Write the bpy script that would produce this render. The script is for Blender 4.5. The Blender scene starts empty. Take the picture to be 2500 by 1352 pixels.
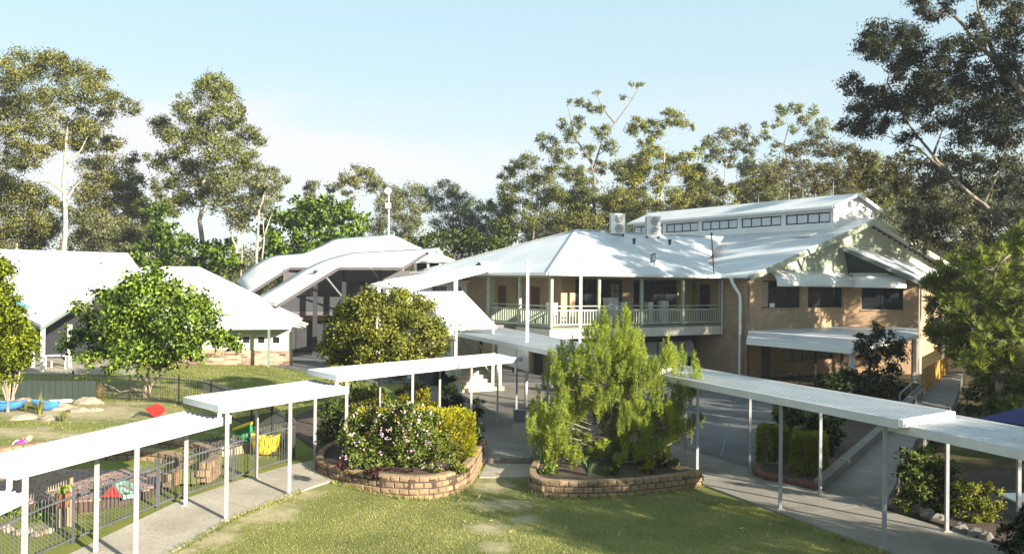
import bpy, math, random
import numpy as np
from mathutils import Vector, Matrix, Quaternion

# ------------------------------------------------------------------ camera
scn = bpy.context.scene
COL = scn.collection
F, CX, CY = 2100.0, 1250.0, 676.0          # focal length and centre in photograph pixels
PITCH, ROLL = (690.0 - 676.0) / F, 0.011
CAM = Vector((0.0, 0.0, 5.5))
FWD = Vector((0, math.cos(PITCH), math.sin(PITCH)))
U0 = Vector((0, -math.sin(PITCH), math.cos(PITCH)))
R0 = Vector((1, 0, 0))
RGT = R0 * math.cos(ROLL) + U0 * math.sin(ROLL)
UPV = U0 * math.cos(ROLL) - R0 * math.sin(ROLL)
cam_data = bpy.data.cameras.new("camera")
cam = bpy.data.objects.new("camera", cam_data)
COL.objects.link(cam)
cam_data.sensor_width = 36.0
cam_data.lens = F / 2500.0 * 36.0
cam_data.clip_start, cam_data.clip_end = 0.1, 3000.0
cam.matrix_world = Matrix(((RGT.x, UPV.x, -FWD.x, CAM.x), (RGT.y, UPV.y, -FWD.y, CAM.y),
                           (RGT.z, UPV.z, -FWD.z, CAM.z), (0, 0, 0, 1)))
scn.camera = cam

# ------------------------------------------------------------------ light
SUN_EL = math.radians(18.5)
SUN_AZ = math.atan2(0.725, -0.69)            # from +Y towards +X
SUN = Vector((math.sin(SUN_AZ) * math.cos(SUN_EL), math.cos(SUN_AZ) * math.cos(SUN_EL), math.sin(SUN_EL)))
sun_data = bpy.data.lights.new("sun", 'SUN')
sun_data.energy = 5.0
sun_data.angle = math.radians(0.5)
sun_data.color = (1.0, 0.90, 0.74)
sun = bpy.data.objects.new("sun", sun_data)
COL.objects.link(sun)
sun.rotation_mode = 'QUATERNION'
sun.rotation_quaternion = SUN.to_track_quat('Z', 'Y')
sun.location = (40, -40, 60)

world = bpy.data.worlds.new("World")
scn.world = world
world.use_nodes = True
wt = world.node_tree
for n in list(wt.nodes):
    wt.nodes.remove(n)
w_out = wt.nodes.new('ShaderNodeOutputWorld')
w_bg = wt.nodes.new('ShaderNodeBackground')
w_sky = wt.nodes.new('ShaderNodeTexSky')
w_sky.sky_type = 'NISHITA'
w_sky.sun_disc = False
w_sky.sun_elevation = SUN_EL
w_sky.sun_rotation = SUN_AZ
w_sky.air_density, w_sky.dust_density, w_sky.ozone_density = 1.0, 0.6, 1.0
w_bg.inputs['Strength'].default_value = 0.071
# thin clouds low in the sky, placed by direction
w_tc = wt.nodes.new('ShaderNodeTexCoord')
w_map = wt.nodes.new('ShaderNodeMapping')
w_map.inputs['Scale'].default_value = (1.6, 1.6, 7.0)
w_map.inputs['Location'].default_value = (0.35, 0.0, 0.2)
w_noise = wt.nodes.new('ShaderNodeTexNoise')
w_noise.inputs['Scale'].default_value = 1.5
w_noise.inputs['Detail'].default_value = 7.0
w_noise.inputs['Roughness'].default_value = 0.5
w_ramp = wt.nodes.new('ShaderNodeValToRGB')
w_ramp.color_ramp.elements[0].position, w_ramp.color_ramp.elements[1].position = 0.44, 0.56
w_sep = wt.nodes.new('ShaderNodeSeparateXYZ')
w_band = wt.nodes.new('ShaderNodeMapRange')
w_band.inputs['From Min'].default_value, w_band.inputs['From Max'].default_value = 0.24, 0.15
w_mul = wt.nodes.new('ShaderNodeMath'); w_mul.operation = 'MULTIPLY'
w_mul2 = wt.nodes.new('ShaderNodeMath'); w_mul2.operation = 'MULTIPLY'; w_mul2.inputs[1].default_value = 0.35
w_mix = wt.nodes.new('ShaderNodeMixRGB')
w_mix.inputs['Color2'].default_value = (3.85, 3.68, 3.75, 1)
# a thin even veil of bright haze over the whole sky, thicker towards the horizon
w_veil = wt.nodes.new('ShaderNodeMixRGB')
w_veil.inputs['Fac'].default_value = 0.78
w_grad = wt.nodes.new('ShaderNodeValToRGB')
w_grad.color_ramp.elements[0].position, w_grad.color_ramp.elements[0].color = 0.02, (2.95, 3.45, 3.7, 1)
w_grad.color_ramp.elements[1].position, w_grad.color_ramp.elements[1].color = 0.36, (2.3, 3.25, 3.55, 1)
L = wt.links.new
L(w_tc.outputs['Generated'], w_map.inputs['Vector'])
L(w_map.outputs[0], w_noise.inputs['Vector'])
L(w_noise.outputs['Fac'], w_ramp.inputs['Fac'])
L(w_tc.outputs['Generated'], w_sep.inputs[0])
L(w_sep.outputs['Z'], w_band.inputs['Value'])
L(w_sep.outputs['Z'], w_grad.inputs['Fac'])
L(w_ramp.outputs['Color'], w_mul.inputs[0])
L(w_band.outputs[0], w_mul.inputs[1])
L(w_mul.outputs[0], w_mul2.inputs[0])
L(w_sky.outputs['Color'], w_veil.inputs['Color1'])
L(w_grad.outputs['Color'], w_veil.inputs['Color2'])
L(w_veil.outputs['Color'], w_mix.inputs['Color1'])
L(w_mul2.outputs[0], w_mix.inputs['Fac'])
L(w_mix.outputs['Color'], w_bg.inputs['Color'])
L(w_bg.outputs[0], w_out.inputs['Surface'])

def w_math(op, a, c=None, clamp=False):
    n = wt.nodes.new('ShaderNodeMath'); n.operation = op; n.use_clamp = clamp
    for k, v in enumerate((a, c)):
        if v is None: continue
        if isinstance(v, (int, float)): n.inputs[k].default_value = v
        else: L(v, n.inputs[k])
    return n.outputs[0]
def w_step(v, lo, hi):
    n = wt.nodes.new('ShaderNodeMapRange'); n.interpolation_type = 'SMOOTHSTEP'
    L(v, n.inputs['Value']); n.inputs['From Min'].default_value, n.inputs['From Max'].default_value = lo, hi
    return n.outputs[0]
w_y = w_math('MAXIMUM', w_sep.outputs['Y'], 0.05)
w_u, w_e = w_math('DIVIDE', w_sep.outputs['X'], w_y), w_math('DIVIDE', w_sep.outputs['Z'], w_y)
w_n2 = wt.nodes.new('ShaderNodeTexNoise'); w_n2.inputs['Scale'].default_value = 9.0; w_n2.inputs['Detail'].default_value = 6.0
w_mp2 = wt.nodes.new('ShaderNodeMapping'); w_mp2.inputs['Scale'].default_value = (1, 1, 2.6)
L(w_tc.outputs['Generated'], w_mp2.inputs['Vector']); L(w_mp2.outputs[0], w_n2.inputs['Vector'])
w_top = w_math('MINIMUM', w_math('MAXIMUM', w_math('SUBTRACT', 0.132, w_math('MULTIPLY', w_u, 0.24)), 0.142), 0.212)
w_edge = w_math('ADD', w_math('SUBTRACT', w_e, w_top), w_math('MULTIPLY', w_math('SUBTRACT', w_n2.outputs['Fac'], 0.5), 0.10))
w_bank = w_math('MULTIPLY', w_step(w_edge, 0.018, -0.022), w_step(w_u, 0.06, -0.06))
w_bank = w_math('MULTIPLY', w_bank, w_step(w_math('ADD', w_e, w_math('MULTIPLY', w_math('SUBTRACT', w_n2.outputs['Fac'], 0.5), 0.12)), 0.07, 0.13))
w_bank = w_math('MULTIPLY', w_bank, 0.72)
w_mixb = wt.nodes.new('ShaderNodeMixRGB'); w_mixb.inputs['Color2'].default_value = (3.95, 3.8, 3.9, 1)
L(w_mix.outputs['Color'], w_mixb.inputs['Color1']); L(w_bank, w_mixb.inputs['Fac']); L(w_mixb.outputs['Color'], w_bg.inputs['Color'])

scn.view_settings.view_transform = 'Standard'
scn.view_settings.look = 'None'
scn.view_settings.exposure = 1.85
scn.view_settings.gamma = 1.0
scn.view_settings.use_curve_mapping = False
scn.cycles.max_bounces = 6
scn.cycles.transparent_max_bounces = 4
scn.cycles.use_denoising = True

# ------------------------------------------------------------------ point helpers
def sstep(a, b, x):
    t = min(1.0, max(0.0, (x - a) / (b - a)))
    return t * t * (3 - 2 * t)

def gz(x, y):
    """Height of the ground: a slope down at the near left, a hill at the back right."""
    left = min(0.3, max(-0.7, (y - 20.2) * 0.0843))
    z = left * sstep(-1.5, -4.5, x)
    h = 0.8 * x + 0.35 * y - 45.0
    z += min(9.0 + 0.02 * max(0.0, x), 0.45 * (h + math.sqrt(h * h + 4.0)))
    return z

def ray(px, py):
    return FWD + RGT * ((px - CX) / F) - UPV * ((py - CY) / F)

def at(px, py, D):
    d = ray(px, py)
    return CAM + d * (D / d.y)

def atz(px, py, z):
    d = ray(px, py)
    return CAM + d * ((z - CAM.z) / d.z)

def G(px, py):
    z = 0.0
    for _ in range(12):
        p = atz(px, py, z)
        z = 0.5 * z + 0.5 * gz(p.x, p.y)
    return atz(px, py, z)

def m_px(px, D):
    return px * D / F

# ------------------------------------------------------------------ objects
def tag(o, label=None, cat=None, group=None, kind=None):
    if label: o['label'] = label
    if cat: o['category'] = cat
    if group: o['group'] = group
    if kind: o['kind'] = kind
    return o

def thing(name, label, cat, loc=(0, 0, 0), group=None, rz=0.0):
    o = bpy.data.objects.new(name, None)
    COL.objects.link(o)
    o.location = loc
    o.rotation_euler = (0, 0, rz)
    o.empty_display_size = 0.2
    return tag(o, label, cat, group)

def link(name, me, parent=None, loc=None):
    o = bpy.data.objects.new(name, me)
    COL.objects.link(o)
    if parent is not None:
        o.parent = parent
    if loc is not None:
        o.location = loc
    return o

def copy_tree(o, parent=None):
    c = o.copy()
    COL.objects.link(c)
    if parent is not None:
        c.parent = parent
    for ch in list(o.children):
        copy_tree(ch, c)
    return c

def worldloc(o):
    v = Vector((0, 0, 0))
    while o is not None:
        v += Vector(o.location)
        o = o.parent
    return v

class MB:
    """Collects shapes and links them as one mesh object."""
    def __init__(s):
        s.v, s.f = [], []
    def add(s, vs, fs):
        b = len(s.v)
        s.v += [tuple(p) for p in vs]
        s.f += [tuple(i + b for i in f) for f in fs]
        return s
    def poly(s, pts):
        return s.add(pts, [tuple(range(len(pts)))])
    def hexa(s, q0, q1):
        """two quads (4 points each), bottom and top, same order."""
        return s.add(list(q0) + list(q1), [(3, 2, 1, 0), (4, 5, 6, 7), (0, 1, 5, 4), (1, 2, 6, 5), (2, 3, 7, 6), (3, 0, 4, 7)])
    def box(s, lo, hi):
        x0, y0, z0 = lo; x1, y1, z1 = hi
        return s.hexa([(x0, y0, z0), (x1, y0, z0), (x1, y1, z0), (x0, y1, z0)], [(x0, y0, z1), (x1, y0, z1), (x1, y1, z1), (x0, y1, z1)])
    def obox(s, o, u, v, w, a, b, c):
        """box from corner o along unit vectors u, v, w by a, b, c."""
        o, u, v, w = Vector(o), Vector(u) * a, Vector(v) * b, Vector(w) * c
        return s.hexa([o, o + u, o + u + v, o + v], [o + w, o + u + w, o + u + v + w, o + v + w])
    def beam(s, p0, p1, w, h, up=(0, 0, 1)):
        p0, p1 = Vector(p0), Vector(p1)
        d = (p1 - p0).normalized()
        up = Vector(up)
        if abs(d.dot(up)) > 0.98: up = Vector((0, 1, 0))
        sd = d.cross(up).normalized() * (w / 2)
        u = sd.cross(d).normalized() * (h / 2)
        return s.hexa([p0 - sd - u, p0 + sd - u, p1 + sd - u, p1 - sd - u], [p0 - sd + u, p0 + sd + u, p1 + sd + u, p1 - sd + u])
    def tube(s, pts, r, n=8, cap=True):
        pts = [Vector(p) for p in pts]
        rs = r if hasattr(r, '__len__') else [r] * len(pts)
        vs, fs = [], []
        d = (pts[1] - pts[0]).normalized()
        x = d.orthogonal().normalized()
        for i, p in enumerate(pts):
            if 0 < i < len(pts) - 1: d = (pts[i + 1] - pts[i - 1]).normalized()
            elif i: d = (pts[i] - pts[i - 1]).normalized()
            x = (x - d * x.dot(d)).normalized()
            y = d.cross(x)
            for k in range(n):
                a = 2 * math.pi * k / n
                vs.append(p + (x * math.cos(a) + y * math.sin(a)) * rs[i])
        for i in range(len(pts) - 1):
            for k in range(n):
                fs.append((i * n + k, i * n + (k + 1) % n, (i + 1) * n + (k + 1) % n, (i + 1) * n + k))
        if cap:
            fs.append(tuple(range(n - 1, -1, -1)))
            fs.append(tuple((len(pts) - 1) * n + k for k in range(n)))
        return s.add(vs, fs)
    def prism(s, pts, z0, z1):
        n = len(pts)
        vs = [(p[0], p[1], z0) for p in pts] + [(p[0], p[1], z1) for p in pts]
        fs = [tuple(range(n - 1, -1, -1)), tuple(range(n, 2 * n))] + [(i, (i + 1) % n, n + (i + 1) % n, n + i) for i in range(n)]
        return s.add(vs, fs)
    def slab(s, pts, t, down=(0, 0, -1)):
        """polygon sheet of thickness t."""
        pts = [Vector(p) for p in pts]; n = len(pts)
        q = [p + Vector(down) * t for p in pts]
        fs = [tuple(range(n)), tuple(range(2 * n - 1, n - 1, -1))] + [(i, n + i, n + (i + 1) % n, (i + 1) % n) for i in range(n)]
        return s.add(pts + q, fs)
    def lathe(s, c, prof, n=14):
        c = Vector(c); vs, fs = [], []
        for r, z in prof:
            for k in range(n):
                a = 2 * math.pi * k / n
                vs.append(c + Vector((r * math.cos(a), r * math.sin(a), z)))
        for i in range(len(prof) - 1):
            for k in range(n):
                fs.append((i * n + k, i * n + (k + 1) % n, (i + 1) * n + (k + 1) % n, (i + 1) * n + k))
        fs.append(tuple(range(n - 1, -1, -1))); fs.append(tuple((len(prof) - 1) * n + k for k in range(n)))
        return s.add(vs, fs)
    def grid(s, rows, t=0.0, down=(0, 0, -1)):
        """lofted sheet from rows of points (equal length), with thickness t."""
        R, C_ = len(rows), len(rows[0])
        vs = [Vector(p) for r in rows for p in r]
        fs = [(i * C_ + j, i * C_ + j + 1, (i + 1) * C_ + j + 1, (i + 1) * C_ + j) for i in range(R - 1) for j in range(C_ - 1)]
        if t:
            n = len(vs); dn = Vector(down) * t
            vs += [p + dn for p in vs]
            fs += [tuple(reversed([k + n for k in f])) for f in fs]
            rim = [j for j in range(C_)] + [i * C_ + C_ - 1 for i in range(1, R)] + [(R - 1) * C_ + j for j in range(C_ - 2, -1, -1)] + [i * C_ for i in range(R - 2, 0, -1)]
            for a, b in zip(rim, rim[1:] + rim[:1]):
                fs.append((a, a + n, b + n, b))
        return s.add(vs, fs)
    def mesh(s, name, m, smooth=False, off=None):
        me = bpy.data.meshes.new(name)
        v = s.v if off is None else [(p[0] - off[0], p[1] - off[1], p[2] - off[2]) for p in s.v]
        me.from_pydata(v, [], s.f)
        me.update()
        if m is not None: me.materials.append(m)
        if smooth: me.shade_smooth()
        return me
    def build(s, name, m, parent=None, smooth=False):
        """link in world coordinates under a parent without rotation."""
        off = worldloc(parent) if parent is not None else None
        return link(name, s.mesh(name, m, smooth, off), parent)

def structure(name, mb, m, smooth=False):
    o = mb.build(name, m, None, smooth)
    o['kind'] = 'structure'
    return o

# ------------------------------------------------------------------ materials
def _nodes(name):
    m = bpy.data.materials.new(name)
    m.use_nodes = True
    nt = m.node_tree
    return m, nt, nt.nodes['Principled BSDF'], nt.nodes['Material Output']

def rgba(c):
    return (c[0], c[1], c[2], 1.0)

def ramp(nt, stops):
    r = nt.nodes.new('ShaderNodeValToRGB')
    e = r.color_ramp.elements
    e[0].position, e[0].color = stops[0][0], rgba(stops[0][1])
    e[1].position, e[1].color = stops[-1][0], rgba(stops[-1][1])
    for p, c in stops[1:-1]:
        k = e.new(p); k.color = rgba(c)
    return r

def noise(nt, scale, vec, detail=4.0, rough=0.55):
    n = nt.nodes.new('ShaderNodeTexNoise')
    n.inputs['Scale'].default_value = scale
    n.inputs['Detail'].default_value = detail
    n.inputs['Roughness'].default_value = rough
    if vec is not None: nt.links.new(vec, n.inputs['Vector'])
    return n

def mix(nt, fac, a, b, blend='MIX'):
    k = nt.nodes.new('ShaderNodeMixRGB'); k.blend_type = blend
    for sock, v in ((k.inputs['Fac'], fac), (k.inputs['Color1'], a), (k.inputs['Color2'], b)):
        if isinstance(v, (int, float)): sock.default_value = v
        elif isinstance(v, tuple): sock.default_value = rgba(v)
        else: nt.links.new(v, sock)
    return k.outputs['Color']

def position(nt):
    return nt.nodes.new('ShaderNodeNewGeometry').outputs['Position']

def bump(nt, bsdf, height, strength=0.3, dist=0.02):
    b = nt.nodes.new('ShaderNodeBump')
    b.inputs['Strength'].default_value = strength
    b.inputs['Distance'].default_value = dist
    nt.links.new(height, b.inputs['Height'])
    nt.links.new(b.outputs[0], bsdf.inputs['Normal'])

def mat(name, c1, c2=None, scale=3.0, rough=0.6, bscale=0.0, bstr=0.2, spec=0.4, metal=0.0, lo=0.35, hi=0.65, fine=0.0, rnd=0.0):
    """Plain surface: two tones mixed by noise, fine grain, bump, optional per-object shade."""
    m, nt, bsdf, out = _nodes(name)
    c2 = c2 or tuple(x * 0.82 for x in c1)
    pos = position(nt)
    n = noise(nt, scale, pos)
    r = ramp(nt, [(lo, c1), (hi, c2)])
    nt.links.new(n.outputs['Fac'], r.inputs['Fac'])
    col = r.outputs['Color']
    if fine:
        nf = noise(nt, scale * 14, pos, 3)
        rf = ramp(nt, [(0.3, (1 - fine,) * 3), (0.7, (1.0, 1.0, 1.0))])
        nt.links.new(nf.outputs['Fac'], rf.inputs['Fac'])
        col = mix(nt, 1.0, col, rf.outputs['Color'], 'MULTIPLY')
    if rnd:
        oi = nt.nodes.new('ShaderNodeObjectInfo')
        rr = ramp(nt, [(0.0, (1 - rnd,) * 3), (1.0, (1.0, 1.0, 1.0))])
        nt.links.new(oi.outputs['Random'], rr.inputs['Fac'])
        col = mix(nt, 1.0, col, rr.outputs['Color'], 'MULTIPLY')
    nt.links.new(col, bsdf.inputs['Base Color'])
    bsdf.inputs['Roughness'].default_value = rough
    bsdf.inputs['Specular IOR Level'].default_value = spec
    bsdf.inputs['Metallic'].default_value = metal
    if bscale:
        bump(nt, bsdf, noise(nt, bscale, pos).outputs['Fac'], bstr)
    return m

def leafmat(name, cols, trans=0.35, clump=0.7, rough=0.55, spec=0.25):
    m, nt, bsdf, out = _nodes(name)
    pos = position(nt)
    geo = nt.nodes.new('ShaderNodeNewGeometry')
    k = len(cols)
    r = ramp(nt, [(i / (k - 1), c) for i, c in enumerate(cols)])
    nt.links.new(geo.outputs['Random Per Island'], r.inputs['Fac'])
    n = noise(nt, clump, pos, 2)
    rn = ramp(nt, [(0.35, (0.72, 0.75, 0.72)), (0.65, (1.18, 1.14, 1.0))])
    nt.links.new(n.outputs['Fac'], rn.inputs['Fac'])
    col = mix(nt, 1.0, r.outputs['Color'], rn.outputs['Color'], 'MULTIPLY')
    nt.links.new(col, bsdf.inputs['Base Color'])
    bsdf.inputs['Roughness'].default_value = rough
    bsdf.inputs['Specular IOR Level'].default_value = spec
    tr = nt.nodes.new('ShaderNodeBsdfTranslucent')
    tc = mix(nt, 1.0, col, (1.25, 1.3, 0.6), 'MULTIPLY')
    nt.links.new(tc, tr.inputs['Color'])
    mx = nt.nodes.new('ShaderNodeMixShader')
    mx.inputs['Fac'].default_value = trans
    nt.links.new(bsdf.outputs[0], mx.inputs[1])
    nt.links.new(tr.outputs[0], mx.inputs[2])
    nt.links.new(mx.outputs[0], out.inputs['Surface'])
    return m

def brickmat(name, d, c1, c2, mortar, bw=0.24, bh=0.086):
    """Brickwork on a wall that runs along the horizontal direction d; slight relief."""
    m, nt, bsdf, out = _nodes(name)
    pos = position(nt)
    dot = nt.nodes.new('ShaderNodeVectorMath'); dot.operation = 'DOT_PRODUCT'
    dot.inputs[1].default_value = (d[0], d[1], 0)
    nt.links.new(pos, dot.inputs[0])
    sep = nt.nodes.new('ShaderNodeSeparateXYZ'); nt.links.new(pos, sep.inputs[0])
    cb = nt.nodes.new('ShaderNodeCombineXYZ')
    nt.links.new(dot.outputs['Value'], cb.inputs['X']); nt.links.new(sep.outputs['Z'], cb.inputs['Y'])
    b = nt.nodes.new('ShaderNodeTexBrick')
    b.inputs['Scale'].default_value = 1.0
    b.inputs['Brick Width'].default_value = bw
    b.inputs['Row Height'].default_value = bh
    b.inputs['Mortar Size'].default_value = 0.010
    b.inputs['Mortar Smooth'].default_value = 0.3
    b.inputs['Bias'].default_value = 0.0
    b.inputs['Color1'].default_value = rgba(c1)
    b.inputs['Color2'].default_value = rgba(c2)
    b.inputs['Mortar'].default_value = rgba(mortar)
    nt.links.new(cb.outputs[0], b.inputs['Vector'])
    n = noise(nt, 0.8, pos)
    rn = ramp(nt, [(0.3, (0.8, 0.8, 0.8)), (0.7, (1.05, 1.02, 1.0))])
    nt.links.new(n.outputs['Fac'], rn.inputs['Fac'])
    nt.links.new(mix(nt, 1.0, b.outputs['Color'], rn.outputs['Color'], 'MULTIPLY'), bsdf.inputs['Base Color'])
    bsdf.inputs['Roughness'].default_value = 0.85
    inv = nt.nodes.new('ShaderNodeMath'); inv.operation = 'SUBTRACT'; inv.inputs[0].default_value = 1.0
    nt.links.new(b.outputs['Fac'], inv.inputs[1])
    bump(nt, bsdf, inv.outputs[0], 0.5, 0.008)
    return m

def ribmat(name, d, col, pitch=0.19, rough=0.35, dirt=0.12, strength=0.6):
    """Corrugated metal sheet whose ribs repeat along the horizontal direction d."""
    m, nt, bsdf, out = _nodes(name)
    pos = position(nt)
    dot = nt.nodes.new('ShaderNodeVectorMath'); dot.operation = 'DOT_PRODUCT'
    dot.inputs[1].default_value = (d[0], d[1], 0)
    nt.links.new(pos, dot.inputs[0])
    mu = nt.nodes.new('ShaderNodeMath'); mu.operation = 'MULTIPLY'; mu.inputs[1].default_value = 2 * math.pi / pitch
    nt.links.new(dot.outputs['Value'], mu.inputs[0])
    sn = nt.nodes.new('ShaderNodeMath'); sn.operation = 'SINE'
    nt.links.new(mu.outputs[0], sn.inputs[0])
    n = noise(nt, 0.5, pos, 6)
    r = ramp(nt, [(0.35, col), (0.75, tuple(c * (1 - dirt) for c in col))])
    nt.links.new(n.outputs['Fac'], r.inputs['Fac'])
    n2 = noise(nt, 7.0, pos, 5)
    r2 = ramp(nt, [(0.45, (1, 1, 1)), (0.8, (0.82, 0.81, 0.78))])
    nt.links.new(n2.outputs['Fac'], r2.inputs['Fac'])
    nt.links.new(mix(nt, 1.0, r.outputs['Color'], r2.outputs['Color'], 'MULTIPLY'), bsdf.inputs['Base Color'])
    bsdf.inputs['Roughness'].default_value = rough
    bump(nt, bsdf, sn.outputs[0], strength, 0.012)
    return m

A_ = Vector((-0.526, 0.850, 0)).normalized()   # building axes: A runs away to the left, B away to the right
B_ = Vector((0.850, 0.526, 0)).normalized()
B_ = Vector((A_.y, -A_.x, 0))
W_ = (B_ - A_).normalized()                     # the angled wing
N_ = Vector((-W_.y, W_.x, 0))
Z_ = Vector((0, 0, 1))
CORNER = Vector((2.07, 45.6, 0))

MT = {}
MT['white_roof_a'] = ribmat('white_roof_a', A_, (0.58, 0.60, 0.63), dirt=0.2, strength=0.9)
MT['white_roof_b'] = ribmat('white_roof_b', B_, (0.58, 0.60, 0.63), dirt=0.2, strength=0.9)
MT['white_roof_w'] = ribmat('white_roof_w', W_, (0.58, 0.60, 0.63), dirt=0.2, strength=0.35, pitch=0.1)
MT['white_roof_x'] = ribmat('white_roof_x', (1, 0.1), (0.62, 0.62, 0.62), dirt=0.14, strength=0.9)
MT['walk_roof'] = mat('walk_roof', (0.56, 0.58, 0.60), (0.47, 0.49, 0.51), 1.1, 0.42, fine=0.12)
MT['white'] = mat('white_paint', (0.76, 0.76, 0.74), (0.70, 0.70, 0.67), 1.0, 0.45, fine=0.06)
MT['white_metal'] = mat('white_metal', (0.56, 0.57, 0.58), (0.49, 0.50, 0.51), 2.0, 0.4, fine=0.08)
MT['sail'] = mat('pale_membrane', (0.74, 0.73, 0.70), (0.66, 0.65, 0.63), 0.4, 0.6, fine=0.05)
MT['cream'] = mat('cream_paint', (0.62, 0.60, 0.50), (0.55, 0.53, 0.44), 2.0, 0.55, fine=0.08)
MT['sage'] = mat('sage_paint', (0.36, 0.41, 0.31), (0.31, 0.36, 0.27), 2.0, 0.55, fine=0.08)
MT['pale_green'] = mat('pale_green_boards', (0.42, 0.46, 0.33), (0.36, 0.40, 0.29), 1.0, 0.6, fine=0.1)
MT['dark_green'] = mat('dark_green_paint', (0.035, 0.05, 0.043), (0.028, 0.04, 0.034), 1.0, 0.6)
MT['fascia_grey'] = mat('grey_green_fascia', (0.16, 0.20, 0.18), (0.13, 0.17, 0.15), 1.5, 0.5)
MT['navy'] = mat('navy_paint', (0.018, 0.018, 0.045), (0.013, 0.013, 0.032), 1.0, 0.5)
MT['glass'] = mat('dark_glass', (0.012, 0.014, 0.018), (0.02, 0.022, 0.026), 0.6, 0.06, spec=0.5)
MT['glass_light'] = mat('frosted_glass', (0.60, 0.64, 0.68), (0.52, 0.57, 0.62), 0.7, 0.25, spec=0.5)
MT['black'] = mat('black_metal', (0.018, 0.019, 0.021), (0.028, 0.028, 0.03), 3.0, 0.45)
MT['grey_metal'] = mat('grey_metal', (0.20, 0.21, 0.22), (0.16, 0.17, 0.18), 3.0, 0.4)
MT['fence_grey'] = mat('fence_grey', (0.085, 0.09, 0.10), (0.06, 0.065, 0.07), 3.0, 0.45)
MT['concrete'] = mat('concrete', (0.42, 0.385, 0.32), (0.29, 0.262, 0.212), 0.9, 0.85, 60, 0.15, fine=0.26, rnd=0.10, lo=0.3, hi=0.72)
MT['concrete_shaded'] = mat('shaded_concrete', (0.27, 0.25, 0.215), (0.20, 0.185, 0.16), 0.7, 0.88, 60, 0.15, fine=0.18, rnd=0.08)  # darker concrete for the right path, with shade mixed into its colour
MT['concrete_dark'] = mat('old_concrete', (0.20, 0.185, 0.165), (0.14, 0.13, 0.115), 0.9, 0.9, 50, 0.2, fine=0.2)
MT['asphalt'] = mat('worn_paving', (0.125, 0.125, 0.13), (0.080, 0.080, 0.084), 0.45, 0.9, 80, 0.2, fine=0.28, lo=0.38, hi=0.64)
MT['soil'] = mat('garden_soil', (0.055, 0.036, 0.026), (0.10, 0.068, 0.05), 3.0, 0.95, 25, 0.8, fine=0.4)
MT['block'] = mat('tan_block', (0.35, 0.245, 0.145), (0.25, 0.17, 0.10), 6.0, 0.9, 35, 0.8, fine=0.22, rnd=0.22)
MT['block_red'] = mat('red_block', (0.20, 0.085, 0.06), (0.14, 0.06, 0.045), 6.0, 0.9, 35, 0.9, fine=0.25, rnd=0.3)
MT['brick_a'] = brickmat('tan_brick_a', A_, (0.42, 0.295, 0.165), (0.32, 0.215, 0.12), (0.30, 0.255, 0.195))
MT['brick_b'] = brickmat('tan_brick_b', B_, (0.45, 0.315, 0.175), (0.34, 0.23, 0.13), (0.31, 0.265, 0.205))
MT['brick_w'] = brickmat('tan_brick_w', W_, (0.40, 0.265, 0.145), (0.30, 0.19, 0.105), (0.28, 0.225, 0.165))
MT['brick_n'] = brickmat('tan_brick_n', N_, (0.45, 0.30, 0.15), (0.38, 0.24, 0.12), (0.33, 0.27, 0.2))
MT['sandbrick'] = brickmat('mixed_sand_brick', (1, 0.0), (0.50, 0.37, 0.26), (0.11, 0.055, 0.04), (0.36, 0.31, 0.25), 0.42, 0.15)
MT['timber'] = mat('weathered_timber', (0.40, 0.33, 0.22), (0.30, 0.24, 0.16), 4.0, 0.8, 20, 0.4, fine=0.2, rnd=0.15)
MT['timber_dark'] = mat('brown_timber', (0.11, 0.065, 0.04), (0.075, 0.045, 0.03), 4.0, 0.8, 20, 0.4)
MT['wall_grey'] = mat('mauve_grey_render', (0.095, 0.087, 0.092), (0.078, 0.071, 0.076), 0.8, 0.8, fine=0.1)  # toned down to stand in for shade on the hall's upper wall
MT['wall_dark'] = mat('dark_blue_grey_render', (0.028, 0.031, 0.038), (0.022, 0.024, 0.029), 0.8, 0.7)  # darkened in place of shade falling across the hall front
MT['wall_white'] = mat('white_render', (0.70, 0.69, 0.66), (0.64, 0.62, 0.59), 0.8, 0.7)
MT['wall_green'] = mat('mint_render', (0.40, 0.47, 0.36), (0.35, 0.42, 0.32), 0.8, 0.7)
MT['lime'] = leafmat('lime_leaf', [(0.115, 0.19, 0.028), (0.185, 0.285, 0.042), (0.29, 0.39, 0.068)], 0.48, 0.9)
MT['bark_pale'] = mat('pale_bark', (0.40, 0.36, 0.30), (0.24, 0.205, 0.165), 2.2, 0.85, 8, 0.5, lo=0.42, hi=0.62)
MT['bark_pink'] = mat('pinkish_bark', (0.42, 0.32, 0.25), (0.27, 0.20, 0.155), 2.2, 0.85, 8, 0.5)
MT['post_light'] = mat('pale_grey_post_paint', (0.34, 0.34, 0.335), (0.29, 0.29, 0.285), 3.0, 0.45)
MT['post_grey'] = mat('grey_post_paint', (0.26, 0.27, 0.29), (0.22, 0.23, 0.245), 3.0, 0.45)
MT['bark_dull'] = mat('dull_mottled_bark', (0.24, 0.205, 0.165), (0.085, 0.07, 0.055), 2.6, 0.9, 8, 0.6, lo=0.42, hi=0.58)
MT['bark_brown'] = mat('brown_bark', (0.13, 0.095, 0.07), (0.08, 0.058, 0.045), 3.0, 0.9, 10, 0.8)
MT['bark_grey'] = mat('grey_bark', (0.20, 0.18, 0.155), (0.12, 0.105, 0.09), 3.0, 0.9, 10, 0.8)
MT['rock'] = mat('pale_rock', (0.40, 0.34, 0.26), (0.26, 0.215, 0.165), 2.5, 0.9, 10, 0.8, fine=0.25, rnd=0.25)
MT['blue'] = mat('blue_plastic', (0.05, 0.22, 0.60), (0.045, 0.19, 0.54), 1.0, 0.4)
MT['red'] = mat('red_plastic', (0.48, 0.025, 0.02), (0.40, 0.022, 0.018), 1.0, 0.4)
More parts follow.
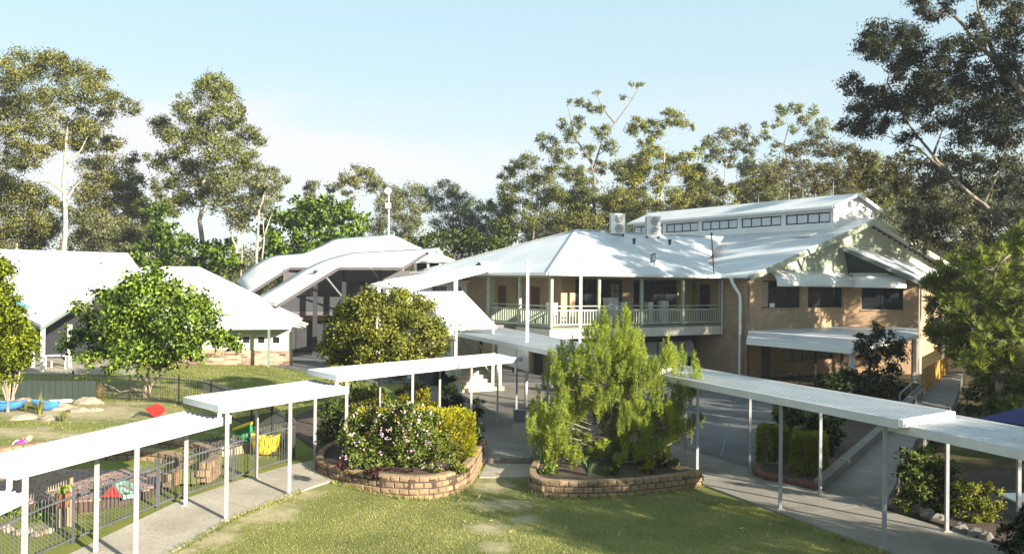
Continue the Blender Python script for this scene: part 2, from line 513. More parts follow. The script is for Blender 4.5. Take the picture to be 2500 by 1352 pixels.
MT['pink'] = mat('magenta_plastic', (0.55, 0.03, 0.42), None, 1.0, 0.4)
MT['yellow'] = mat('yellow_plastic', (0.72, 0.50, 0.02), (0.62, 0.42, 0.02), 2.0, 0.45)
MT['green'] = mat('green_plastic', (0.03, 0.20, 0.07), (0.025, 0.17, 0.06), 2.0, 0.45)
MT['mint'] = mat('mint_plastic', (0.25, 0.50, 0.38), None, 2.0, 0.45)
MT['skin'] = mat('peach_plastic', (0.60, 0.40, 0.24), None, 2.0, 0.5)
MT['terracotta'] = mat('terracotta', (0.36, 0.15, 0.08), None, 3.0, 0.8)
MT['sail_blue'] = mat('cyan_fabric', (0.07, 0.36, 0.50), None, 1.0, 0.7)
MT['sail_navy'] = mat('royal_blue_fabric', (0.016, 0.018, 0.11), (0.013, 0.015, 0.09), 1.0, 0.7)
MT['ochre'] = mat('ochre_panel', (0.46, 0.24, 0.035), (0.36, 0.18, 0.03), 2.0, 0.7)
MT['step'] = mat('pale_stone', (0.52, 0.46, 0.35), (0.42, 0.37, 0.28), 2.0, 0.85, 30, 0.3)
MT['fan'] = mat('fan_grille', (0.30, 0.27, 0.25), (0.22, 0.20, 0.19), 4.0, 0.5)

LF = {}
LF['gum'] = leafmat('gum_leaf', [(0.187, 0.209, 0.078), (0.231, 0.255, 0.092), (0.283, 0.299, 0.117)], 0.45, 0.35)
LF['gum_olive'] = leafmat('gum_leaf_olive', [(0.214, 0.220, 0.076), (0.255, 0.258, 0.086), (0.302, 0.296, 0.110)], 0.45, 0.35)
LF['gum_grey'] = leafmat('gum_leaf_grey', [(0.206, 0.221, 0.131), (0.241, 0.256, 0.149), (0.283, 0.289, 0.173)], 0.45, 0.35)
LF['gum_blue'] = leafmat('gum_leaf_blue', [(0.103, 0.145, 0.110), (0.152, 0.200, 0.145), (0.206, 0.248, 0.179)], 0.42, 0.35)
LF['gum_yellow'] = leafmat('gum_leaf_yellow', [(0.211, 0.218, 0.034), (0.290, 0.290, 0.047), (0.370, 0.350, 0.066)], 0.45, 0.35)
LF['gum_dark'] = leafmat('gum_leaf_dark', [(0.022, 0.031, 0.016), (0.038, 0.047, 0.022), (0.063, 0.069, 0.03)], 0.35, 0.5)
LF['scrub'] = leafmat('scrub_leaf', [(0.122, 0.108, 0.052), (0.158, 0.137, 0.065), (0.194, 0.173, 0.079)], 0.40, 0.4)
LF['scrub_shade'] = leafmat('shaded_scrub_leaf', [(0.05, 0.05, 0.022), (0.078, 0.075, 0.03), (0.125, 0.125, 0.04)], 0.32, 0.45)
LF['far'] = leafmat('far_leaf', [(0.10, 0.105, 0.055), (0.125, 0.13, 0.068), (0.155, 0.155, 0.085)], 0.38, 0.12)
LF['bright'] = leafmat('bright_leaf', [(0.097, 0.178, 0.023), (0.162, 0.275, 0.032), (0.259, 0.381, 0.049)], 0.50, 0.5)
LF['lime'] = leafmat('lime_leaf', [(0.144, 0.237, 0.035), (0.231, 0.356, 0.053), (0.362, 0.488, 0.085)], 0.48, 0.9)
LF['yellow_green'] = leafmat('yellow_green_leaf', [(0.187, 0.242, 0.013), (0.264, 0.319, 0.020), (0.352, 0.396, 0.033)], 0.50, 0.9)
LF['olive'] = leafmat('olive_leaf', [(0.195, 0.215, 0.044), (0.273, 0.293, 0.058), (0.377, 0.384, 0.088)], 0.50, 1.0)
LF['needle'] = leafmat('needle_leaf', [(0.143, 0.195, 0.036), (0.247, 0.305, 0.052), (0.416, 0.455, 0.081)], 0.50, 1.2)
LF['gold'] = leafmat('golden_leaf', [(0.19, 0.21, 0.012), (0.31, 0.30, 0.016), (0.48, 0.41, 0.025)], 0.40, 1.5)
LF['hedge'] = leafmat('hedge_leaf', [(0.11, 0.15, 0.016), (0.16, 0.20, 0.02), (0.25, 0.265, 0.03)], 0.42, 1.5)
LF['shrub'] = leafmat('shrub_leaf', [(0.062, 0.097, 0.028), (0.103, 0.152, 0.039), (0.166, 0.207, 0.055)], 0.42, 1.5)
LF['rose'] = leafmat('rose_leaf', [(0.133, 0.187, 0.051), (0.205, 0.267, 0.068), (0.303, 0.356, 0.098)], 0.42, 1.5)
LF['shrub_dark'] = leafmat('dark_shrub_leaf', [(0.024, 0.042, 0.018), (0.042, 0.066, 0.024), (0.066, 0.094, 0.033)], 0.32, 1.5)
LF['spiky'] = leafmat('spiky_leaf', [(0.075, 0.10, 0.03), (0.13, 0.165, 0.04), (0.23, 0.25, 0.06)], 0.42, 0.9)
LF['agave'] = leafmat('grey_green_blade', [(0.07, 0.12, 0.07), (0.10, 0.16, 0.09)], 0.15, 2.0)
LF['tussock'] = leafmat('tussock_blade', [(0.14, 0.16, 0.035), (0.22, 0.22, 0.06), (0.33, 0.30, 0.10)], 0.3, 2.0)
LF['flax'] = leafmat('bronze_blade', [(0.11, 0.075, 0.04), (0.18, 0.13, 0.07), (0.28, 0.23, 0.12)], 0.2, 2.0)
LF['petal'] = leafmat('pink_petal', [(0.60, 0.36, 0.54), (0.68, 0.48, 0.63), (0.74, 0.62, 0.71)], 0.3, 3.0)
LF['maroon'] = leafmat('maroon_leaf', [(0.05, 0.018, 0.022), (0.085, 0.03, 0.035)], 0.2, 3.0)
LF['grass'] = leafmat('grass_blade', [(0.194, 0.215, 0.074), (0.263, 0.278, 0.095), (0.357, 0.347, 0.147)], 0.35, 0.5)
LF['litter'] = leafmat('dry_leaf', [(0.30, 0.22, 0.12), (0.42, 0.34, 0.22), (0.5, 0.44, 0.33)], 0.1, 2.0)
# ------------------------------------------------------------------ ground and paving
def sheet(name, poly, res, eps, m, smooth=True):
    """A sheet that follows the ground inside a plan polygon."""
    xs = [p[0] for p in poly]; ys = [p[1] for p in poly]
    def inside(x, y):
        c = False; j = len(poly) - 1
        for i in range(len(poly)):
            xi, yi = poly[i][0], poly[i][1]; xj, yj = poly[j][0], poly[j][1]
            if (yi > y) != (yj > y) and x < (xj - xi) * (y - yi) / (yj - yi) + xi: c = not c
            j = i
        return c
    nx, ny = int((max(xs) - min(xs)) / res) + 2, int((max(ys) - min(ys)) / res) + 2
    x0, y0 = min(xs), min(ys)
    idx, vs, fs = {}, [], []
    def vid(i, j):
        if (i, j) not in idx:
            x, y = x0 + i * res, y0 + j * res
            idx[(i, j)] = len(vs); vs.append((x, y, gz(x, y) + eps))
        return idx[(i, j)]
    for i in range(nx):
        for j in range(ny):
            if inside(x0 + (i + .5) * res, y0 + (j + .5) * res):
                fs.append((vid(i, j), vid(i + 1, j), vid(i + 1, j + 1), vid(i, j + 1)))
    b = MB(); b.v, b.f = vs, fs
    return structure(name, b, m, smooth)

def groundmat(name, cols, spots=(), spotcol=(0.36, 0.29, 0.2), dirt=0.5, scale=0.5, dirtcol=None):
    """Grass or bare ground: tones mixed by noise at two sizes, with worn spots at given places."""
    m, nt, bsdf, out = _nodes(name)
    pos = position(nt)
    n1 = noise(nt, scale, pos, 6, 0.6)
    r1 = ramp(nt, [(0.3, cols[0]), (0.5, cols[1]), (0.72, cols[2])])
    nt.links.new(n1.outputs['Fac'], r1.inputs['Fac'])
    n2 = noise(nt, 22, pos, 5, 0.7)
    r2 = ramp(nt, [(0.3, (0.62, 0.62, 0.6)), (0.7, (1.2, 1.2, 1.15))])
    nt.links.new(n2.outputs['Fac'], r2.inputs['Fac'])
    col = mix(nt, 1.0, r1.outputs['Color'], r2.outputs['Color'], 'MULTIPLY')
    if dirtcol:
        n3 = noise(nt, 0.42, pos, 7, 0.62)
        r3 = ramp(nt, [(dirt, (0, 0, 0)), (dirt + 0.08, (1, 1, 1))])
        nt.links.new(n3.outputs['Fac'], r3.inputs['Fac'])
        col = mix(nt, r3.outputs['Color'], col, dirtcol)
    wob = noise(nt, 2.6, pos, 8, 0.7)
    for (x, y, rx, ry) in spots:
        mp = nt.nodes.new('ShaderNodeMapping'); mp.vector_type = 'TEXTURE'
        mp.inputs['Location'].default_value = (x, y, 0); mp.inputs['Scale'].default_value = (rx, ry, 1e4)
        nt.links.new(pos, mp.inputs['Vector'])
        ln = nt.nodes.new('ShaderNodeVectorMath'); ln.operation = 'LENGTH'
        nt.links.new(mp.outputs[0], ln.inputs[0])
        ad = nt.nodes.new('ShaderNodeMath'); ad.operation = 'MULTIPLY_ADD'
        nt.links.new(wob.outputs['Fac'], ad.inputs[0]); ad.inputs[1].default_value = 2.6
        nt.links.new(ln.outputs['Value'], ad.inputs[2])
        rr = ramp(nt, [(0.0, (0.9, 0.9, 0.9)), (0.62, (0.7, 0.7, 0.7)), (1.0, (0, 0, 0))])
        mr = nt.nodes.new('ShaderNodeMath'); mr.operation = 'MULTIPLY'; mr.inputs[1].default_value = 0.43
        nt.links.new(ad.outputs[0], mr.inputs[0]); nt.links.new(mr.outputs[0], rr.inputs['Fac'])
        col = mix(nt, rr.outputs['Color'], col, spotcol)
    nt.links.new(col, bsdf.inputs['Base Color'])
    bsdf.inputs['Roughness'].default_value = 0.95
    bsdf.inputs['Specular IOR Level'].default_value = 0.1
    bump(nt, bsdf, noise(nt, 45, pos, 4).outputs['Fac'], 0.6, 0.03)
    return m

def spot(px, py, rx, ry):
    p = G(px, py)
    return (p.x, p.y, rx, ry)

lawn_spots = [spot(1225, 1232, 1.1, 0.7), spot(1195, 1186, 0.9, 1.0), spot(1285, 1268, 0.45, 0.5), spot(640, 1252, 1.2, 1.0), spot(1190, 1290, 0.6, 0.6),
              spot(720, 1205, 0.9, 0.6), spot(520, 1310, 0.8, 0.9), spot(430, 1345, 0.6, 0.6), spot(1210, 1335, 0.5, 0.5)]
play_spots = [spot(230, 1010, 4.2, 2.4), spot(20, 1055, 2.2, 1.2), spot(330, 985, 2.0, 0.7), spot(180, 1065, 3.2, 0.9), spot(90, 1010, 3, 1.2)]
M_lawn = groundmat('mown_grass', [(0.125, 0.14, 0.043), (0.165, 0.175, 0.058), (0.23, 0.22, 0.09)], lawn_spots, (0.43, 0.36, 0.25))
M_play = groundmat('worn_grass', [(0.12, 0.145, 0.035), (0.165, 0.18, 0.045), (0.23, 0.22, 0.08)], play_spots, (0.42, 0.345, 0.24), 0.6, 0.5, (0.32, 0.26, 0.18))
M_forest = groundmat('forest_floor', [(0.055, 0.05, 0.025), (0.08, 0.065, 0.035), (0.11, 0.085, 0.05)], (), (0, 0, 0), 0.55, 0.25, (0.07, 0.075, 0.02))

# one big ground, finer near the middle
def axis(lo, hi, fine_lo, fine_hi, fine, coarse):
    v = [lo]
    while v[-1] < hi:
        v.append(v[-1] + (fine if fine_lo <= v[-1] < fine_hi else coarse))
    return v
gx, gy = axis(-360, 360, -60, 90, 3, 30), axis(-60, 540, 0, 150, 3, 30)
b = MB()
b.v = [(x, y, gz(x, y) - 0.16) for x in gx for y in gy]
ny_ = len(gy)
b.f = [(i * ny_ + j, (i + 1) * ny_ + j, (i + 1) * ny_ + j + 1, i * ny_ + j + 1) for i in range(len(gx) - 1) for j in range(ny_ - 1)]
structure('ground', b, M_forest, True)
sheet('lawn', [(-12, 5), (14, 5), (9.2, 17), (4.6, 27.5), (-6, 28.5), (-12, 20)], 0.25, 0.006, M_lawn)

LP = [(-9.6, 11.5), (-8.85, 14.9), (-8.05, 17.5), (-7.2, 20.4), (-6.15, 22.2), (-4.95, 23.9), (-3.3, 26.4), (-1.2, 30.2), (0.6, 33.6)]  # left path centre line
left_side = [(x - 0.2, y + 0.1) for x, y in LP]
sheet('play_ground', left_side + [(-5, 40), (-7, 57), (-40, 57), (-40, 11.5)], 0.25, 0.016, M_play)

def path_slabs(name, line, w, step, m, lift=0.05, cols=1):
    """A footpath of cast slabs: one structure that parents its slabs."""
    root = thing(name, None, None, (line[0][0], line[0][1], 0)); root['kind'] = 'structure'
    pts = [Vector((p[0], p[1], 0)) for p in line]
    L_ = [0.0]
    for a, c in zip(pts, pts[1:]): L_.append(L_[-1] + (c - a).length)
    def along(s):
        s = min(max(s, 0), L_[-1] - 1e-6)
        for i in range(len(pts) - 1):
            if s <= L_[i + 1]:
                t = (s - L_[i]) / (L_[i + 1] - L_[i]); break
        p = pts[i].lerp(pts[i + 1], t)
        d0 = (pts[min(i + 1, len(pts) - 1)] - pts[i]).normalized()
        d1 = (pts[min(i + 2, len(pts) - 1)] - pts[min(i + 1, len(pts) - 2)]).normalized()
        d = d0.lerp(d1, t).normalized()
        return p, Vector((-d.y, d.x, 0))
    s = 0.0
    while s < L_[-1] - 0.05:
        e = min(s + step, L_[-1])
        for c in range(cols):
            o0, o1 = -w / 2 + w * c / cols + 0.006, -w / 2 + w * (c + 1) / cols - 0.006
            b = MB(); rows = []
            for k in range(5):
                p, n = along(s + 0.008 + (e - s - 0.016) * k / 4)
                rows.append([(q.x, q.y, gz(q.x, q.y) + lift) for q in (p + n * o1, p + n * o0)])
            b.grid(rows, 0.16)
            b.build('slab', m, root)
        s = e
    return root
path_slabs('left_path', LP, 1.95, 2.45, MT['concrete'])
RP = [(3.05, 31.6), (4.6, 28.0), (6.15, 24.6), (7.55, 21.4), (8.85, 18.5), (10.3, 15.2), (12.2, 11.0)]
path_slabs('right_path', RP, 2.55, 3.9, MT['concrete_shaded'], 0.05, 2)

# forecourt in front of the stairs, worn paving on the right, low slab and step
b = MB(); b.prism([(-2.6, 25.9), (1.15, 25.9), (2.6, 31.5), (1.4, 45.0), (-6.0, 43.0), (-3.2, 31.0)], -0.3, 0.24)
structure('forecourt_pavement', b, MT['concrete_dark'])
b = MB(); b.prism([(1.2, 27.0), (4.5, 28.2), (8.2, 22.3), (10.8, 24.0), (9.6, 30.5), (13.2, 44.0), (12.6, 51.5), (3.0, 46.0), (1.5, 44.5), (2.8, 31.5)], -0.3, 0.035)
structure('yard_pavement', b, MT['asphalt'])
b = MB(); b.prism([(-7.0, 43.5), (1.9, 44.6), (2.5, 46.5), (-9, 66), (-20, 62), (-14.5, 52), (-11, 47.5)], -0.2, 0.36)
structure('back_pavement', b, MT['asphalt'])
yp = bpy.data.objects['yard_pavement']
for (x0, y0), (x1, y1) in (((1690, 1030), (1880, 1068)), ((1620, 1085), (1850, 1128)), ((1720, 985), (1960, 1022)), ((1800, 965), (1760, 1110))):
    a, c = atz(x0, y0, 0.036), atz(x1, y1, 0.036)
    o = MB().beam(a, c, 0.035, 0.006).build('joint_strip', MT['fence_grey'], yp)
def px_prism(name, px, z0, z1, m, kind='structure'):
    b = MB(); b.prism([atz(x, y, z1).xy for x, y in px][::-1], z0, z1)
    return structure(name, b, m)
px_prism('lower_slab_pavement', [(1170, 1163), (1302, 1163), (1318, 1112), (1197, 1112)], -0.2, 0.07, MT['concrete'])
st = thing('concrete_step', 'dark concrete step with a small framed grate between the two garden beds', 'step', G(1255, 1112))
b = MB()
q = [atz(1178, 1114, 0.02), atz(1340, 1114, 0.02)]
b.obox(Vector((q[0].x, q[0].y, -0.1)), Vector((1, 0.02, 0)).normalized(), Vector((0, 1, 0)), Z_, (q[1] - q[0]).x, 0.35, 0.345)
b.build('riser', MT['concrete_dark'], st)
gc = at(1255, 1104, q[0].y - 0.012)
b = MB()
for s_ in (-1, 1):
    b.box((gc.x - 0.17, gc.y, gc.z + s_ * 0.065 - 0.008), (gc.x + 0.17, gc.y + 0.02, gc.z + s_ * 0.065 + 0.008))
    b.box((gc.x + s_ * 0.165 - 0.008, gc.y, gc.z - 0.06), (gc.x + s_ * 0.165 + 0.008, gc.y + 0.02, gc.z + 0.06))
b.build('grate_frame', MT['grey_metal'], st)
b = MB(); b.box((gc.x - 0.155, gc.y + 0.004, gc.z - 0.055), (gc.x + 0.155, gc.y + 0.018, gc.z + 0.055)); b.build('grate', MT['black'], st)

# the hill behind carries a far wood (added with the trees); right-hand ramp
ramp_l = [atz(2012, 1196, 0.06), at(2160, 1062, 28.5), at(2262, 960, 38.0), at(2312, 905, 47.0)]
ramp_r = [atz(2150, 1255, 0.06), at(2235, 1075, 27.0), at(2330, 985, 36.0), at(2352, 905, 46.0)]
b = MB(); b.grid([[l, r] for l, r in zip(ramp_l, ramp_r)], 0.5)
structure('ramp_path', b, MT['concrete_dark'])
kw = thing('kerb_wall', 'low concrete kerb wall running up beside the ramp by the clipped hedges', 'kerb wall', tuple(ramp_l[0]))
b = MB()
for p0, p1 in zip(ramp_l[:2], ramp_l[1:3]):
    for k in range(3):
        a, c = p0.lerp(p1, k / 3), p0.lerp(p1, (k + 1) / 3 - 0.01)
        b = MB(); b.beam(a + Vector((-0.14, 0, 0.02)), c + Vector((-0.14, 0, 0.02)), 0.26, 0.5); b.build('kerb_block', MT['concrete_dark'], kw)

# ------------------------------------------------------------------ covered walkways
def bil(NF, NB, FF, FB, s, t):
    """s along (near to far), t across (front to back)."""
    return NF.lerp(FF, s).lerp(NB.lerp(FB, s), t)

def walkway(label, NF, NB, FF, FB, posts, group='covered walkway roofs', rib=0.2, th=0.19, gutter=True, pipe=False, m=None, name='covered_walkway', pm='post_light'):
    NF, NB, FF, FB = map(Vector, (NF, NB, FF, FB))
    root = thing(name, label, 'walkway roof', ((NF.x + FF.x) / 2, (NF.y + FF.y) / 2, gz((NF.x + FF.x) / 2, (NF.y + FF.y) / 2)), group)
    wd = ((NB - NF).length + (FB - FF).length) / 2
    n = max(4, int(wd / rib))
    prof = []
    for k in range(n):
        for f, h in ((0.0, 0), (0.66, 0), (0.70, 0.028), (0.88, 0.028), (0.92, 0)):
            prof.append(((k + f) / n, h))
    prof.append((1.0, 0))
    prof = [(0.03 + 0.94 * t, h) for t, h in prof]
    rows = []
    for s in (0.004, 0.25, 0.5, 0.75, 0.996):
        rows.append([bil(NF, NB, FF, FB, s, t) + Z_ * (h - 0.02) for t, h in prof])
    MB().grid(rows, 0.03).build('roof_sheet', m or MT['walk_roof'], root)
    dn = Z_ * (th / 2 - 0.015)
    for nm, a, c in (('front_fascia', NF, FF), ('rear_fascia', NB, FB)):
        MB().beam(a - dn, c - dn, 0.06, th).build(nm, MT['white_metal'], root)
    mid = MB()
    for s in (0.12, 0.37, 0.63, 0.88):
        mid.beam(bil(NF, NB, FF, FB, s, 0.03) - Z_ * 0.10, bil(NF, NB, FF, FB, s, 0.97) - Z_ * 0.10, 0.06, 0.08)
        if s < 0.2:
            mid.build('rafter', MT['grey_metal'], root); 
        else:
            mid.build('rafter', MT['grey_metal'], root)
        mid = MB()
    if gutter:
        u = (NF - FF).normalized()
        MB().beam(NF + u * 0.05 - Z_ * 0.065, NB + u * 0.05 - Z_ * 0.065, 0.11, 0.15).build('end_gutter', MT['white'], root)
    if pipe:
        u = (NF - FF).normalized(); v = (NB - NF).normalized()
        p = NF + u * 0.03 + v * 0.1 - Z_ * 0.12
        MB().tube([p, p - Z_ * 0.2, p - Z_ * 0.29 + v * 0.05, p - Z_ * 0.32 + v * 0.3], 0.045, 8).build('downpipe', MT['white'], root)
    for side, px in posts:
        a, c = (NF, FF) if side == 'f' else (NB, FB)
        ins = 0.05 if side == 'f' else 0.95
        lo, hi = -0.3, 1.3
        def pxs(s):
            p = bil(NF, NB, FF, FB, s, ins) - Z_ * 1.2 - CAM
            return CX + F * p.dot(RGT) / p.dot(FWD)
        up = pxs(1) > pxs(0)
        for _ in range(40):
            md = (lo + hi) / 2
            if (pxs(md) < px) == up: lo = md
            else: hi = md
        s = min(0.985, max(0.015, lo))
        p = bil(NF, NB, FF, FB, s, ins) - Z_ * (th - 0.01)
        g = gz(p.x, p.y) + 0.03
        if p.y > 26 and p.x < 2: g = 0.24
        pb = MB().box((p.x - 0.036, p.y - 0.036, g), (p.x + 0.036, p.y + 0.036, p.z))
        po = pb.build('post', MT[pm], root)
        MB().box((p.x - 0.09, p.y - 0.09, g - 0.02), (p.x + 0.09, p.y + 0.09, g + 0.035)).build('base_plate', MT['concrete'], po)
    return root

z0 = 1.96
s0f = atz(59, 1201, z0); s0n = atz(-60, 1256, z0)
vv = Vector((-1.35, 0.42, 0))
walkway('lowest white walkway roof cut off at the bottom of the left path', s0n, s0n + vv, s0f, s0f + vv, [], gutter=False)
walkway('long white walkway roof beside the paved sandpit, lower of the left run', atz(36, 1145, 2.33), atz(-75, 1125, 2.33), atz(562, 1014.5, 2.33), atz(457, 1003, 2.33),
        [('f', 60), ('f', 333), ('b', 236), ('b', 474)], pipe=True)
walkway('middle white walkway roof of the left run, above the yellow tub', atz(543.6, 990, 2.65), atz(456.5, 968.8, 2.65), atz(850, 943.8, 2.65), atz(771, 927, 2.65),
        [('f', 554), ('f', 708), ('b', 627), ('b', 770)], pipe=True)
walkway('white walkway roof behind the pink flowering shrub, topmost of the left run', atz(828.5, 916, 2.94), atz(757, 901.7, 2.94), atz(1275, 871.4, 2.57), atz(1208, 862.5, 2.57),
        [('f', 846), ('f', 1007), ('f', 1151), ('b', 929), ('b', 1074), ('f', 1215)], pipe=True)
zr = 2.80
walkway('long white walkway roof along the right path past the clipped hedges', atz(2193, 1025, zr), atz(2321, 1003.5, zr), atz(1600, 912, zr), atz(1672, 893.5, zr),
        [('f', 2160), ('f', 1906), ('f', 1703), ('b', 2003), ('b', 1831), ('b', 1662)], pm='post_grey')
walkway('white walkway roof at the low end of the right path beside the dark shrubs', atz(2640, 1128, 2.66), atz(2640, 1070, 2.66), atz(2170, 1030, 2.66), atz(2316, 1011, 2.66),
        [('b', 2302), ('b', 2487)], gutter=False, pm='post_grey')
zc = 3.0
cano = walkway('wide white canopy roof between the stairs and the yard, below the verandah corner', atz(1592, 905, zc), atz(1664, 884, zc), atz(1113, 811, zc), atz(1212, 797, zc),
        [('f', 1337), ('f', 1480), ('b', 1620), ('f', 1262), ('b', 1400)], pm='post_grey')
pA, pB = atz(1215, 838, 2.82), atz(1290, 856, 2.82)
MB().hexa([Vector((p.x, p.y, 2.0)) + o for p, o in ((pA, Vector((0, 0, 0))), (pB, Vector((0, 0, 0))), (pB, Vector((0.05, 0.05, 0))), (pA, Vector((0.05, 0.05, 0))))],
          [Vector((p.x, p.y, 2.85)) + o for p, o in ((pA, Vector((0, 0, 0))), (pB, Vector((0, 0, 0))), (pB, Vector((0.05, 0.05, 0))), (pA, Vector((0.05, 0.05, 0))))]).build('side_panel', MT['white'], cano)

# ------------------------------------------------------------------ retaining walls of blocks
BLK = {}
def block_mesh(w, d, h, key):
    if key in BLK: return BLK[key]
    b = MB()
    x, f = w / 2, 0.022
    back = [(-x, d, 0), (x, d, 0), (x, d, h), (-x, d, h)]
    midr = [(-x, 0.03, 0.004), (x, 0.03, 0.004), (x, 0.03, h - 0.004), (-x, 0.03, h - 0.004)]
    fr = [(-x + f, 0, f), (x - f, -0.012, f * 0.8), (x - f * 1.2, -0.006, h - f), (-x + f * 0.8, -0.014, h - f * 1.1)]
    b.v = back + midr + fr
    b.f = [(0, 1, 2, 3)]
    for o in (0, 4):
        for k in range(4):
            b.f.append((o + k, o + 4 + k, o + 4 + (k + 1) % 4, o + (k + 1) % 4))
    b.f.append((8, 9, 10, 11)[::-1])
    BLK[key] = b
    return b

def resample(line, step, closed=False):
    pts = [Vector((p[0], p[1], 0)) for p in line]
    if closed: pts.append(pts[0])
    out, carry = [], 0.0
    for a, c in zip(pts, pts[1:]):
        l = (c - a).length; d = (c - a) / l; s = carry
        while s < l:
            out.append((a + d * s, d)); s += step
        carry = s - l
    return out

def smooth_line(line, n=3):
    pts = [Vector((p[0], p[1], 0)) for p in line]
    for _ in range(n):
        q = [pts[0]]
        for a, c in zip(pts, pts[1:]):
            q += [a.lerp(c, 0.25), a.lerp(c, 0.75)]
        q.append(pts[-1]); pts = q
    return pts

def block_wall(label, line, rows, z0, m, w=0.255, h=0.155, d=0.2, setback=0.012, seed=1, name='retaining_wall', cat='garden wall', zf=None, group=None):
    """line runs left to right as seen from outside; blocks face to the right-hand side of travel reversed (outwards)."""
    rng = random.Random(seed)
    pts = smooth_line(line)
    root = thing(name, label, cat, (pts[0].x, pts[0].y, z0), group)
    me = block_mesh(w - 0.006, d, h - 0.004, (w, d, h)).mesh('block', m)
    for r in range(rows):
        for k, (p, dr) in enumerate(resample(pts, w)):
            if r % 2 and k == 0: pass
            o = link('block', me, root)
            nrm = Vector((-dr.y, dr.x, 0))
            q = p + dr * (w * (0.5 if r % 2 else 0.0) + rng.uniform(-.004, .004)) + nrm * (setback * r + rng.uniform(-.008, .008))
            zb = z0 + r * h if zf is None else zf(q.x, q.y) + r * h
            o.location = (q.x - root.location.x, q.y - root.location.y, zb - root.location.z + rng.uniform(-.003, .003))
            o.rotation_euler = (0, rng.uniform(-.012, .012), math.atan2(dr.y, dr.x) + rng.uniform(-.03, .03))
    return root

def XY(px, z=0.0):
    return [atz(x, y, z).xy for x, y in px]

bedL = XY([(800, 1128), (772, 1150), (766, 1176), (800, 1194), (860, 1208), (930, 1219), (1000, 1224), (1060, 1222), (1112, 1211), (1148, 1190), (1164, 1166), (1176, 1140), (1190, 1116)])
block_wall('curved four-course tan block wall below the pink flowering shrub', bedL, 4, 0.0, MT['block'], seed=2)
bedR = XY([(1302, 1158), (1288, 1180), (1290, 1203), (1320, 1215), (1380, 1219), (1450, 1219), (1530, 1215), (1610, 1207), (1680, 1197), (1718, 1188)])
block_wall('low curved tan block wall below the feathery pine-like tree', bedR, 3, 0.0, MT['block'], seed=3)
def soil(name, poly, z, m=None):
    b = MB(); b.prism([(p[0], p[1]) for p in poly], -0.3, z)
    o = structure(name, b, m or MT['soil']); return o
def inset(poly, k):
    cx = sum(p[0] for p in poly) / len(poly); cy = sum(p[1] for p in poly) / len(poly)
    return [(cx + (p[0] - cx) * k, cy + (p[1] - cy) * k) for p in poly]
soil('garden_bed_ground', inset([tuple(p) for p in bedL] + [(-1.6, 26.8), (-4.6, 25.2)], 0.985), 0.53)
soil('pine_bed_ground', inset([tuple(p) for p in bedR] + [(4.3, 26.6), (2.6, 29.8), (0.9, 28.4), (0.6, 25.6)], 0.985), 0.38)

# clipped hedge bed with red edging on the right, and the bed left of the stairs
edge = XY([(1838, 1150), (1840, 1166), (1870, 1178), (1920, 1186), (1988, 1203)])
block_wall('single row of dark red edging blocks in front of the clipped hedges', edge, 1, 0.05, MT['block_red'], w=0.32, h=0.17, d=0.2, seed=5, cat='garden edging')
soil('hedge_bed_ground', [tuple(p) for p in edge] + [tuple(ramp_l[1].xy), tuple(ramp_l[2].xy), (16.5, 40), (12.0, 33.0), (10.2, 27.0)], 0.15)
soil('shrub_bed_ground', [(9.75, 19.9), (10.9, 17.4), (12.5, 13.6), (20, 12), (24, 24), (14.0, 25.5), (11.8, 24.6)], 0.12)
soil('stair_bed_ground', [(-5.6, 25.5), (-3.4, 27.6), (-2.2, 31.0), (-3.8, 36.5), (-7.6, 36.5), (-8.3, 31.0)], 0.40)

# sandpit terrace
SP = Vector((-11.0, 22.2, 0))
def arc(r, a0, a1, n=16):
    return [(SP.x + r * math.cos(math.radians(a0 + (a1 - a0) * i / n)), SP.y + r * math.sin(math.radians(a0 + (a1 - a0) * i / n))) for i in range(n + 1)]
block_wall('inner ring of tan blocks round the paved sandpit', arc(2.35, 172, -18), 2, 0.30, MT['block'], w=0.3, h=0.17, d=0.3, seed=7, setback=0)
block_wall('outer and taller ring of tan blocks behind the paved sandpit', arc(3.1, 176, -6), 3, 0.34, MT['block'], w=0.3, h=0.17, d=0.3, seed=8, setback=0)
b = MB(); b.prism(arc(2.34, -22, 338, 40)[:-1], -0.4, 0.27); structure('sandpit_base_ground', b, MT['soil'])
b = MB()
for a_ in range(24):
    q = arc(2.62, 172, -6, 24)[a_:a_ + 2] + arc(3.1, 172, -6, 24)[a_:a_ + 2][::-1]
    b.prism(q[::-1], 0.3, 0.60)
structure('terrace_ground', b, M_play)
pv_root = thing('sandpit_floor', None, None, (SP.x, SP.y, 0.27)); pv_root['kind'] = 'structure'
M_paver = mat('red_paver', (0.36, 0.25, 0.21), (0.28, 0.185, 0.155), 5.0, 0.9, 30, 0.3, fine=0.2, rnd=0.3)
pvb = MB()
pvb.hexa([(-.13, -.13, 0), (.13, -.13, 0), (.13, .13, 0), (-.13, .13, 0)], [(-.13, -.13, .03), (.13, -.13, .03), (.13, .13, .03), (-.13, .13, .03)])
pvb.hexa([(-.13, -.13, .03), (.13, -.13, .03), (.13, .13, .03), (-.13, .13, .03)], [(-.118, -.118, .04), (.118, -.118, .04), (.118, .118, .04), (-.118, .118, .04)])
pvm = pvb.mesh('paver', M_paver)
rg = random.Random(4)
for i in range(-9, 10):
    for j in range(-9, 10):
        u = Vector((i * 0.272 + (0.136 if j % 2 else 0), j * 0.272, 0))
        if u.length < 2.2:
            o = link('paver', pvm, pv_root)
            u.rotate(Quaternion((0, 0, 1), 0.45))
            o.location = (u.x, u.y, rg.uniform(-.004, .004))
            o.rotation_euler = (rg.uniform(-.01, .01), rg.uniform(-.01, .01), 0.45 + rg.uniform(-.02, .02))

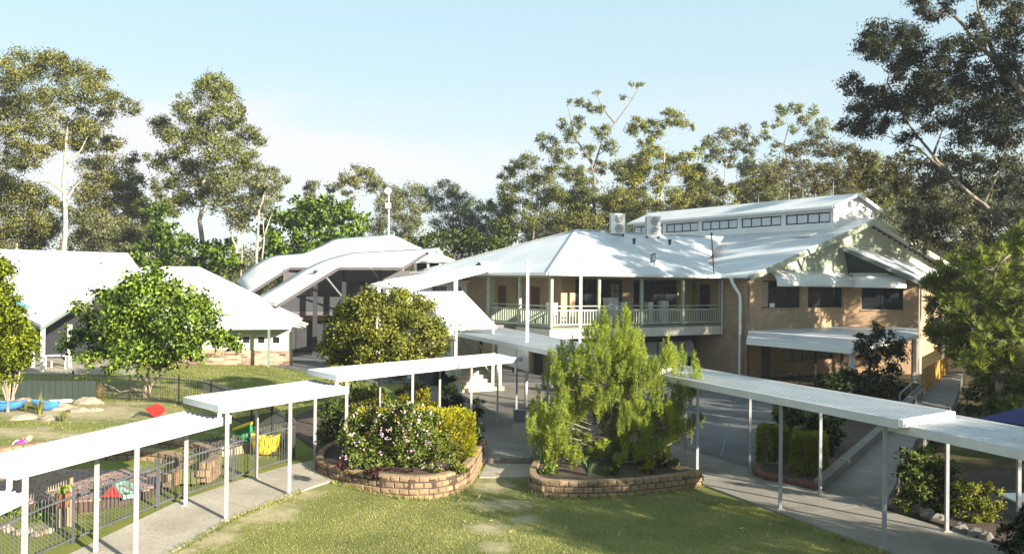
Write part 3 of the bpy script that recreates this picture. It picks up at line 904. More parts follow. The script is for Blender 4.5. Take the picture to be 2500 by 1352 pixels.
# ------------------------------------------------------------------ fences
def hairpin(h, w, r):
    """one loop-topped pair of bars, origin at ground under its middle, running along x."""
    pts = [(-w / 2, 0, 0.07), (-w / 2, 0, h - w / 2)]
    for k in range(1, 5):
        a = math.pi - math.pi * k / 5
        pts.append((w / 2 * math.cos(a), 0, h - w / 2 + w / 2 * math.sin(a)))
    pts += [(w / 2, 0, h - w / 2), (w / 2, 0, 0.07)]
    return MB().tube(pts, r, 5)

def fence(label, line, h, m, post_step=2.4, loop=True, pitch=0.2, r=0.009, single=True, cat='fence', group=None, name='bar_fence', top=0.17, postw=0.05, zf=None):
    zf = zf or gz
    pts = [Vector((p[0], p[1], 0)) for p in line]
    root = thing(name, label, cat, (pts[0].x, pts[0].y, zf(pts[0].x, pts[0].y)), group)
    L0 = root.location
    for p, d in resample(pts, post_step):
        z = zf(p.x, p.y)
        MB().box((p.x - postw / 2, p.y - postw / 2, z - 0.05), (p.x + postw / 2, p.y + postw / 2, z + h + 0.04)).build('post', m, root)
    pp = [p for p, d in resample(pts, 0.8)] + [pts[-1]]
    for hh in (0.12, h - top):
        b = MB()
        for a, c in zip(pp, pp[1:]):
            b.beam(Vector((a.x, a.y, zf(a.x, a.y) + hh)), Vector((c.x, c.y, zf(c.x, c.y) + hh)), 0.035, 0.035)
        b.build('rail', m, root)
    items = resample(pts, pitch)
    if loop: mb = hairpin(h, pitch * 0.5, r)
    else: mb = MB().tube([(0, 0, 0.08), (0, 0, h)], r, 5)
    if single and len(items) <= 300:
        me = mb.mesh('loop_bar' if loop else 'bar', m)
        for p, d in items:
            o = link(me.name.split('.')[0], me, root)
            o.location = (p.x - L0.x, p.y - L0.y, zf(p.x, p.y) - L0.z)
            o.rotation_euler = (0, 0, math.atan2(d.y, d.x))
    else:
        b = MB()
        for p, d in items:
            c_, s_ = d.x, d.y
            z = zf(p.x, p.y)
            b.add([(p.x + v[0] * c_ - v[1] * s_, p.y + v[0] * s_ + v[1] * c_, z + v[2]) for v in mb.v], mb.f)
        o = b.build('bars', m, root); o['kind'] = 'stuff'
    return root
fl = [G(-60, 1440), G(60, 1383), G(121, 1350), G(237, 1303), G(420, 1227), G(560, 1179), G(670, 1140), G(717, 1128)]
fence('loop-topped dark metal fence along the left path beside the sandpit', [p.xy for p in fl], 1.18, MT['fence_grey'], 2.35, group='playground fences')
fb = [G(30, 973), G(266, 976), G(389, 983), G(496, 994), G(600, 1043), G(704, 1108), G(719, 1126)]
fence('loop-topped dark metal fence at the back of the play area, round the small tree', [p.xy for p in fb], 1.2, MT['black'], 2.6, pitch=0.2, single=True, group='playground fences')
fc = [G(173, 1286), G(90, 1252), G(20, 1226)]
fence('short pale metal fence panel left of the red play tent', [p.xy for p in fc], 1.15, MT['timber'], 3.4, loop=False, pitch=0.11, r=0.010, group='playground fences', name='pale_bar_fence', top=0.06)
ps = thing('privacy_screen', 'solid dark green screen behind the blue boat and rocks', 'screen', G(40, 974), None)
a, c = G(38, 976), G(236, 977)
dd = (c - a).normalized()
nseg = 14
for k in range(nseg):
    p0 = a + (c - a) * (k / nseg); p1 = a + (c - a) * ((k + 0.94) / nseg)
    MB().beam(p0 + Z_ * 0.42 + Vector((0, -0.08 + 0.02 * (k % 2), 0)), p1 + Z_ * 0.42 + Vector((0, -0.08 + 0.02 * (k % 2), 0)), 0.03, 0.82).build('panel', MT['dark_green'], ps)
fg = [atz(1826, 943, 0.05), atz(1905, 955, 0.05), atz(1985, 973, 0.05), atz(2060, 992, 0.05)]
fence('black bar fence in front of the carport under the gable', [p.xy for p in fg], 1.15, MT['black'], 2.0, loop=False, pitch=0.12, r=0.011, name='yard_fence', zf=lambda x, y: 0.0)
# ------------------------------------------------------------------ the two-storey brick building
def P(a, b, z=0.0):
    return CORNER + A_ * a + B_ * b + Z_ * z
def seen(nm, o): return o

main = thing('school_building', 'two-storey tan brick school building with white hip roof, verandah and clerestory', 'building', tuple(P(5, 9)))

def wall_panel(mb, o, u, w, z0, z1, t, n, holes=()):
    """wall of thickness t going back along n, from o along u for w, with rectangular holes (u0,u1,z0,z1)."""
    xs = sorted({0.0, w} | {h[0] for h in holes} | {h[1] for h in holes})
    zs = sorted({z0, z1} | {h[2] for h in holes} | {h[3] for h in holes})
    for x0, x1 in zip(xs, xs[1:]):
        for a, c in zip(zs, zs[1:]):
            xm, zm = (x0 + x1) / 2, (a + c) / 2
            if any(h[0] < xm < h[1] and h[2] < zm < h[3] for h in holes): continue
            mb.obox(Vector(o) + Vector(u) * x0 + Z_ * a, u, n, Z_, x1 - x0, t, c - a)
    return mb

def window(parent, o, u, n, u0, u1, z0, z1, cols=2, rows=1, fm='black', gm='glass', depth=0.12, fw=0.05, name='window'):
    """frame and panes set into an opening of a wall with origin o, along u, going back along n."""
    base = Vector(o) + Vector(n) * depth
    fr = MB(); w, h = u1 - u0, z1 - z0
    for k in range(cols + 1):
        x = u0 + w * k / cols
        x = min(max(x, u0 + fw / 2), u1 - fw / 2)
        fr.obox(base + u * (x - fw / 2) + Z_ * z0, u, n, Z_, fw, 0.06, h)
    for k in range(rows + 1):
        z = z0 + h * k / rows
        z = min(max(z, z0 + fw / 2), z1 - fw / 2)
        for c in range(cols):
            fr.obox(base + u * (u0 + w * c / cols + fw / 2 + 0.001) + n * 0.004 + Z_ * (z - fw / 2), u, n, Z_, w / cols - fw - 0.002, 0.05, fw)
    f = fr.build(name, MT[fm], parent)
    for c in range(cols):
        for r in range(rows):
            MB().obox(base + n * 0.025 + u * (u0 + w * c / cols + fw * 0.45) + Z_ * (z0 + h * r / rows + fw * 0.45), u, n, Z_, w / cols - fw * 0.9, 0.012, h / rows - fw * 0.9).build('pane', MT[gm], f)
    return f

ZD, ZB, ZE = 3.15, 5.82, 6.08       # deck top, underside of the verandah beam, gutter top
# deck, L-shaped, and its fascia
b = MB()
b.prism([P(0, 0).xy, P(0, 12.6).xy, P(2.2, 12.6).xy, P(2.2, 2.2).xy, P(9.0, 2.2).xy, P(9.0, 0).xy], ZD - 0.16, ZD)
b.build('verandah_deck', MT['concrete_dark'], main)
b = MB(); b.obox(P(0.02, 0.0, ZD - 0.62), B_, -A_, Z_, 12.55, 0.07, 0.5); b.build('front_deck_fascia', MT['cream'], main)
b = MB(); b.obox(P(-0.05, 0.0, ZD - 0.62), A_, -B_, Z_, 9.0, 0.07, 0.5); b.build('side_deck_fascia', MT['cream'], main)
# verandah posts
for a, bb in [(0.1, 0.1), (0.1, 3.27), (0.1, 6.32), (0.1, 9.47), (0.1, 12.5), (3.24, 0.1), (6.5, 0.1)]:
    w = 0.075 if (a, bb) != (6.5, 0.1) else 0.17
    q = P(a, bb)
    MB().obox(q - A_ * w - B_ * w + Z_ * ZD, A_, B_, Z_, 2 * w, 2 * w, ZB - ZD).build('verandah_post', MT['sage'], main)
for a, bb in [(0.3, 0.3), (0.3, 4.2), (0.3, 8.4), (4.0, 0.3), (8.0, 0.3)]:
    q = P(a, bb)
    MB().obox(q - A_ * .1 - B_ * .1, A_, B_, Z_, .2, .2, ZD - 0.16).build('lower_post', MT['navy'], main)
# beams and gutters
MB().obox(P(0.02, 0.02, ZB), B_, A_, Z_, 12.55, 0.16, 0.2).build('front_beam', MT['sage'], main)
MB().obox(P(0.182, 0.02, ZB), A_, B_, Z_, 8.6, 0.16, 0.2).build('side_beam', MT['sage'], main)
# balustrade
bal_m = MB().box((-0.033, -0.022, 0), (0.033, 0.022, 0.72)).mesh('baluster', MT['sage'])
def balustrade(a0, b0, a1, b1, n):
    p0, p1 = P(a0, b0, ZD), P(a1, b1, ZD)
    d = (p1 - p0).normalized()
    r = MB()
    root = MB().beam(p0 + Z_ * 1.12, p1 + Z_ * 1.12, 0.09, 0.05).build('balustrade', MT['sage'], main)
    MB().beam(p0 + Z_ * 0.89, p1 + Z_ * 0.89, 0.05, 0.08).build('rail', MT['sage'], root)
    MB().beam(p0 + Z_ * 0.12, p1 + Z_ * 0.12, 0.05, 0.08).build('rail', MT['sage'], root)
    for k in range(n):
        o = link('baluster', bal_m, root)
        q = p0.lerp(p1, (k + 0.5) / n) + Z_ * 0.14
        w0 = worldloc(root)
        o.location = q - w0
        o.rotation_euler = (0, 0, math.atan2(d.y, d.x))
for b0, b1 in [(0.2, 3.19), (3.36, 6.24), (6.4, 9.39), (9.55, 12.42)]:
    balustrade(0.1, b0, 0.1, b1, 15)
for a0, a1 in [(0.2, 3.16), (3.32, 6.32)]:
    balustrade(a0, 0.1, a1, 0.1, 15)
# upper walls behind the verandah
wb = wall_panel(MB(), P(2.2, 2.2), B_, 10.4, ZD, 6.05, 0.25, A_, [(0.99, 4.44, 4.05, 5.75), (5.28, 8.8, 4.05, 5.75), (10.0, 10.39, ZD, 5.6)])
wb.build('front_wall', MT['brick_b'], main)
wb = wall_panel(MB(), P(2.46, 2.2), A_, 14.0, ZD, 6.05, 0.25, B_, [(1.9, 2.9, ZD, 5.3), (3.9, 4.5, 4.4, 5.4), (5.7, 6.7, ZD, 5.3)])
wb.build('side_wall', MT['brick_a'], main)
window(main, P(2.2, 2.2), B_, A_, 0.99, 4.44, 4.05, 5.75, 4, 1)
window(main, P(2.2, 2.2), B_, A_, 5.28, 8.8, 4.05, 5.75, 4, 1)
window(main, P(2.46, 2.2), A_, B_, 3.9, 4.5, 4.4, 5.4, 1, 1)
for a0 in (1.9, 5.7):
    MB().obox(P(2.46 + a0 + 0.04, 2.32, ZD), A_, B_, Z_, 0.92, 0.05, 2.1).build('door', MT['timber_dark'], main)
MB().obox(P(2.32, 12.24, ZD), B_, A_, Z_, 0.34, 0.05, 2.42).build('lime_panel', MT['lime'], main)
# return wall facing left, with the dark door
wr = wall_panel(MB(), P(-1.97, 12.62), A_, 4.4, 0.0, 6.05, 0.25, B_, [(3.04, 4.02, ZD, 5.55)])
wr.build('return_wall', MT['brick_a'], main)
dr = MB().obox(P(1.09, 12.72, ZD), A_, B_, Z_, 0.94, 0.05, 2.36).build('door', MT['navy'], main)
MB().obox(P(1.18, 12.66, ZD + 1.05), A_, B_, Z_, 0.04, 0.05, 0.12).build('handle', MT['white_metal'], dr)
# ground floor under the verandah
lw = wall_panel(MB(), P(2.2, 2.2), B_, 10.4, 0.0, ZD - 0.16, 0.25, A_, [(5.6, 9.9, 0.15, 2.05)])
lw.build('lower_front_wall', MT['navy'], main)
window(main, P(2.2, 2.2), B_, A_, 5.6, 9.9, 0.15, 2.05, 5, 2, 'black', 'glass_light', 0.1, 0.06)
lw = wall_panel(MB(), P(2.46, 2.2), A_, 14.0, 0.0, ZD - 0.16, 0.25, B_, [(1.5, 2.6, 0, 2.2), (4.2, 6.6, 0.9, 2.2)])
lw.build('lower_side_wall', MT['brick_a'], main)
window(main, P(2.46, 2.2), A_, B_, 4.2, 6.6, 0.9, 2.2, 3, 1)
MB().obox(P(3.98, 2.32, 0), A_, B_, Z_, 1.06, 0.05, 2.18).build('door', MT['navy'], main)
# leaf-shaped pale plaque on the navy wall
pc = P(2.17, 12.05, 1.55)
b = MB(); ring = []
for k in range(20):
    t = 2 * math.pi * k / 20
    r = 0.36 * (1.0 - 0.18 * math.sin(t))
    ring.append(pc + B_ * (r * math.cos(t) * (1 if math.sin(t) > -0.2 else 0.7)) + Z_ * (0.52 * math.sin(t)))
b.slab(ring, 0.04, A_); b.build('plaque', MT['white'], main)
MB().obox(P(0.9, 8.2, ZD - 0.36), B_, A_, Z_, 1.25, 0.14, 0.09).build('batten_light', MT['white'], main)
# gable front wall with windows
K0 = P(-1.97, 12.62)
gw = wall_panel(MB(), K0 + B_ * 0.002, B_, 8.97, 0.0, 6.25, 0.25, A_, [(1.25, 4.67, 4.15, 5.8), (5.34, 8.68, 4.15, 5.8), (1.2, 2.2, 0, 2.2), (3.2, 7.8, 0.9, 2.1)])
gw.build('gable_brick_wall', MT['brick_b'], main)
window(main, K0, B_, A_, 1.25, 4.67, 4.15, 5.8, 3, 1)
window(main, K0, B_, A_, 5.34, 8.68, 4.15, 5.8, 3, 1)
window(main, K0, B_, A_, 3.2, 7.8, 0.9, 2.1, 5, 1)
MB().obox(K0 + B_ * 1.25 + A_ * 0.12, B_, A_, Z_, 0.9, 0.05, 2.18).build('door', MT['wall_grey'], main)
for x0, x1 in ((1.25, 4.67), (5.34, 8.68)):
    MB().obox(K0 + B_ * (x0 - 0.05) - A_ * 0.05 + Z_ * 4.05, B_, A_, Z_, x1 - x0 + 0.1, 0.3, 0.095).build('window_sill', MT['brick_b'], main)
# angled wing
I0 = K0 + B_ * 8.97
ww = wall_panel(MB(), I0, W_, 4.35, 0.0, 6.25, 0.25, N_, [(0.957, 3.43, 4.05, 5.8)])
ww.build('wing_wall', MT['brick_w'], main)
window(main, I0, W_, N_, 0.957, 3.43, 4.05, 5.8, 2, 1)
MB().obox(I0 + W_ * 0.9 - N_ * 0.05 + Z_ * 3.95, W_, N_, Z_, 2.58, 0.3, 0.095).build('window_sill', MT['brick_w'], main)
ws = wall_panel(MB(), I0 + W_ * 4.352 + N_ * 0.002, N_, 7.0, 0.0, 5.9, 0.25, -W_)
ws.build('wing_side_wall', MT['brick_n'], main)
MB().tube([I0 + W_ * 4.5 + N_ * 0.25, I0 + W_ * 4.5 + N_ * 0.25 + Z_ * 5.6], 0.06, 8).build('downpipe', MT['white'], main)

# things seen in the windows: a pale curtain, a white sheet of paper, a glazed inner door
MB().obox(K0 + B_ * 1.32 + A_ * 0.05 + Z_ * 4.22, B_, A_, Z_, 0.5, 0.03, 1.5).build('curtain', MT['timber'], main)
MB().obox(K0 + B_ * 2.0 + A_ * 0.06 + Z_ * 4.2, B_, A_, Z_, 0.42, 0.03, 0.24).build('notice', MT['white'], main)
window(main, P(2.2, 2.2), B_, A_, 3.55, 4.3, 4.15, 5.55, 2, 3, 'black', 'timber', 0.06, 0.05, 'inner_door')
# ---- roofs
RIDGE_B, ZR = 10.95, 9.95                     # ridge of the main gable, measured along B from K0
pit = (ZR - 6.1) / 11.45
def GP(s, t, z):                              # s along A from the gable wall, t along B from K0
    return K0 + A_ * s + B_ * t + Z_ * z
def mainz(t): return ZR - pit * abs(t - RIDGE_B)
left_face = [GP(-0.75, -0.5, mainz(-0.5)), GP(-0.75, RIDGE_B, ZR), GP(24, RIDGE_B, ZR), GP(24, -0.5, mainz(-0.5))]
right_face = [GP(-0.75, RIDGE_B, ZR), GP(-0.75, 22.4, mainz(22.4)), GP(24, 22.4, mainz(22.4)), GP(24, RIDGE_B, ZR)]
MB().slab(left_face, 0.12).build('main_roof_left', MT['white_roof_a'], main)
MB().slab(right_face, 0.12).build('main_roof_right', MT['white_roof_a'], main)
b = MB()
b.beam(GP(-0.78, -0.55, mainz(-0.5) - 0.2), GP(-0.78, RIDGE_B, ZR - 0.19), 0.07, 0.32); b.build('bargeboard', MT['pale_green'], main)
MB().beam(GP(-0.78, RIDGE_B + 0.05, ZR - 0.19), GP(-0.78, 22.4, mainz(22.4) - 0.2), 0.07, 0.32).build('bargeboard', MT['pale_green'], main)
MB().beam(GP(-0.6, -0.58, mainz(-0.5) - 0.09), GP(2.2, -0.58, mainz(-0.5) - 0.09), 0.14, 0.16).build('gutter', MT['white'], main)
MB().beam(GP(-0.45, -0.3, mainz(-0.5) - 0.24), GP(2.2, -0.3, mainz(-0.5) - 0.24), 0.5, 0.05).build('soffit', MT['fascia_grey'], main)
# gable cladding of lapped boards, each its own piece
zb, k = 6.26, 0
while zb < ZR - 0.5:
    half = (ZR - 0.25 - zb - 0.19) / pit
    t0, t1 = max(0.05, RIDGE_B - half), min(21.8, RIDGE_B + half)
    b = MB()
    q0, q1 = GP(0.0, t0, zb), GP(0.0, t1, zb)
    t0u, t1u = max(0.05, RIDGE_B - max(0, half - 0.19 / pit)), min(21.8, RIDGE_B + max(0, half - 0.19 / pit))
    b.hexa([GP(-0.045, t0, zb), GP(-0.045, t1, zb), GP(0.05, t1, zb), GP(0.05, t0, zb)], [GP(-0.012, t0, zb + 0.186), GP(-0.012, t1, zb + 0.186), GP(0.05, t1, zb + 0.186), GP(0.05, t0, zb + 0.186)])
    b.build('weatherboard', MT['pale_green'], main)
    zb += 0.19
b = MB(); b.poly([GP(0.06, 0, 6.2), GP(0.06, 21.9, 6.2), GP(0.06, RIDGE_B, ZR - 0.2)]); b.build('gable_lining', MT['dark_green'], main)
# verandah hip roof
ZC = 6.06
apex = P(6.1, 6.1, 8.85)
e0, e1 = P(-0.45, -0.45, ZC), P(-0.45, 12.2, ZC)
e2 = P(16.6, -0.45, ZC)
rid = P(6.1, 18.8, 8.85)
MB().slab([e0, e1, P(2.0, 13.2, 7.0), rid, apex], 0.09).build('verandah_roof_front', MT['white_roof_b'], main)
MB().slab([e0, apex, e2], 0.09).build('verandah_roof_side', MT['white_roof_a'], main)
MB().slab([apex, rid, P(16.6, 18.8, ZC), e2], 0.09).build('verandah_roof_rear', MT['white_roof_b'], main)
MB().beam(e0 + Z_ * 0.02 + (apex - e0) * 0.004, apex + Z_ * 0.03, 0.18, 0.05).build('hip_cap', MT['white_metal'], main)
MB().beam(apex + Z_ * 0.03, rid + Z_ * 0.03, 0.18, 0.05).build('ridge_cap', MT['white_metal'], main)
MB().beam(e2 + Z_ * 0.02, apex + Z_ * 0.03, 0.18, 0.05).build('hip_cap', MT['white_metal'], main)
MB().beam(P(-0.5, -0.5, ZC - 0.075), P(-0.5, 12.0, ZC - 0.075), 0.13, 0.15).build('front_gutter', MT['white'], main)
MB().beam(P(-0.43, -0.5, ZC - 0.076), P(16.5, -0.5, ZC - 0.076), 0.13, 0.15).build('side_gutter', MT['white'], main)
MB().slab([P(-0.4, -0.4, ZB + 0.24), P(-0.4, 12.3, ZB + 0.24), P(2.2, 12.3, ZB + 0.24), P(2.2, -0.4, ZB + 0.24)], 0.02).build('verandah_ceiling', MT['sage'], main)
MB().slab([P(2.21, -0.4, ZB + 0.24), P(2.21, 2.2, ZB + 0.24), P(16, 2.2, ZB + 0.24), P(16, -0.4, ZB + 0.24)], 0.02).build('side_ceiling', MT['sage'], main)
# small gablet on the side roof
gp = P(6.9, -0.2, 0)
b = MB()
for s in (-1, 1):
    b.slab([P(6.9 + s * 1.2, -0.5, 6.1), P(6.9, -0.5, 6.75), P(6.9, 1.6, 6.75), P(6.9 + s * 1.2, 0.4, 6.3)], 0.05)
b.build('gablet_roof', MT['white_metal'], main)
b = MB(); b.slab([P(5.9, -0.35, 6.1), P(7.9, -0.35, 6.1), P(6.9, -0.35, 6.62)], 0.04, B_); b.build('gablet_vent', MT['grey_metal'], main)
# clerestory monitor on the main ridge
mt0, mt1, ms0, ms1, mzb, mze, mzr = RIDGE_B - 2.15, RIDGE_B + 2.15, 0.85, 21.0, 9.1, 10.75, 11.6
NWN = 20
L_ = ms1 - ms0
groups = [(ms0 + 0.25 + g * 4.05, 4) for g in range(5)]
hol = []
for g0, n in groups:
    hol.append((g0 - ms0, g0 - ms0 + 3.65, 9.66, 10.36))
mo = GP(ms0, mt0, 0)
wall_panel(MB(), mo, A_, L_, mzb, mze, 0.15, B_, hol).build('clerestory_wall', MT['white'], main)
for h in hol:
    window(main, mo, A_, B_, h[0], h[1], h[2], h[3], 4, 1, 'navy', 'glass_light', 0.03, 0.09, 'clerestory_window')
b = MB(); b.hexa([GP(ms0 - 0.002, mt0 + 0.16, 8.6), GP(ms0 - 0.002, mt1, 8.6), GP(ms0 + 0.12, mt1, 8.6), GP(ms0 + 0.12, mt0 + 0.16, 8.6)], [GP(ms0 - 0.002, mt0 + 0.16, mze), GP(ms0 - 0.002, mt1, mze), GP(ms0 + 0.12, mt1, mze), GP(ms0 + 0.12, mt0 + 0.16, mze)])
b.slab([GP(ms0 - 0.002, mt0, mze), GP(ms0 - 0.002, mt1, mze), GP(ms0 - 0.002, RIDGE_B, mzr - 0.05)], 0.12, A_)
b.build('clerestory_end_wall', MT['white'], main)
wall_panel(MB(), GP(ms0, mt1 - 0.15, 0), A_, L_, mzb, mze, 0.15, B_).build('clerestory_rear_wall', MT['white'], main)
for s, nm in ((-1, 'clerestory_roof_left'), (1, 'clerestory_roof_right')):
    tt = RIDGE_B + s * 2.5
    zz = mzr - (mzr - mze) * 2.5 / 2.15 + 0.08
    MB().slab([GP(ms0 - 0.3, RIDGE_B, mzr + 0.08), GP(ms0 - 0.3, tt, zz), GP(ms1 + 0.3, tt, zz), GP(ms1 + 0.3, RIDGE_B, mzr + 0.08)], 0.1).build(nm, MT['white_roof_a'], main)
    MB().beam(GP(ms0 - 0.33, RIDGE_B, mzr - 0.02), GP(ms0 - 0.33, tt, zz - 0.1), 0.05, 0.2).build('bargeboard', MT['white'], main)
tt = RIDGE_B - 2.55; zz = mzr - (mzr - mze) * 2.5 / 2.15
MB().beam(GP(ms0 - 0.25, tt, zz - 0.02), GP(ms1 + 0.3, tt, zz - 0.02), 0.12, 0.15).build('gutter', MT['white'], main)
# lean-to roof of the wing
r0, r1 = at(2057, 600, 54.6), at(2262, 690, 53.3)
r2, r3 = at(2290, 660, 59.5), at(2170, 618, 58.5)
MB().slab([r0, r1, r2, r3], 0.1).build('wing_roof', MT['white_roof_w'], main)
MB().beam(r0 + Vector((0, -0.04, -0.17)), r1 + Vector((0, -0.04, -0.17)), 0.06, 0.26).build('wing_bargeboard', MT['fascia_grey'], main)
b = MB(); b.slab([I0 + W_ * 0.0 + Z_ * 6.25 + N_ * 0.1, I0 + W_ * 4.3 + Z_ * 6.25 + N_ * 0.1, I0 + W_ * 4.3 + N_ * 0.1 + Z_ * 6.0, Vector((r1.x, r1.y, 0)).lerp(Vector((r0.x, r0.y, 0)), 0.12) + N_ * 0.6 + Z_ * 6.1, Vector((r0.x, r0.y, r0.z - 0.15)) + N_ * 0.6], 0.1, N_)
b.build('wing_gable_lining', MT['dark_green'], main)
MB().slab([I0 + Z_ * 6.25 + N_ * 0.02, I0 + W_ * 4.35 + Z_ * 6.25 + N_ * 0.02, I0 + W_ * 4.35 + Z_ * 6.25 + N_ * 4, I0 + Z_ * 6.25 + N_ * 4], 0.05).build('wing_ceiling', MT['dark_green'], main)
# curved awnings
def awning(o, u, n, x0, x1, z0, z1, out, label):
    b = MB(); rows = []
    for k in range(8):
        t = k / 7 * math.pi / 2
        y, z = -out * math.sin(t) - 0.03, z0 + (z1 - z0) * math.cos(t)
        rows.append([Vector(o) + Vector(u) * x + Vector(n) * y + Z_ * z for x in np.linspace(x0, x1, 4)])
    rows.append([p - Z_ * 0.12 for p in rows[-1]])
    b.grid(rows, 0.012, n)
    return b.build('awning', MT['white'], main, True)
awning(K0, B_, A_, 1.55, 8.96, 5.58, 6.32, 0.85, '')
awning(I0, W_, N_, 0.35, 3.45, 5.55, 6.28, 0.75, '')
MB().beam(K0 + B_ * 1.5 - A_ * 0.06 + Z_ * 6.36, K0 + B_ * 8.9 - A_ * 0.06 + Z_ * 6.36, 0.1, 0.08).build('awning_flashing', MT['white'], main)
MB().beam(I0 + W_ * 0.2 - N_ * 0.06 + Z_ * 6.32, I0 + W_ * 3.45 - N_ * 0.06 + Z_ * 6.32, 0.1, 0.08).build('awning_flashing', MT['white'], main)
# carport roof in the corner
c0, c1 = atz(1823, 829, 2.62), atz(2082, 852, 2.55)
c1 = Vector((16.2, 40.9, 2.55))
c2 = Vector((23.6, 49.9, 2.75))
MB().slab([c0, c1, c2, I0 + W_ * 4.3 + Z_ * 2.95, I0 + Z_ * 2.95, K0 + Z_ * 2.85 + B_ * 0.1], 0.06).build('carport_roof', MT['white_roof_w'], main)
MB().beam(c0 - Z_ * 0.12, c1 - Z_ * 0.12, 0.07, 0.26).build('carport_fascia', MT['white'], main)
MB().beam(c1 - Z_ * 0.11, c2 - Z_ * 0.11, 0.07, 0.2).build('carport_fascia', MT['white'], main)
for q in (c1 + Vector((0.15, 0.4, 0)), c2 + Vector((-0.3, -0.1, 0))):
    MB().box((q.x - .1, q.y - .1, 0), (q.x + .1, q.y + .1, q.z - 0.1)).build('carport_post', MT['white'], main)
for t in (0.3, 0.55, 0.8):
    q = c0.lerp(c1, t) + Vector((2.2, 0.5, 0))
    MB().box((q.x - .05, q.y - .05, 0), (q.x + .05, q.y + .05, 2.5)).build('carport_pole', MT['black'], main)
# rain head and cranked downpipe on the corner
dp = [at(1786, 676, 50.9), at(1788, 690, 50.8), at(1806, 720, 50.6), at(1807, 735, 50.6)]
foot = Vector((dp[-1].x, dp[-1].y, 0.1))
MB().tube(dp + [foot], [0.16, 0.095, 0.085, 0.085, 0.085], 10).build('downpipe', MT['white'], main)
q = P(-0.16, 12.42)
MB().tube([q + Z_ * 5.85, q + Z_ * 2.5], 0.05, 8).build('downpipe', MT['cream'], main)
# back of house so that no light leaks through
b = MB(); b.prism([GP(0.5, 0.3, 0).xy, GP(0.5, 20, 0).xy, GP(24, 20, 0).xy, GP(24, 0.3, 0).xy], 0.0, 6.0); b.build('rear_walls', MT['brick_a'], main)

# ---- things on the building
def ac_unit(label, p, yaw):
    u = thing('air_conditioner', label, 'air conditioner', p, 'outdoor units on the roof', yaw)
    w, d, h = 0.95, 0.36, 1.3
    L0 = MB()
    def loc(mb, name, m, par=u, smooth=False): return link(name, mb.mesh(name, m, smooth), par)
    body = loc(MB().box((-w / 2, 0, 0.12), (w / 2, d, 0.12 + h)), 'casing', MT['white'])
    for k in range(12):
        loc(MB().box((-w / 2 - 0.012, 0.03, 0.2 + k * 0.095), (-w / 2 - 0.001, d - 0.03, 0.255 + k * 0.095)), 'louvre', MT['grey_metal'], body)
    for zc_ in (0.46, 1.08):
        ring = MB(); vs = []
        for k in range(24):
            t = 2 * math.pi * k / 24
            vs.append((0.05 + 0.27 * math.cos(t), -0.004, zc_ + 0.27 * math.sin(t)))
        disc = MB(); disc.slab(vs, 0.02, (0, -1, 0))
        g = loc(disc, 'fan_grille', MT['fan'], u)
        rr = MB()
        for r_ in (0.27, 0.19, 0.11):
            rr.tube([(0.05 + r_ * math.cos(t), -0.03, zc_ + r_ * math.sin(t)) for t in np.linspace(0, 2 * math.pi, 17)], 0.012, 4, False)
        loc(rr, 'guard_ring', MT['white'], g)
    loc(MB().box((-w / 2 + .05, 0.02, 0), (-w / 2 + .11, d - .02, 0.118)), 'foot', MT['black'])
    loc(MB().box((w / 2 - .11, 0.02, 0), (w / 2 - .05, d - .02, 0.118)), 'foot', MT['black'])
    return u
ya = math.atan2(B_.y, B_.x)
ac_unit('outdoor air conditioner unit on the roof ridge, the one nearer the hip peak', at(1509, 575, 54.9), ya - 0.35)
ac_unit('outdoor air conditioner unit on the roof, beside the clerestory windows', at(1596, 581, 55.6), ya - 0.35)
pl = thing('flue_pole', 'thin dark pole rising from the roof valley of the brick building', 'pole', at(1743, 664, 51.5))
MB().tube([at(1743, 668, 51.5), at(1737, 572, 51.5)], 0.035, 6).build('pole', MT['black'], pl)
MB().tube([at(1737.2, 575, 51.5), at(1736.8, 568, 51.5)], 0.055, 6).build('cap', MT['black'], pl)
fl_ = thing('floodlight', 'small grey floodlight standing on the front roof slope', 'floodlight', at(1597, 645, 48.6))
q = at(1596, 632, 48.5)
MB().tube([at(1597, 648, 48.6), q], 0.03, 6).build('bracket', MT['grey_metal'], fl_)
MB().obox(q + Vector((-0.16, -0.03, -0.22)), (0.93, 0.25, 0.2), (-0.26, 0.96, 0), Z_, 0.3, 0.1, 0.5).build('lamp_housing', MT['grey_metal'], fl_)
MB().obox(q + Vector((-0.10, -0.045, -0.13)), (0.93, 0.25, 0.2), (-0.26, 0.96, 0), Z_, 0.19, 0.02, 0.32).build('lens', MT['glass_light'], fl_)
for x, y, d in ((1548, 590, 53.2), (1635, 592, 54.2)):
    v = thing('roof_vent', 'small dark vent stub on the roof, ' + ('below the gap between the air conditioners' if x < 1600 else 'right of the second air conditioner'), 'vent', at(x, y, d), 'roof vents')
    MB().lathe(at(x, y + 2, d), [(0.09, -0.1), (0.09, 0.16), (0.14, 0.17), (0.12, 0.24), (0.02, 0.27)], 10).build('cowl', MT['black'], v)
hv = thing('ridge_vent', 'flat ribbed skylight vent on the roof near the gable peak', 'skylight', at(1985, 560, 55.3))
for k in range(4):
    q = GP(1.2 + k * 0.35, RIDGE_B - 4.0, mainz(RIDGE_B - 4.0) + 0.06)
    MB().obox(q, A_, (B_ + Z_ * pit).normalized(), Z_, 0.3, 0.8, 0.07).build('louvre', MT['white_metal'], hv)

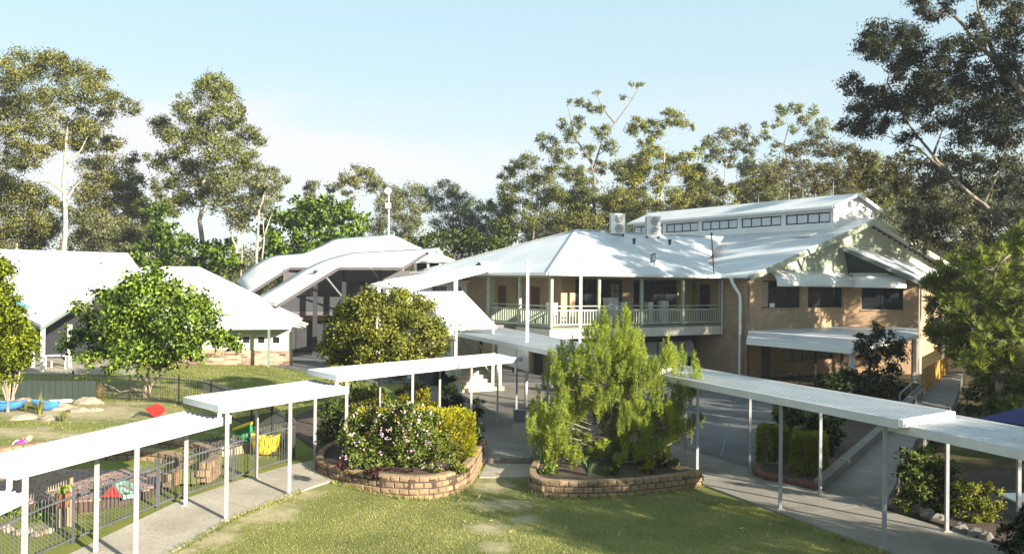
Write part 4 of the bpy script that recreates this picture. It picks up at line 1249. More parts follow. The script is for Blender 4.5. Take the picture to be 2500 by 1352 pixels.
# things on the verandah
def simple_box(name, label, cat, p, w, d, h, m, yaw, group=None, lid=None):
    t = thing(name, label, cat, p, group, yaw)
    link('body', MB().box((-w / 2, -d / 2, 0), (w / 2, d / 2, h * 0.9)).mesh('body', MT[m]), t)
    link('lid', MB().box((-w / 2 - .015, -d / 2 - .015, h * 0.9), (w / 2 + .015, d / 2 + .015, h)).mesh('lid', MT[lid or m]), t)
    return t
simple_box('storage_bin', 'tall white storage bin on the verandah before the first dark window', 'bin', P(1.5, 5.2, ZD), 0.7, 0.5, 1.55, 'white_metal', ya)
simple_box('cardboard_box', 'small white box beside the tall bin on the verandah', 'box', P(1.3, 5.9, ZD), 0.42, 0.4, 1.3, 'white_metal', ya)
simple_box('verandah_chest', 'small white chest near the third post of the verandah', 'chest', P(1.4, 8.0, ZD), 0.34, 0.35, 1.3, 'white_metal', ya)
drum = thing('metal_drum', 'round silver drum in front of the second dark window', 'drum', P(1.5, 9.2, ZD))
MB().lathe(P(1.5, 9.2, ZD), [(0.33, 0), (0.34, 0.03), (0.33, 0.4), (0.34, 0.42), (0.33, 0.95), (0.35, 0.97), (0.35, 1.35)], 14).build('barrel', MT['white_metal'], drum)
MB().lathe(P(1.5, 9.2, ZD + 1.35), [(0.36, 0), (0.36, 0.04), (0.1, 0.08)], 14).build('lid', MT['grey_metal'], drum)
simple_box('verandah_bench', 'pale cream bench box behind the corner post of the verandah', 'bench', P(1.2, 0.9, ZD), 0.45, 0.4, 1.28, 'cream', ya)
# ------------------------------------------------------------------ stairs with steep white roof
SB = -5.15                                    # centre of the stair along B
stair = thing('outdoor_stairs', 'pale stone stairs with green balustrade under the steep white roof', 'stairs', tuple(P(-1.4, SB)))
ns, run, rise = 17, 0.29, 0.175
for k in range(ns):
    a = -1.6 + k * run
    b = MB()
    for j in range(3):
        b = MB()
        b.obox(P(a, SB - 0.98 + j * 0.66, 0.24 + k * rise - 0.17), A_, B_, Z_, run + 0.06, 0.645, rise + 0.16)
        b.build('step_block', MT['step'], stair)
for s in (-1.08, 1.03):
    q0, q1 = P(-1.6, SB + s, 0.22), P(-1.6 + ns * run, SB + s, 0.22 + ns * rise)
    st_ = MB().beam(q0 + Z_ * 0.98, q1 + Z_ * 0.98, 0.06, 0.07).build('handrail', MT['sage'], stair)
    MB().beam(q0 + Z_ * 0.1, q1 + Z_ * 0.1, 0.06, 0.3).build('stringer', MT['sage'], stair)
    for k in range(22):
        q = q0.lerp(q1, (k + 0.5) / 22)
        MB().box((q.x - .02, q.y - .02, q.z + 0.2), (q.x + .02, q.y + .02, q.z + 0.96)).build('baluster', MT['pale_green'], st_)
b = MB(); b.prism([P(-1.55 + ns * run, SB - 1.1).xy, P(-1.55 + ns * run, 0).xy, P(6.8, 0).xy, P(6.8, SB - 1.1).xy], ZD - 0.22, ZD - 0.005); b.build('landing', MT['concrete_dark'], stair)
for a, bb in [(-1.5, SB + 1.12)]:
    q = P(a, bb); MB().box((q.x - .11, q.y - .11, 0.2), (q.x + .11, q.y + .11, 3.0)).build('post', MT['cream'], stair)
    MB().box((q.x - .25, q.y - .25, 0.2), (q.x + .25, q.y + .25, 0.42)).build('pier', MT['step'], stair)
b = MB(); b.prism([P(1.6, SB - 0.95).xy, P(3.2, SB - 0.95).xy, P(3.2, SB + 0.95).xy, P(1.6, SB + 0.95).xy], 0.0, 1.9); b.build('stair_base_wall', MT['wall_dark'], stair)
sr = thing('stair_roof', 'steep white sheet roof sloping down over the outdoor stairs', 'roof', tuple(P(1.5, SB)))
s0, s1, s2, s3 = at(1010, 712, 46.3), at(1131, 711, 45.6), at(1212, 795, 42.2), at(1095, 800, 42.9)
n_ = 14; prof = []
rows = []
for k in range(5):
    f = k / 4
    rows.append([s0.lerp(s3, f).lerp(s1.lerp(s2, f), j / (2 * n_)) + Z_ * (0.025 * (j % 2)) for j in range(2 * n_ + 1)])
MB().grid(rows, 0.04).build('roof_sheet', MT['walk_roof'], sr)
MB().beam(s3 - Z_ * 0.08, s2 - Z_ * 0.08, 0.08, 0.1).build('eave_gutter', MT['white'], sr)
MB().beam(s0.lerp(s3, 0.02) - Z_ * 0.1, s3 - Z_ * 0.1, 0.06, 0.14).build('bargeboard', MT['grey_metal'], sr)
MB().beam(s1 - Z_ * 0.1, s2 - Z_ * 0.1, 0.06, 0.14).build('bargeboard', MT['white'], sr)
for q, zt in ((s2.lerp(s3, 0.06), 0), (s2.lerp(s3, 0.92), 0), (s1.lerp(s0, 0.05), ZD)):
    MB().box((q.x - .06, q.y - .06, max(0.2, zt)), (q.x + .06, q.y + .06, q.z - 0.13)).build('post', MT['white'], sr)
lk = thing('link_roof', 'long white roof over the bridge between verandah and hall', 'roof', tuple(P(5.5, -4)))
l0, l1, l2, l3 = at(905, 693, 46.8), at(985, 707, 45.2), at(1190, 655, 49.0), at(1183, 646, 50.8)
lm0, lm1 = at(972, 678, 48.3), at(1002, 704, 45.6)
MB().slab([l0, l1, lm1, lm0], 0.16).build('low_roof_sheet', MT['white'], lk)
MB().slab([lm0 + Z_ * 0.01, lm1 + Z_ * 0.01, l2, l3], 0.2).build('roof_sheet', MT['white'], lk)
for q in (at(1113, 690, 47.6), at(1002, 715, 46.0), at(925, 710, 46.4)):
    MB().box((q.x - .1, q.y - .1, 0.3), (q.x + .1, q.y + .1, q.z + 0.25)).build('post', MT['white'], lk)
lw_ = at(1095, 690, 47.9)

# ------------------------------------------------------------------ the hall with membrane roofs
hall = thing('school_hall', 'hall with sweeping pale membrane roofs and dark open sides behind the stairs', 'building', tuple(at(880, 860, 62)[:2]) + (0.3,))
def loft(top, bot, n=24, sag=0.0):
    def rs(line, D0, D1):
        pts = [Vector((x, y, 0)) for x, y in line]
        L_ = [0.0]
        for a, c in zip(pts, pts[1:]): L_.append(L_[-1] + (c - a).length)
        out = []
        for k in range(n + 1):
            s = L_[-1] * k / n
            for i in range(len(pts) - 1):
                if s <= L_[i + 1] + 1e-6:
                    t = (s - L_[i]) / (L_[i + 1] - L_[i]); break
            p = pts[i].lerp(pts[i + 1], t)
            out.append(at(p.x, p.y, D0 + (D1 - D0) * k / n))
        return out
    T, Bt = rs(*top), rs(*bot)
    rows = []
    for j in range(7):
        f = j / 6
        rows.append([a.lerp(c, f) - Z_ * (sag * math.sin(math.pi * f)) for a, c in zip(T, Bt)])
    return rows
up = loft(([(575, 686), (600, 664), (624, 644), (649, 630), (669, 623.5), (737, 619), (775, 604), (819, 582), (890, 577), (961, 571.5), (1000, 592), (1030, 608)], 66, 68),
          ([(605, 716), (640, 697), (670, 678), (705, 654), (746, 652), (780, 636), (830, 620), (900, 614), (975, 611), (1030, 609)], 61, 62.5), sag=-0.1)
MB().grid(up, 0.08).build('upper_roof', MT['sail'], hall, True)
ov = loft(([(630, 724), (690, 689), (746, 654), (790, 634), (856, 616), (975, 609.5), (1040, 606), (1074, 605)], 60.5, 61.5),
          ([(677, 746), (750, 701), (800, 668), (826, 653), (905, 652.5), (984, 652.5), (1010, 634), (1046, 614)], 57, 58), sag=0.12)
MB().grid(ov, 0.08).build('lower_roof', MT['sail'], hall, True)
for (x0, y0, d0), (x1, y1, d1) in (((677, 748, 57), (826, 656, 57.3)), ((606, 719, 61), (705, 657, 61.3)), ((827, 655, 57.3), (984, 655, 57.7)), ((985, 655, 57.7), (1046, 617, 58.0)), ((706, 655, 61.3), (748, 655, 61.3))):
    MB().beam(at(x0, y0, d0), at(x1, y1, d1), 0.14, 0.2).build('edge_beam', MT['wall_grey'], hall)
q0, q1 = at(690, 800, 61.5), at(1062, 800, 64.0)
dh = (q1 - q0); dh.z = 0; W1 = dh.length; uh = dh.normalized(); nh = Vector((-uh.y, uh.x, 0))
o = Vector((q0.x, q0.y, 0))
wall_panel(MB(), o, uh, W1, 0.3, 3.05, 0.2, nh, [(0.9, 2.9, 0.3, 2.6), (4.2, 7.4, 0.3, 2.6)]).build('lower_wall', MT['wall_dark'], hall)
wall_panel(MB(), o, uh, W1, 3.35, 6.3, 0.2, nh, [(1.0, 2.4, 3.6, 5.6), (4.6, 5.8, 3.4, 5.5), (8.2, 9.3, 4.2, 5.4)]).build('upper_wall', MT['wall_grey'], hall)
MB().obox(o - nh * 1.6 + Z_ * 3.06, uh, nh, Z_, W1, 1.58, 0.28).build('gallery_floor', MT['wall_grey'], hall)
MB().obox(o - nh * 1.6 + Z_ * 3.36, uh, nh, Z_, W1 * 0.55, 0.05, 1.0).build('gallery_screen', MT['wall_dark'], hall)
MB().obox(o + uh * 0.95 + nh * 0.1 + Z_ * 0.3, uh, nh, Z_, 1.9, 0.05, 2.3).build('door', MT['black'], hall)
MB().obox(o + uh * 4.25 + nh * 0.1 + Z_ * 0.3, uh, nh, Z_, 3.1, 0.05, 2.3).build('door', MT['black'], hall)
window(hall, o, uh, nh, 1.0, 2.4, 3.6, 5.6, 2, 1)
window(hall, o, uh, nh, 4.6, 5.8, 3.4, 5.5, 1, 1)
window(hall, o, uh, nh, 8.2, 9.3, 4.2, 5.4, 2, 1)
MB().obox(o + uh * 0.3 - nh * 0.05 + Z_ * 2.62, uh, nh, Z_, 2.6, 0.06, 0.42).build('roller_shutter', MT['brick_w'], hall)
b = MB(); b.obox(o + nh * 0.21 + Z_ * 0.3, uh, nh, Z_, W1, 8.0, 5.9); b.build('rear_walls', MT['wall_grey'], hall)
for x, y in ((770, 700), (930, 700), (1060, 680), (840, 700)):
    q = at(x, y, 59.2)
    MB().box((q.x - .13, q.y - .13, 0.3), (q.x + .13, q.y + .13, 6.2)).build('column', MT['wall_dark'], hall)
for (x0, y0), (x1, y1) in (((795, 675), (852, 745)), ((905, 655), (932, 690))):
    MB().tube([at(x0, y0, 57.4), at(x1, y1, 60.0)], 0.07, 6).build('strut', MT['grey_metal'], hall)
wp = at(870, 700, 59.0)
sw = thing('white_annex', 'low white-walled annex with small dark windows right of the hall', 'building', (at(1000, 760, 57).x, 57, 0.3))
q0, q1 = at(942, 720, 58.6), at(1150, 720, 58.0)
dq = (q1 - q0); dq.z = 0; uq = dq.normalized(); nq = Vector((-uq.y, uq.x, 0)); oq = Vector((q0.x, q0.y, 0))
wall_panel(MB(), oq, uq, dq.length, 0.3, 5.55, 0.2, nq, [(0.3, 1.0, 4.3, 4.8), (3.2, 4.2, 4.2, 5.2), (4.6, 5.2, 4.2, 5.2)]).build('wall', MT['wall_white'], sw)
window(sw, oq, uq, nq, 0.3, 1.0, 4.3, 4.8, 1, 1)
window(sw, oq, uq, nq, 3.2, 4.2, 4.2, 5.2, 2, 2, 'grey_metal')
window(sw, oq, uq, nq, 4.6, 5.2, 4.2, 5.2, 1, 2, 'grey_metal')
MB().obox(oq + nq * 0.21 + Z_ * 0.3, uq, nq, Z_, dq.length, 2.0, 5.2).build('rear_walls', MT['wall_white'], sw)
MB().slab([oq - nq * .3 + Z_ * 5.6, oq + uq * dq.length - nq * .3 + Z_ * 5.6, oq + uq * dq.length + nq * 2.4 + Z_ * 5.75, oq + nq * 2.4 + Z_ * 5.75], 0.12).build('roof', MT['white'], sw)
fr_ = thing('far_pavilion', 'small pavilion with white hipped roof peeping between hall and verandah roof', 'building', tuple(at(1050, 700, 74)[:2]) + (0.3,))
t0, t1, t2, t3, t4 = at(1000, 638, 72), at(1092, 636, 72), at(1048, 615, 75), at(1070, 618, 76), at(1110, 634, 78)
MB().slab([t0, t1, t3, t2], 0.15).build('roof', MT['white'], fr_)
MB().slab([t1, t4, t3], 0.15).build('roof', MT['white'], fr_)
MB().box((t0.x + .4, 73, 0.3), (t1.x - .2, 78, t0.z - 0.1)).build('wall', MT['wall_dark'], fr_)
for x in (1015, 1045, 1075):
    q = at(x, 650, 72.3); MB().box((q.x - .1, q.y - .1, 0.3), (q.x + .1, q.y + .1, t0.z - 0.1)).build('post', MT['white'], fr_)
hoop = thing('hoop_pipe', 'white bent pipe standing at the tip of the membrane roof', 'pipe', at(1078, 636, 57.5))
MB().tube([at(1079, 640, 57.5), at(1079, 622, 57.5), at(1076, 616, 57.5), at(1068, 612, 57.5), at(1058, 611, 57.5)], 0.09, 8).build('pipe', MT['white'], hoop)

# ------------------------------------------------------------------ green walled classroom on the left
gb = thing('green_classroom', 'classroom with white hipped roof, mint walls and sand brick base', 'building', tuple(at(620, 900, 52)[:2]) + (0.3,))
fr0, fr1 = at(330, 797, 50.5), at(702, 795, 51.0)
bk, pk, rl = at(736, 771, 61.0), at(487, 651, 60.5), at(300, 649, 60.5)
MB().slab([fr0, fr1, pk, rl], 0.12).build('front_roof', MT['white_roof_x'], gb)
MB().slab([fr1, bk, pk], 0.12).build('side_roof', MT['white_roof_x'], gb)
MB().beam(fr0 + Vector((0, -0.07, -0.12)), fr1 + Vector((0.05, -0.07, -0.12)), 0.12, 0.16).build('gutter', MT['white'], gb)
MB().beam(fr1 + Vector((0.07, 0.1, -0.14)), bk + Vector((0.07, 0, -0.14)), 0.1, 0.16).build('gutter', MT['white'], gb)
for k in range(3):
    q = fr1.lerp(bk, 0.35 + 0.2 * k); MB().beam(q - Z_ * 0.2, q + Vector((0.7, -0.25, -0.4)), 0.08, 0.12).build('rafter_end', MT['cream'], gb)
wl = at(380, 850, 52.2); wr_ = at(712, 850, 52.4)
uw = Vector((1, 0.004, 0)).normalized(); nw = Vector((-uw.y, uw.x, 0)); ow = Vector((wl.x, wl.y, 0)); Ww = wr_.x - wl.x
zt = fr1.z - 0.05
def wx(px): return at(px, 830, 52.3).x - wl.x
zh, zl = 5.5 - (820 - 685) * 52.3 / F, 5.5 - (842 - 685) * 52.3 / F
hs = [(wx(590), wx(613), zl, zh), (wx(627), wx(650), zl, zh), (wx(663), wx(686), zl, zh), (wx(520), wx(543), zl, zh), (wx(480), wx(503), zl, zh)]
zbk = 5.5 - (856 - 685) * 52.3 / F
wall_panel(MB(), ow, uw, Ww, zbk, zt, 0.2, nw, hs).build('wall', MT['wall_green'], gb)
for h in hs:
    window(gb, ow, uw, nw, h[0], h[1], h[2], h[3], 1, 1, 'white', 'glass', 0.02, 0.08)
wall_panel(MB(), ow - nw * 0.06, uw, Ww + 0.06, 0.2, zbk, 0.26, nw).build('brick_base', MT['sandbrick'], gb)
sd = Vector((-0.265, 1, 0)).normalized()
MB().obox(ow + uw * (Ww - 0.22) + nw * 0.26 + Z_ * 0.3, sd, uw, Z_, 9.0, 0.2, zt - 0.3).build('side_wall', MT['wall_green'], gb)
b = MB(); b.obox(ow + nw * 0.3 + uw * 0.1 + Z_ * 0.3, uw, sd, Z_, Ww - 0.5, 8, zt - 0.4); b.build('rear_walls', MT['wall_dark'], gb)
q = at(656, 850, 50.9)
MB().box((q.x - .06, q.y - .06, 0.3), (q.x + .06, q.y + .06, fr1.z - 0.1)).build('post', MT['fascia_grey'], gb)
MB().slab([fr0 - Z_ * 0.2, fr1 - Z_ * 0.2, fr1 + Vector((0, 1.5, -0.2)), fr0 + Vector((0, 1.5, -0.2))], 0.03).build('soffit', MT['fascia_grey'], gb)

# ------------------------------------------------------------------ kindergarten building far left
kb = thing('kindergarten_building', 'low building with broad plain white roof and shaded porch at the far left', 'building', tuple(at(120, 900, 56)[:2]) + (0.3,))
A0, A1, A2 = at(-160, 603, 62), at(313, 617.5, 62), at(337, 652, 58.5)
A3, A4, A5, A6 = at(285, 690, 53), at(172, 748, 49.5), at(101, 793, 46.8), at(46, 766, 49)
A7 = at(-160, 768, 50)
b = MB(); b.slab([A0, A7, A6, at(120, 700, 52.5)], 0.14); b.build('roof_left', MT['white_roof_x'], kb)
b = MB(); b.slab([A0, at(120, 700, 52.5) + Z_ * 0.02, A3, A2, A1], 0.14); b.build('roof_main', MT['white_roof_x'], kb)
b = MB(); b.slab([at(120, 700, 52.5), A6, A5, A4, A3], 0.14); b.build('porch_roof', MT['white_roof_x'], kb)
for p0, p1 in ((A6, A5), (A5, A4), (A4, A3)):
    MB().beam(p0 - Z_ * 0.2, p1 - Z_ * 0.2, 0.1, 0.16).build('edge_beam', MT['fascia_grey'], kb)
for px_, d in ((104, 47.2), (80, 49.5), (170, 49.8)):
    q = at(px_, 850, d); MB().box((q.x - .09, q.y - .09, 0.3), (q.x + .09, q.y + .09, A5.z - 0.12)).build('post', MT['cream'], kb)
q = at(-60, 850, 55); q2 = at(330, 850, 54.5)
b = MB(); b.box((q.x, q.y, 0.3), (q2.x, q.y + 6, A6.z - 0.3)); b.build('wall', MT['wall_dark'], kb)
b = MB(); b.prism([at(-60, 900, 46).xy, at(330, 900, 46.5).xy, (q2.x, q.y), (q.x, q.y)], 0.2, 0.36); b.build('porch_floor', MT['concrete'], kb)
for x, y, d in ((62, 632, 58.5), (262, 636, 58.5)):
    v = thing('roof_cowl', 'low round white cowl on the broad white roof, ' + ('near the left edge' if x < 100 else 'near the end of its ridge'), 'vent', at(x, y, d), 'cowls on the kindergarten roof')
    MB().lathe(at(x, y + 2, d), [(0.32, -0.35), (0.32, 0.02), (0.36, 0.06), (0.2, 0.16), (0.02, 0.2)], 14).build('cowl', MT['white'], v)
ss = thing('shade_sail', 'cyan shade sail stretched beside the white porch roof', 'shade sail', at(50, 745, 45))
rows = []
c0_, c1_, c2_ = at(24, 716, 46.5), at(108, 751, 46.2), at(28, 750, 44)
for i in range(7):
    f = i / 6
    a_, d_ = c0_.lerp(c1_, f), c2_.lerp(c1_, f)
    pull = Vector((0, 0, -0.25 * math.sin(math.pi * f)))
    rows.append([a_.lerp(d_, j / 4) + pull * (1 - j / 4) for j in range(5)])
MB().grid(rows, 0.01).build('cloth', MT['sail_blue'], ss, True)
q = at(28, 750, 44); MB().tube([(q.x, q.y, 0.2), (q.x, q.y, q.z + .05)], 0.05, 8).build('pole', MT['white'], ss)

# chair on the porch and other furniture
ch = thing('porch_table', 'small white metal table standing on the shaded porch', 'table', at(143, 893, 49))
q = at(143, 870, 49); zq = 0.36
MB().box((q.x - .6, q.y - .35, zq + 0.70), (q.x + .6, q.y + .35, zq + 0.74)).build('tabletop', MT['white'], ch)
for sx in (-.55, .55):
    for sy in (-.3, .3):
        MB().box((q.x + sx - .025, q.y + sy - .025, zq), (q.x + sx + .025, q.y + sy + .025, zq + .70)).build('leg', MT['white'], ch)
# ------------------------------------------------------------------ foliage
def quads_mesh(name, V, m, nrm=None):
    """V: (N,4,3) array -> one mesh of N separate quads."""
    N = V.shape[0]
    me = bpy.data.meshes.new(name)
    me.vertices.add(N * 4); me.loops.add(N * 4); me.polygons.add(N)
    me.vertices.foreach_set('co', V.reshape(-1).astype(np.float32))
    me.loops.foreach_set('vertex_index', np.arange(N * 4, dtype=np.int32))
    me.polygons.foreach_set('loop_start', np.arange(0, N * 4, 4, dtype=np.int32))
    me.update(calc_edges=True)
    me.materials.append(m)
    if nrm is not None:
        me.normals_split_custom_set_from_vertices(np.repeat(nrm, 4, axis=0).astype(np.float32))
    return me

def unit(v):
    return v / np.maximum(np.linalg.norm(v, axis=-1, keepdims=True), 1e-9)

def leaves(rng, C, L, W, droop=0.3, spread=0.35, dirs=None, bend=0.12):
    """C (N,3) leaf bases -> (N,4,3) diamond leaves of about L x W with random headings."""
    N = len(C)
    d = rng.normal(size=(N, 3)) if dirs is None else dirs + rng.normal(size=(N, 3)) * 0.45
    d = unit(d); d[:, 2] -= droop; d = unit(d)
    s = unit(np.cross(d, rng.normal(size=(N, 3))))
    l = (L * (1 + spread * rng.uniform(-1, 1, size=(N, 1))))
    w = (W * (1 + spread * rng.uniform(-1, 1, size=(N, 1)))) / 2
    n = np.cross(d, s)
    mid = C + d * l * 0.45 + n * l * bend
    return np.stack([C, mid + s * w, C + d * l, mid - s * w], axis=1)

def blob_points(rng, c, r, n, ncl, sig=0.30, squash=0.8, shell=0.55):
    """n points in ncl clusters inside a ball of radius r round c; clusters lean to the outside."""
    u = unit(rng.normal(size=(ncl, 3)))
    rad = r * (shell + (0.92 - shell) * rng.uniform(0, 1, size=(ncl, 1)) ** 0.7)
    u[:, 2] *= squash
    cc = np.array(c) + u * rad
    k = rng.integers(0, ncl, size=n)
    sg = r * sig * rng.uniform(0.6, 1.25, size=(ncl, 1))
    off = rng.normal(size=(n, 3)) * sg[k] * np.array([1, 1, 0.72])
    out_ = unit(off / np.maximum(sg[k], 1e-6) * 0.9 + u[k] * 0.9 + np.array([0, 0, 0.25]))
    return cc[k] + off, cc, out_

def limb(mb, p0, p1, r0, r1, rng, n=5, wob=0.08, sag=0.0, sides=5):
    p0, p1 = Vector(p0), Vector(p1)
    l = (p1 - p0).length
    pts, rs = [], []
    for i in range(n + 1):
        t = i / n
        p = p0.lerp(p1, t)
        if 0 < i < n:
            p = p + Vector(rng.normal(size=3) * l * wob * 0.5) + Z_ * (sag * l * math.sin(math.pi * t))
        pts.append(p); rs.append(r0 + (r1 - r0) * t)
    mb.tube(pts, rs, sides)
    return pts

KD = 8.5
def make_tree(name, label, cat, base, trunk, blobs, leaf, size, dens, bark='bark_pale', tr=0.3, group=None, seed=1, twigs=3, sig=0.23, droop=0.35, ncl=None, squash=0.8, shell=0.5, limbs=True, stems=None, cn=0.3, maxn=60000):
    """base: ground point; trunk: list of points; blobs: list of (centre, radius); size: leaf length, width."""
    rng = np.random.default_rng(seed)
    base = Vector(base)
    root = thing(name, label, cat, base, group)
    off = np.array(base)
    P_, Q_, tot = [], [], 0
    tb = MB()
    tp = [Vector(p) for p in trunk]
    allstems = [tp] + [[Vector(p) for p in s] for s in (stems or [])]
    joints = []
    for k, s in enumerate(allstems):
        n = len(s)
        r_ = tr * 0.85 if k == 0 else tr * 0.36
        rs = [r_ * (1.25 if i == 0 else 1 - 0.72 * i / max(1, n - 1)) for i in range(n)]
        # refine with slight wander
        pts, rr = [], []
        for i in range(n - 1):
            for q in range(4):
                t = q / 4
                p = s[i].lerp(s[i + 1], t)
                if not (i == 0 and q == 0): p = p + Vector(rng.normal(size=3) * r_ * 0.22)
                pts.append(p); rr.append(rs[i] + (rs[i + 1] - rs[i]) * t)
        pts.append(s[-1]); rr.append(rs[-1])
        tb.tube(pts, rr, 9 if k == 0 else 7)
        joints += [(p, r) for p, r in zip(pts, rr)][2:]
    order = sorted(range(len(blobs)), key=lambda i: min((Vector(blobs[i][0]) - j[0]).length for j in joints))
    for i in order:
        c, r = blobs[i]
        c = Vector(c)
        nl = int(min(9000, KD * dens * r * r / (size[0] * size[1])))
        k = ncl or max(5, int(6 + 1.8 * r / max(0.3, size[0])))
        k = min(k, 40)
        pts, cc, on = blob_points(rng, c, r, nl, k, sig, squash, shell)
        P_.append(pts); Q_.append(on); tot += nl
        if limbs:
            # join to the nearest joint that lies lower than the blob centre
            best = min(joints, key=lambda j: (c - j[0]).length + (3.0 * max(0, j[0].z - c.z)))
            rb = min(best[1] * 0.6, 0.03 + 0.02 * (c - best[0]).length * tr / 0.3)
            lp = limb(tb, best[0], c, rb, rb * 0.35, rng, 5, 0.10, 0.03)
            joints += [(p, rb * (1 - 0.13 * q)) for q, p in enumerate(lp)][2:]
            for q in rng.permutation(len(cc))[:twigs]:
                limb(tb, c if q % 2 else lp[3], cc[q], rb * 0.35, 0.012, rng, 3, 0.1, 0, 4)
    C, Q = np.concatenate(P_), np.concatenate(Q_)
    if len(C) > maxn:
        sel = rng.permutation(len(C))[:maxn]; C, Q = C[sel], Q[sel]
    V = leaves(rng, C, size[0], size[1], droop)
    fn = unit(np.cross(V[:, 1] - V[:, 0], V[:, 3] - V[:, 0]))
    fn *= np.where((fn * Q).sum(1, keepdims=True) < 0, -1, 1)
    Q = unit(Q * cn + fn * (1 - cn) * 1.1)
    me = quads_mesh('crown', V - off, LF[leaf] if isinstance(leaf, str) else leaf, Q)
    o = link('crown', me, root)
    tb.build('trunk', MT[bark], root, True)
    return root

def tree_px(name, label, D, trunk_px, blobs_px, leaf, size=(0.25, 0.10), dens=2.6, cat='tree', dj=0.55, base_z=None, seed=1, stems_px=None, rs=1.0, **kw):
    """Blobs are measured in the photograph but stand at their own depth, spread over the depth of the crown."""
    rng = random.Random(seed * 7 + 3)
    xs = [b_[0] for b_ in blobs_px]
    half = (max(xs) - min(xs)) / 2 * D / F
    blobs = []
    for x, y, r in blobs_px:
        dd = D + rng.uniform(-1, 1) * half * dj
        blobs.append((at(x, y, dd), r * dd / F * rs))
    tp = [at(x, y, D) for x, y in trunk_px]
    g = gz(tp[0].x, tp[0].y) if base_z is None else base_z
    base = Vector((tp[0].x, tp[0].y, g - 0.1))
    if tp[0].z - g > 0.4: tp = [base] + tp
    else: tp[0] = base
    stems = [[at(x, y, D + 0.01 * (i + 1)) for x, y in s] for i, s in enumerate(stems_px or [])]
    return make_tree(name, label, cat, base, tp, blobs, leaf, size, dens, seed=seed, stems=stems, **kw)

GUM = 'gum trees behind the school'
# ---- far left
tree_px('gum_tree', 'tall gum with straight pale trunk rising behind the broad white roof', 76, [(157, 610), (160, 480), (158, 380), (165, 310)],
        [(20, 190, 45), (60, 160, 48), (120, 170, 52), (190, 190, 50), (140, 235, 50), (245, 190, 32), (225, 225, 38), (275, 245, 32), (315, 260, 26), (262, 285, 28), (60, 250, 55), (10, 270, 45), (40, 330, 50), (110, 305, 50), (185, 290, 42), (215, 315, 36), (90, 375, 42), (160, 340, 42), (205, 345, 30), (25, 395, 42), (140, 145, 30)],
        'gum_olive', dens=2.1, tr=0.33, group=GUM, seed=11, stems_px=[[(160, 470), (120, 445), (70, 440)], [(160, 400), (195, 370), (215, 330)], [(160, 490), (180, 460), (200, 440)]])
tree_px('gum_tree', 'olive gum standing just right of the tall straight pale trunk', 84, [(268, 600), (262, 500), (255, 400)],
        [(250, 370, 34), (275, 345, 28), (235, 420, 45), (290, 430, 45), (320, 390, 22), (260, 470, 50), (310, 480, 42), (215, 470, 40), (285, 520, 45), (335, 445, 25), (225, 530, 40)],
        'gum_olive', dens=2.2, tr=0.25, group=GUM, seed=12)
tree_px('gum_tree', 'bushy olive gum at the left edge above the white roof', 80, [(40, 600), (42, 520)],
        [(20, 470, 55), (70, 480, 50), (-10, 540, 55), (50, 545, 55), (105, 540, 45), (20, 595, 45), (90, 590, 45), (120, 500, 30), (-30, 440, 50)],
        'gum_olive', dens=2.6, tr=0.25, group=GUM, seed=13)
tree_px('gum_tree', 'low grey-green tree between the pale trunk and the hipped white roof', 78, [(225, 620), (225, 560)],
        [(200, 560, 45), (245, 560, 45), (290, 560, 42), (330, 580, 35), (200, 600, 40), (265, 605, 42), (320, 615, 32), (180, 520, 28)],
        'gum_grey', dens=2.6, tr=0.2, group=GUM, seed=14, bark='bark_grey')
# ---- second tall gum
tree_px('gum_tree', 'tall dense gum left of the low white cloud, second tall gum from the left', 78, [(492, 640), (490, 540), (500, 400), (515, 260)],
        [(525, 200, 30), (500, 225, 36), (550, 225, 32), (530, 250, 36), (445, 248, 28), (470, 280, 40), (535, 290, 42), (578, 265, 20), (588, 290, 18), (398, 315, 34), (430, 345, 42), (480, 330, 38), (575, 325, 36), (618, 325, 24), (520, 365, 46), (595, 380, 38), (634, 345, 18), (383, 388, 28), (440, 415, 44), (500, 425, 46), (392, 450, 26), (556, 430, 46), (612, 420, 36), (452, 475, 40), (520, 480, 42), (395, 490, 26), (425, 505, 28)],
        'gum', dens=2.3, tr=0.36, group=GUM, seed=15)
tree_px('gum_tree', 'grey gum with two slim pinkish trunks left of the membrane roofs', 72, [(587, 668), (578, 610), (560, 560), (580, 500)],
        [(600, 470, 40), (565, 505, 42), (640, 445, 32), (620, 500, 40), (665, 425, 22), (690, 440, 20), (682, 470, 22), (585, 545, 32), (648, 480, 26), (545, 465, 36)],
        'gum_grey', dens=1.9, tr=0.17, group=GUM, seed=16, bark='bark_pink', stems_px=[[(588, 668), (591, 600), (592, 540), (600, 500)]])
tree_px('dead_tree', 'two bare white trunks standing left of the bright green round tree', 70, [(627, 645), (629, 560), (634, 510), (646, 470)],
        [(650, 462, 12), (672, 448, 12)], 'gum_grey', dens=1.2, tr=0.17, seed=17, bark='bark_pale', stems_px=[[(640, 636), (645, 580), (641, 520)], [(645, 575), (655, 545), (665, 520)]])
tree_px('green_tree', 'bright green leafy tree at the left of the membrane roofs', 74, [(440, 660), (440, 600)],
        [(385, 515, 28), (400, 555, 36), (430, 590, 40), (375, 590, 34), (470, 610, 42), (400, 640, 38), (450, 655, 36), (520, 620, 36), (550, 600, 30), (560, 645, 36), (500, 660, 36), (350, 630, 30)],
        'bright', size=(0.36, 0.22), dens=2.6, tr=0.2, group='bright green trees', seed=18, bark='bark_brown')
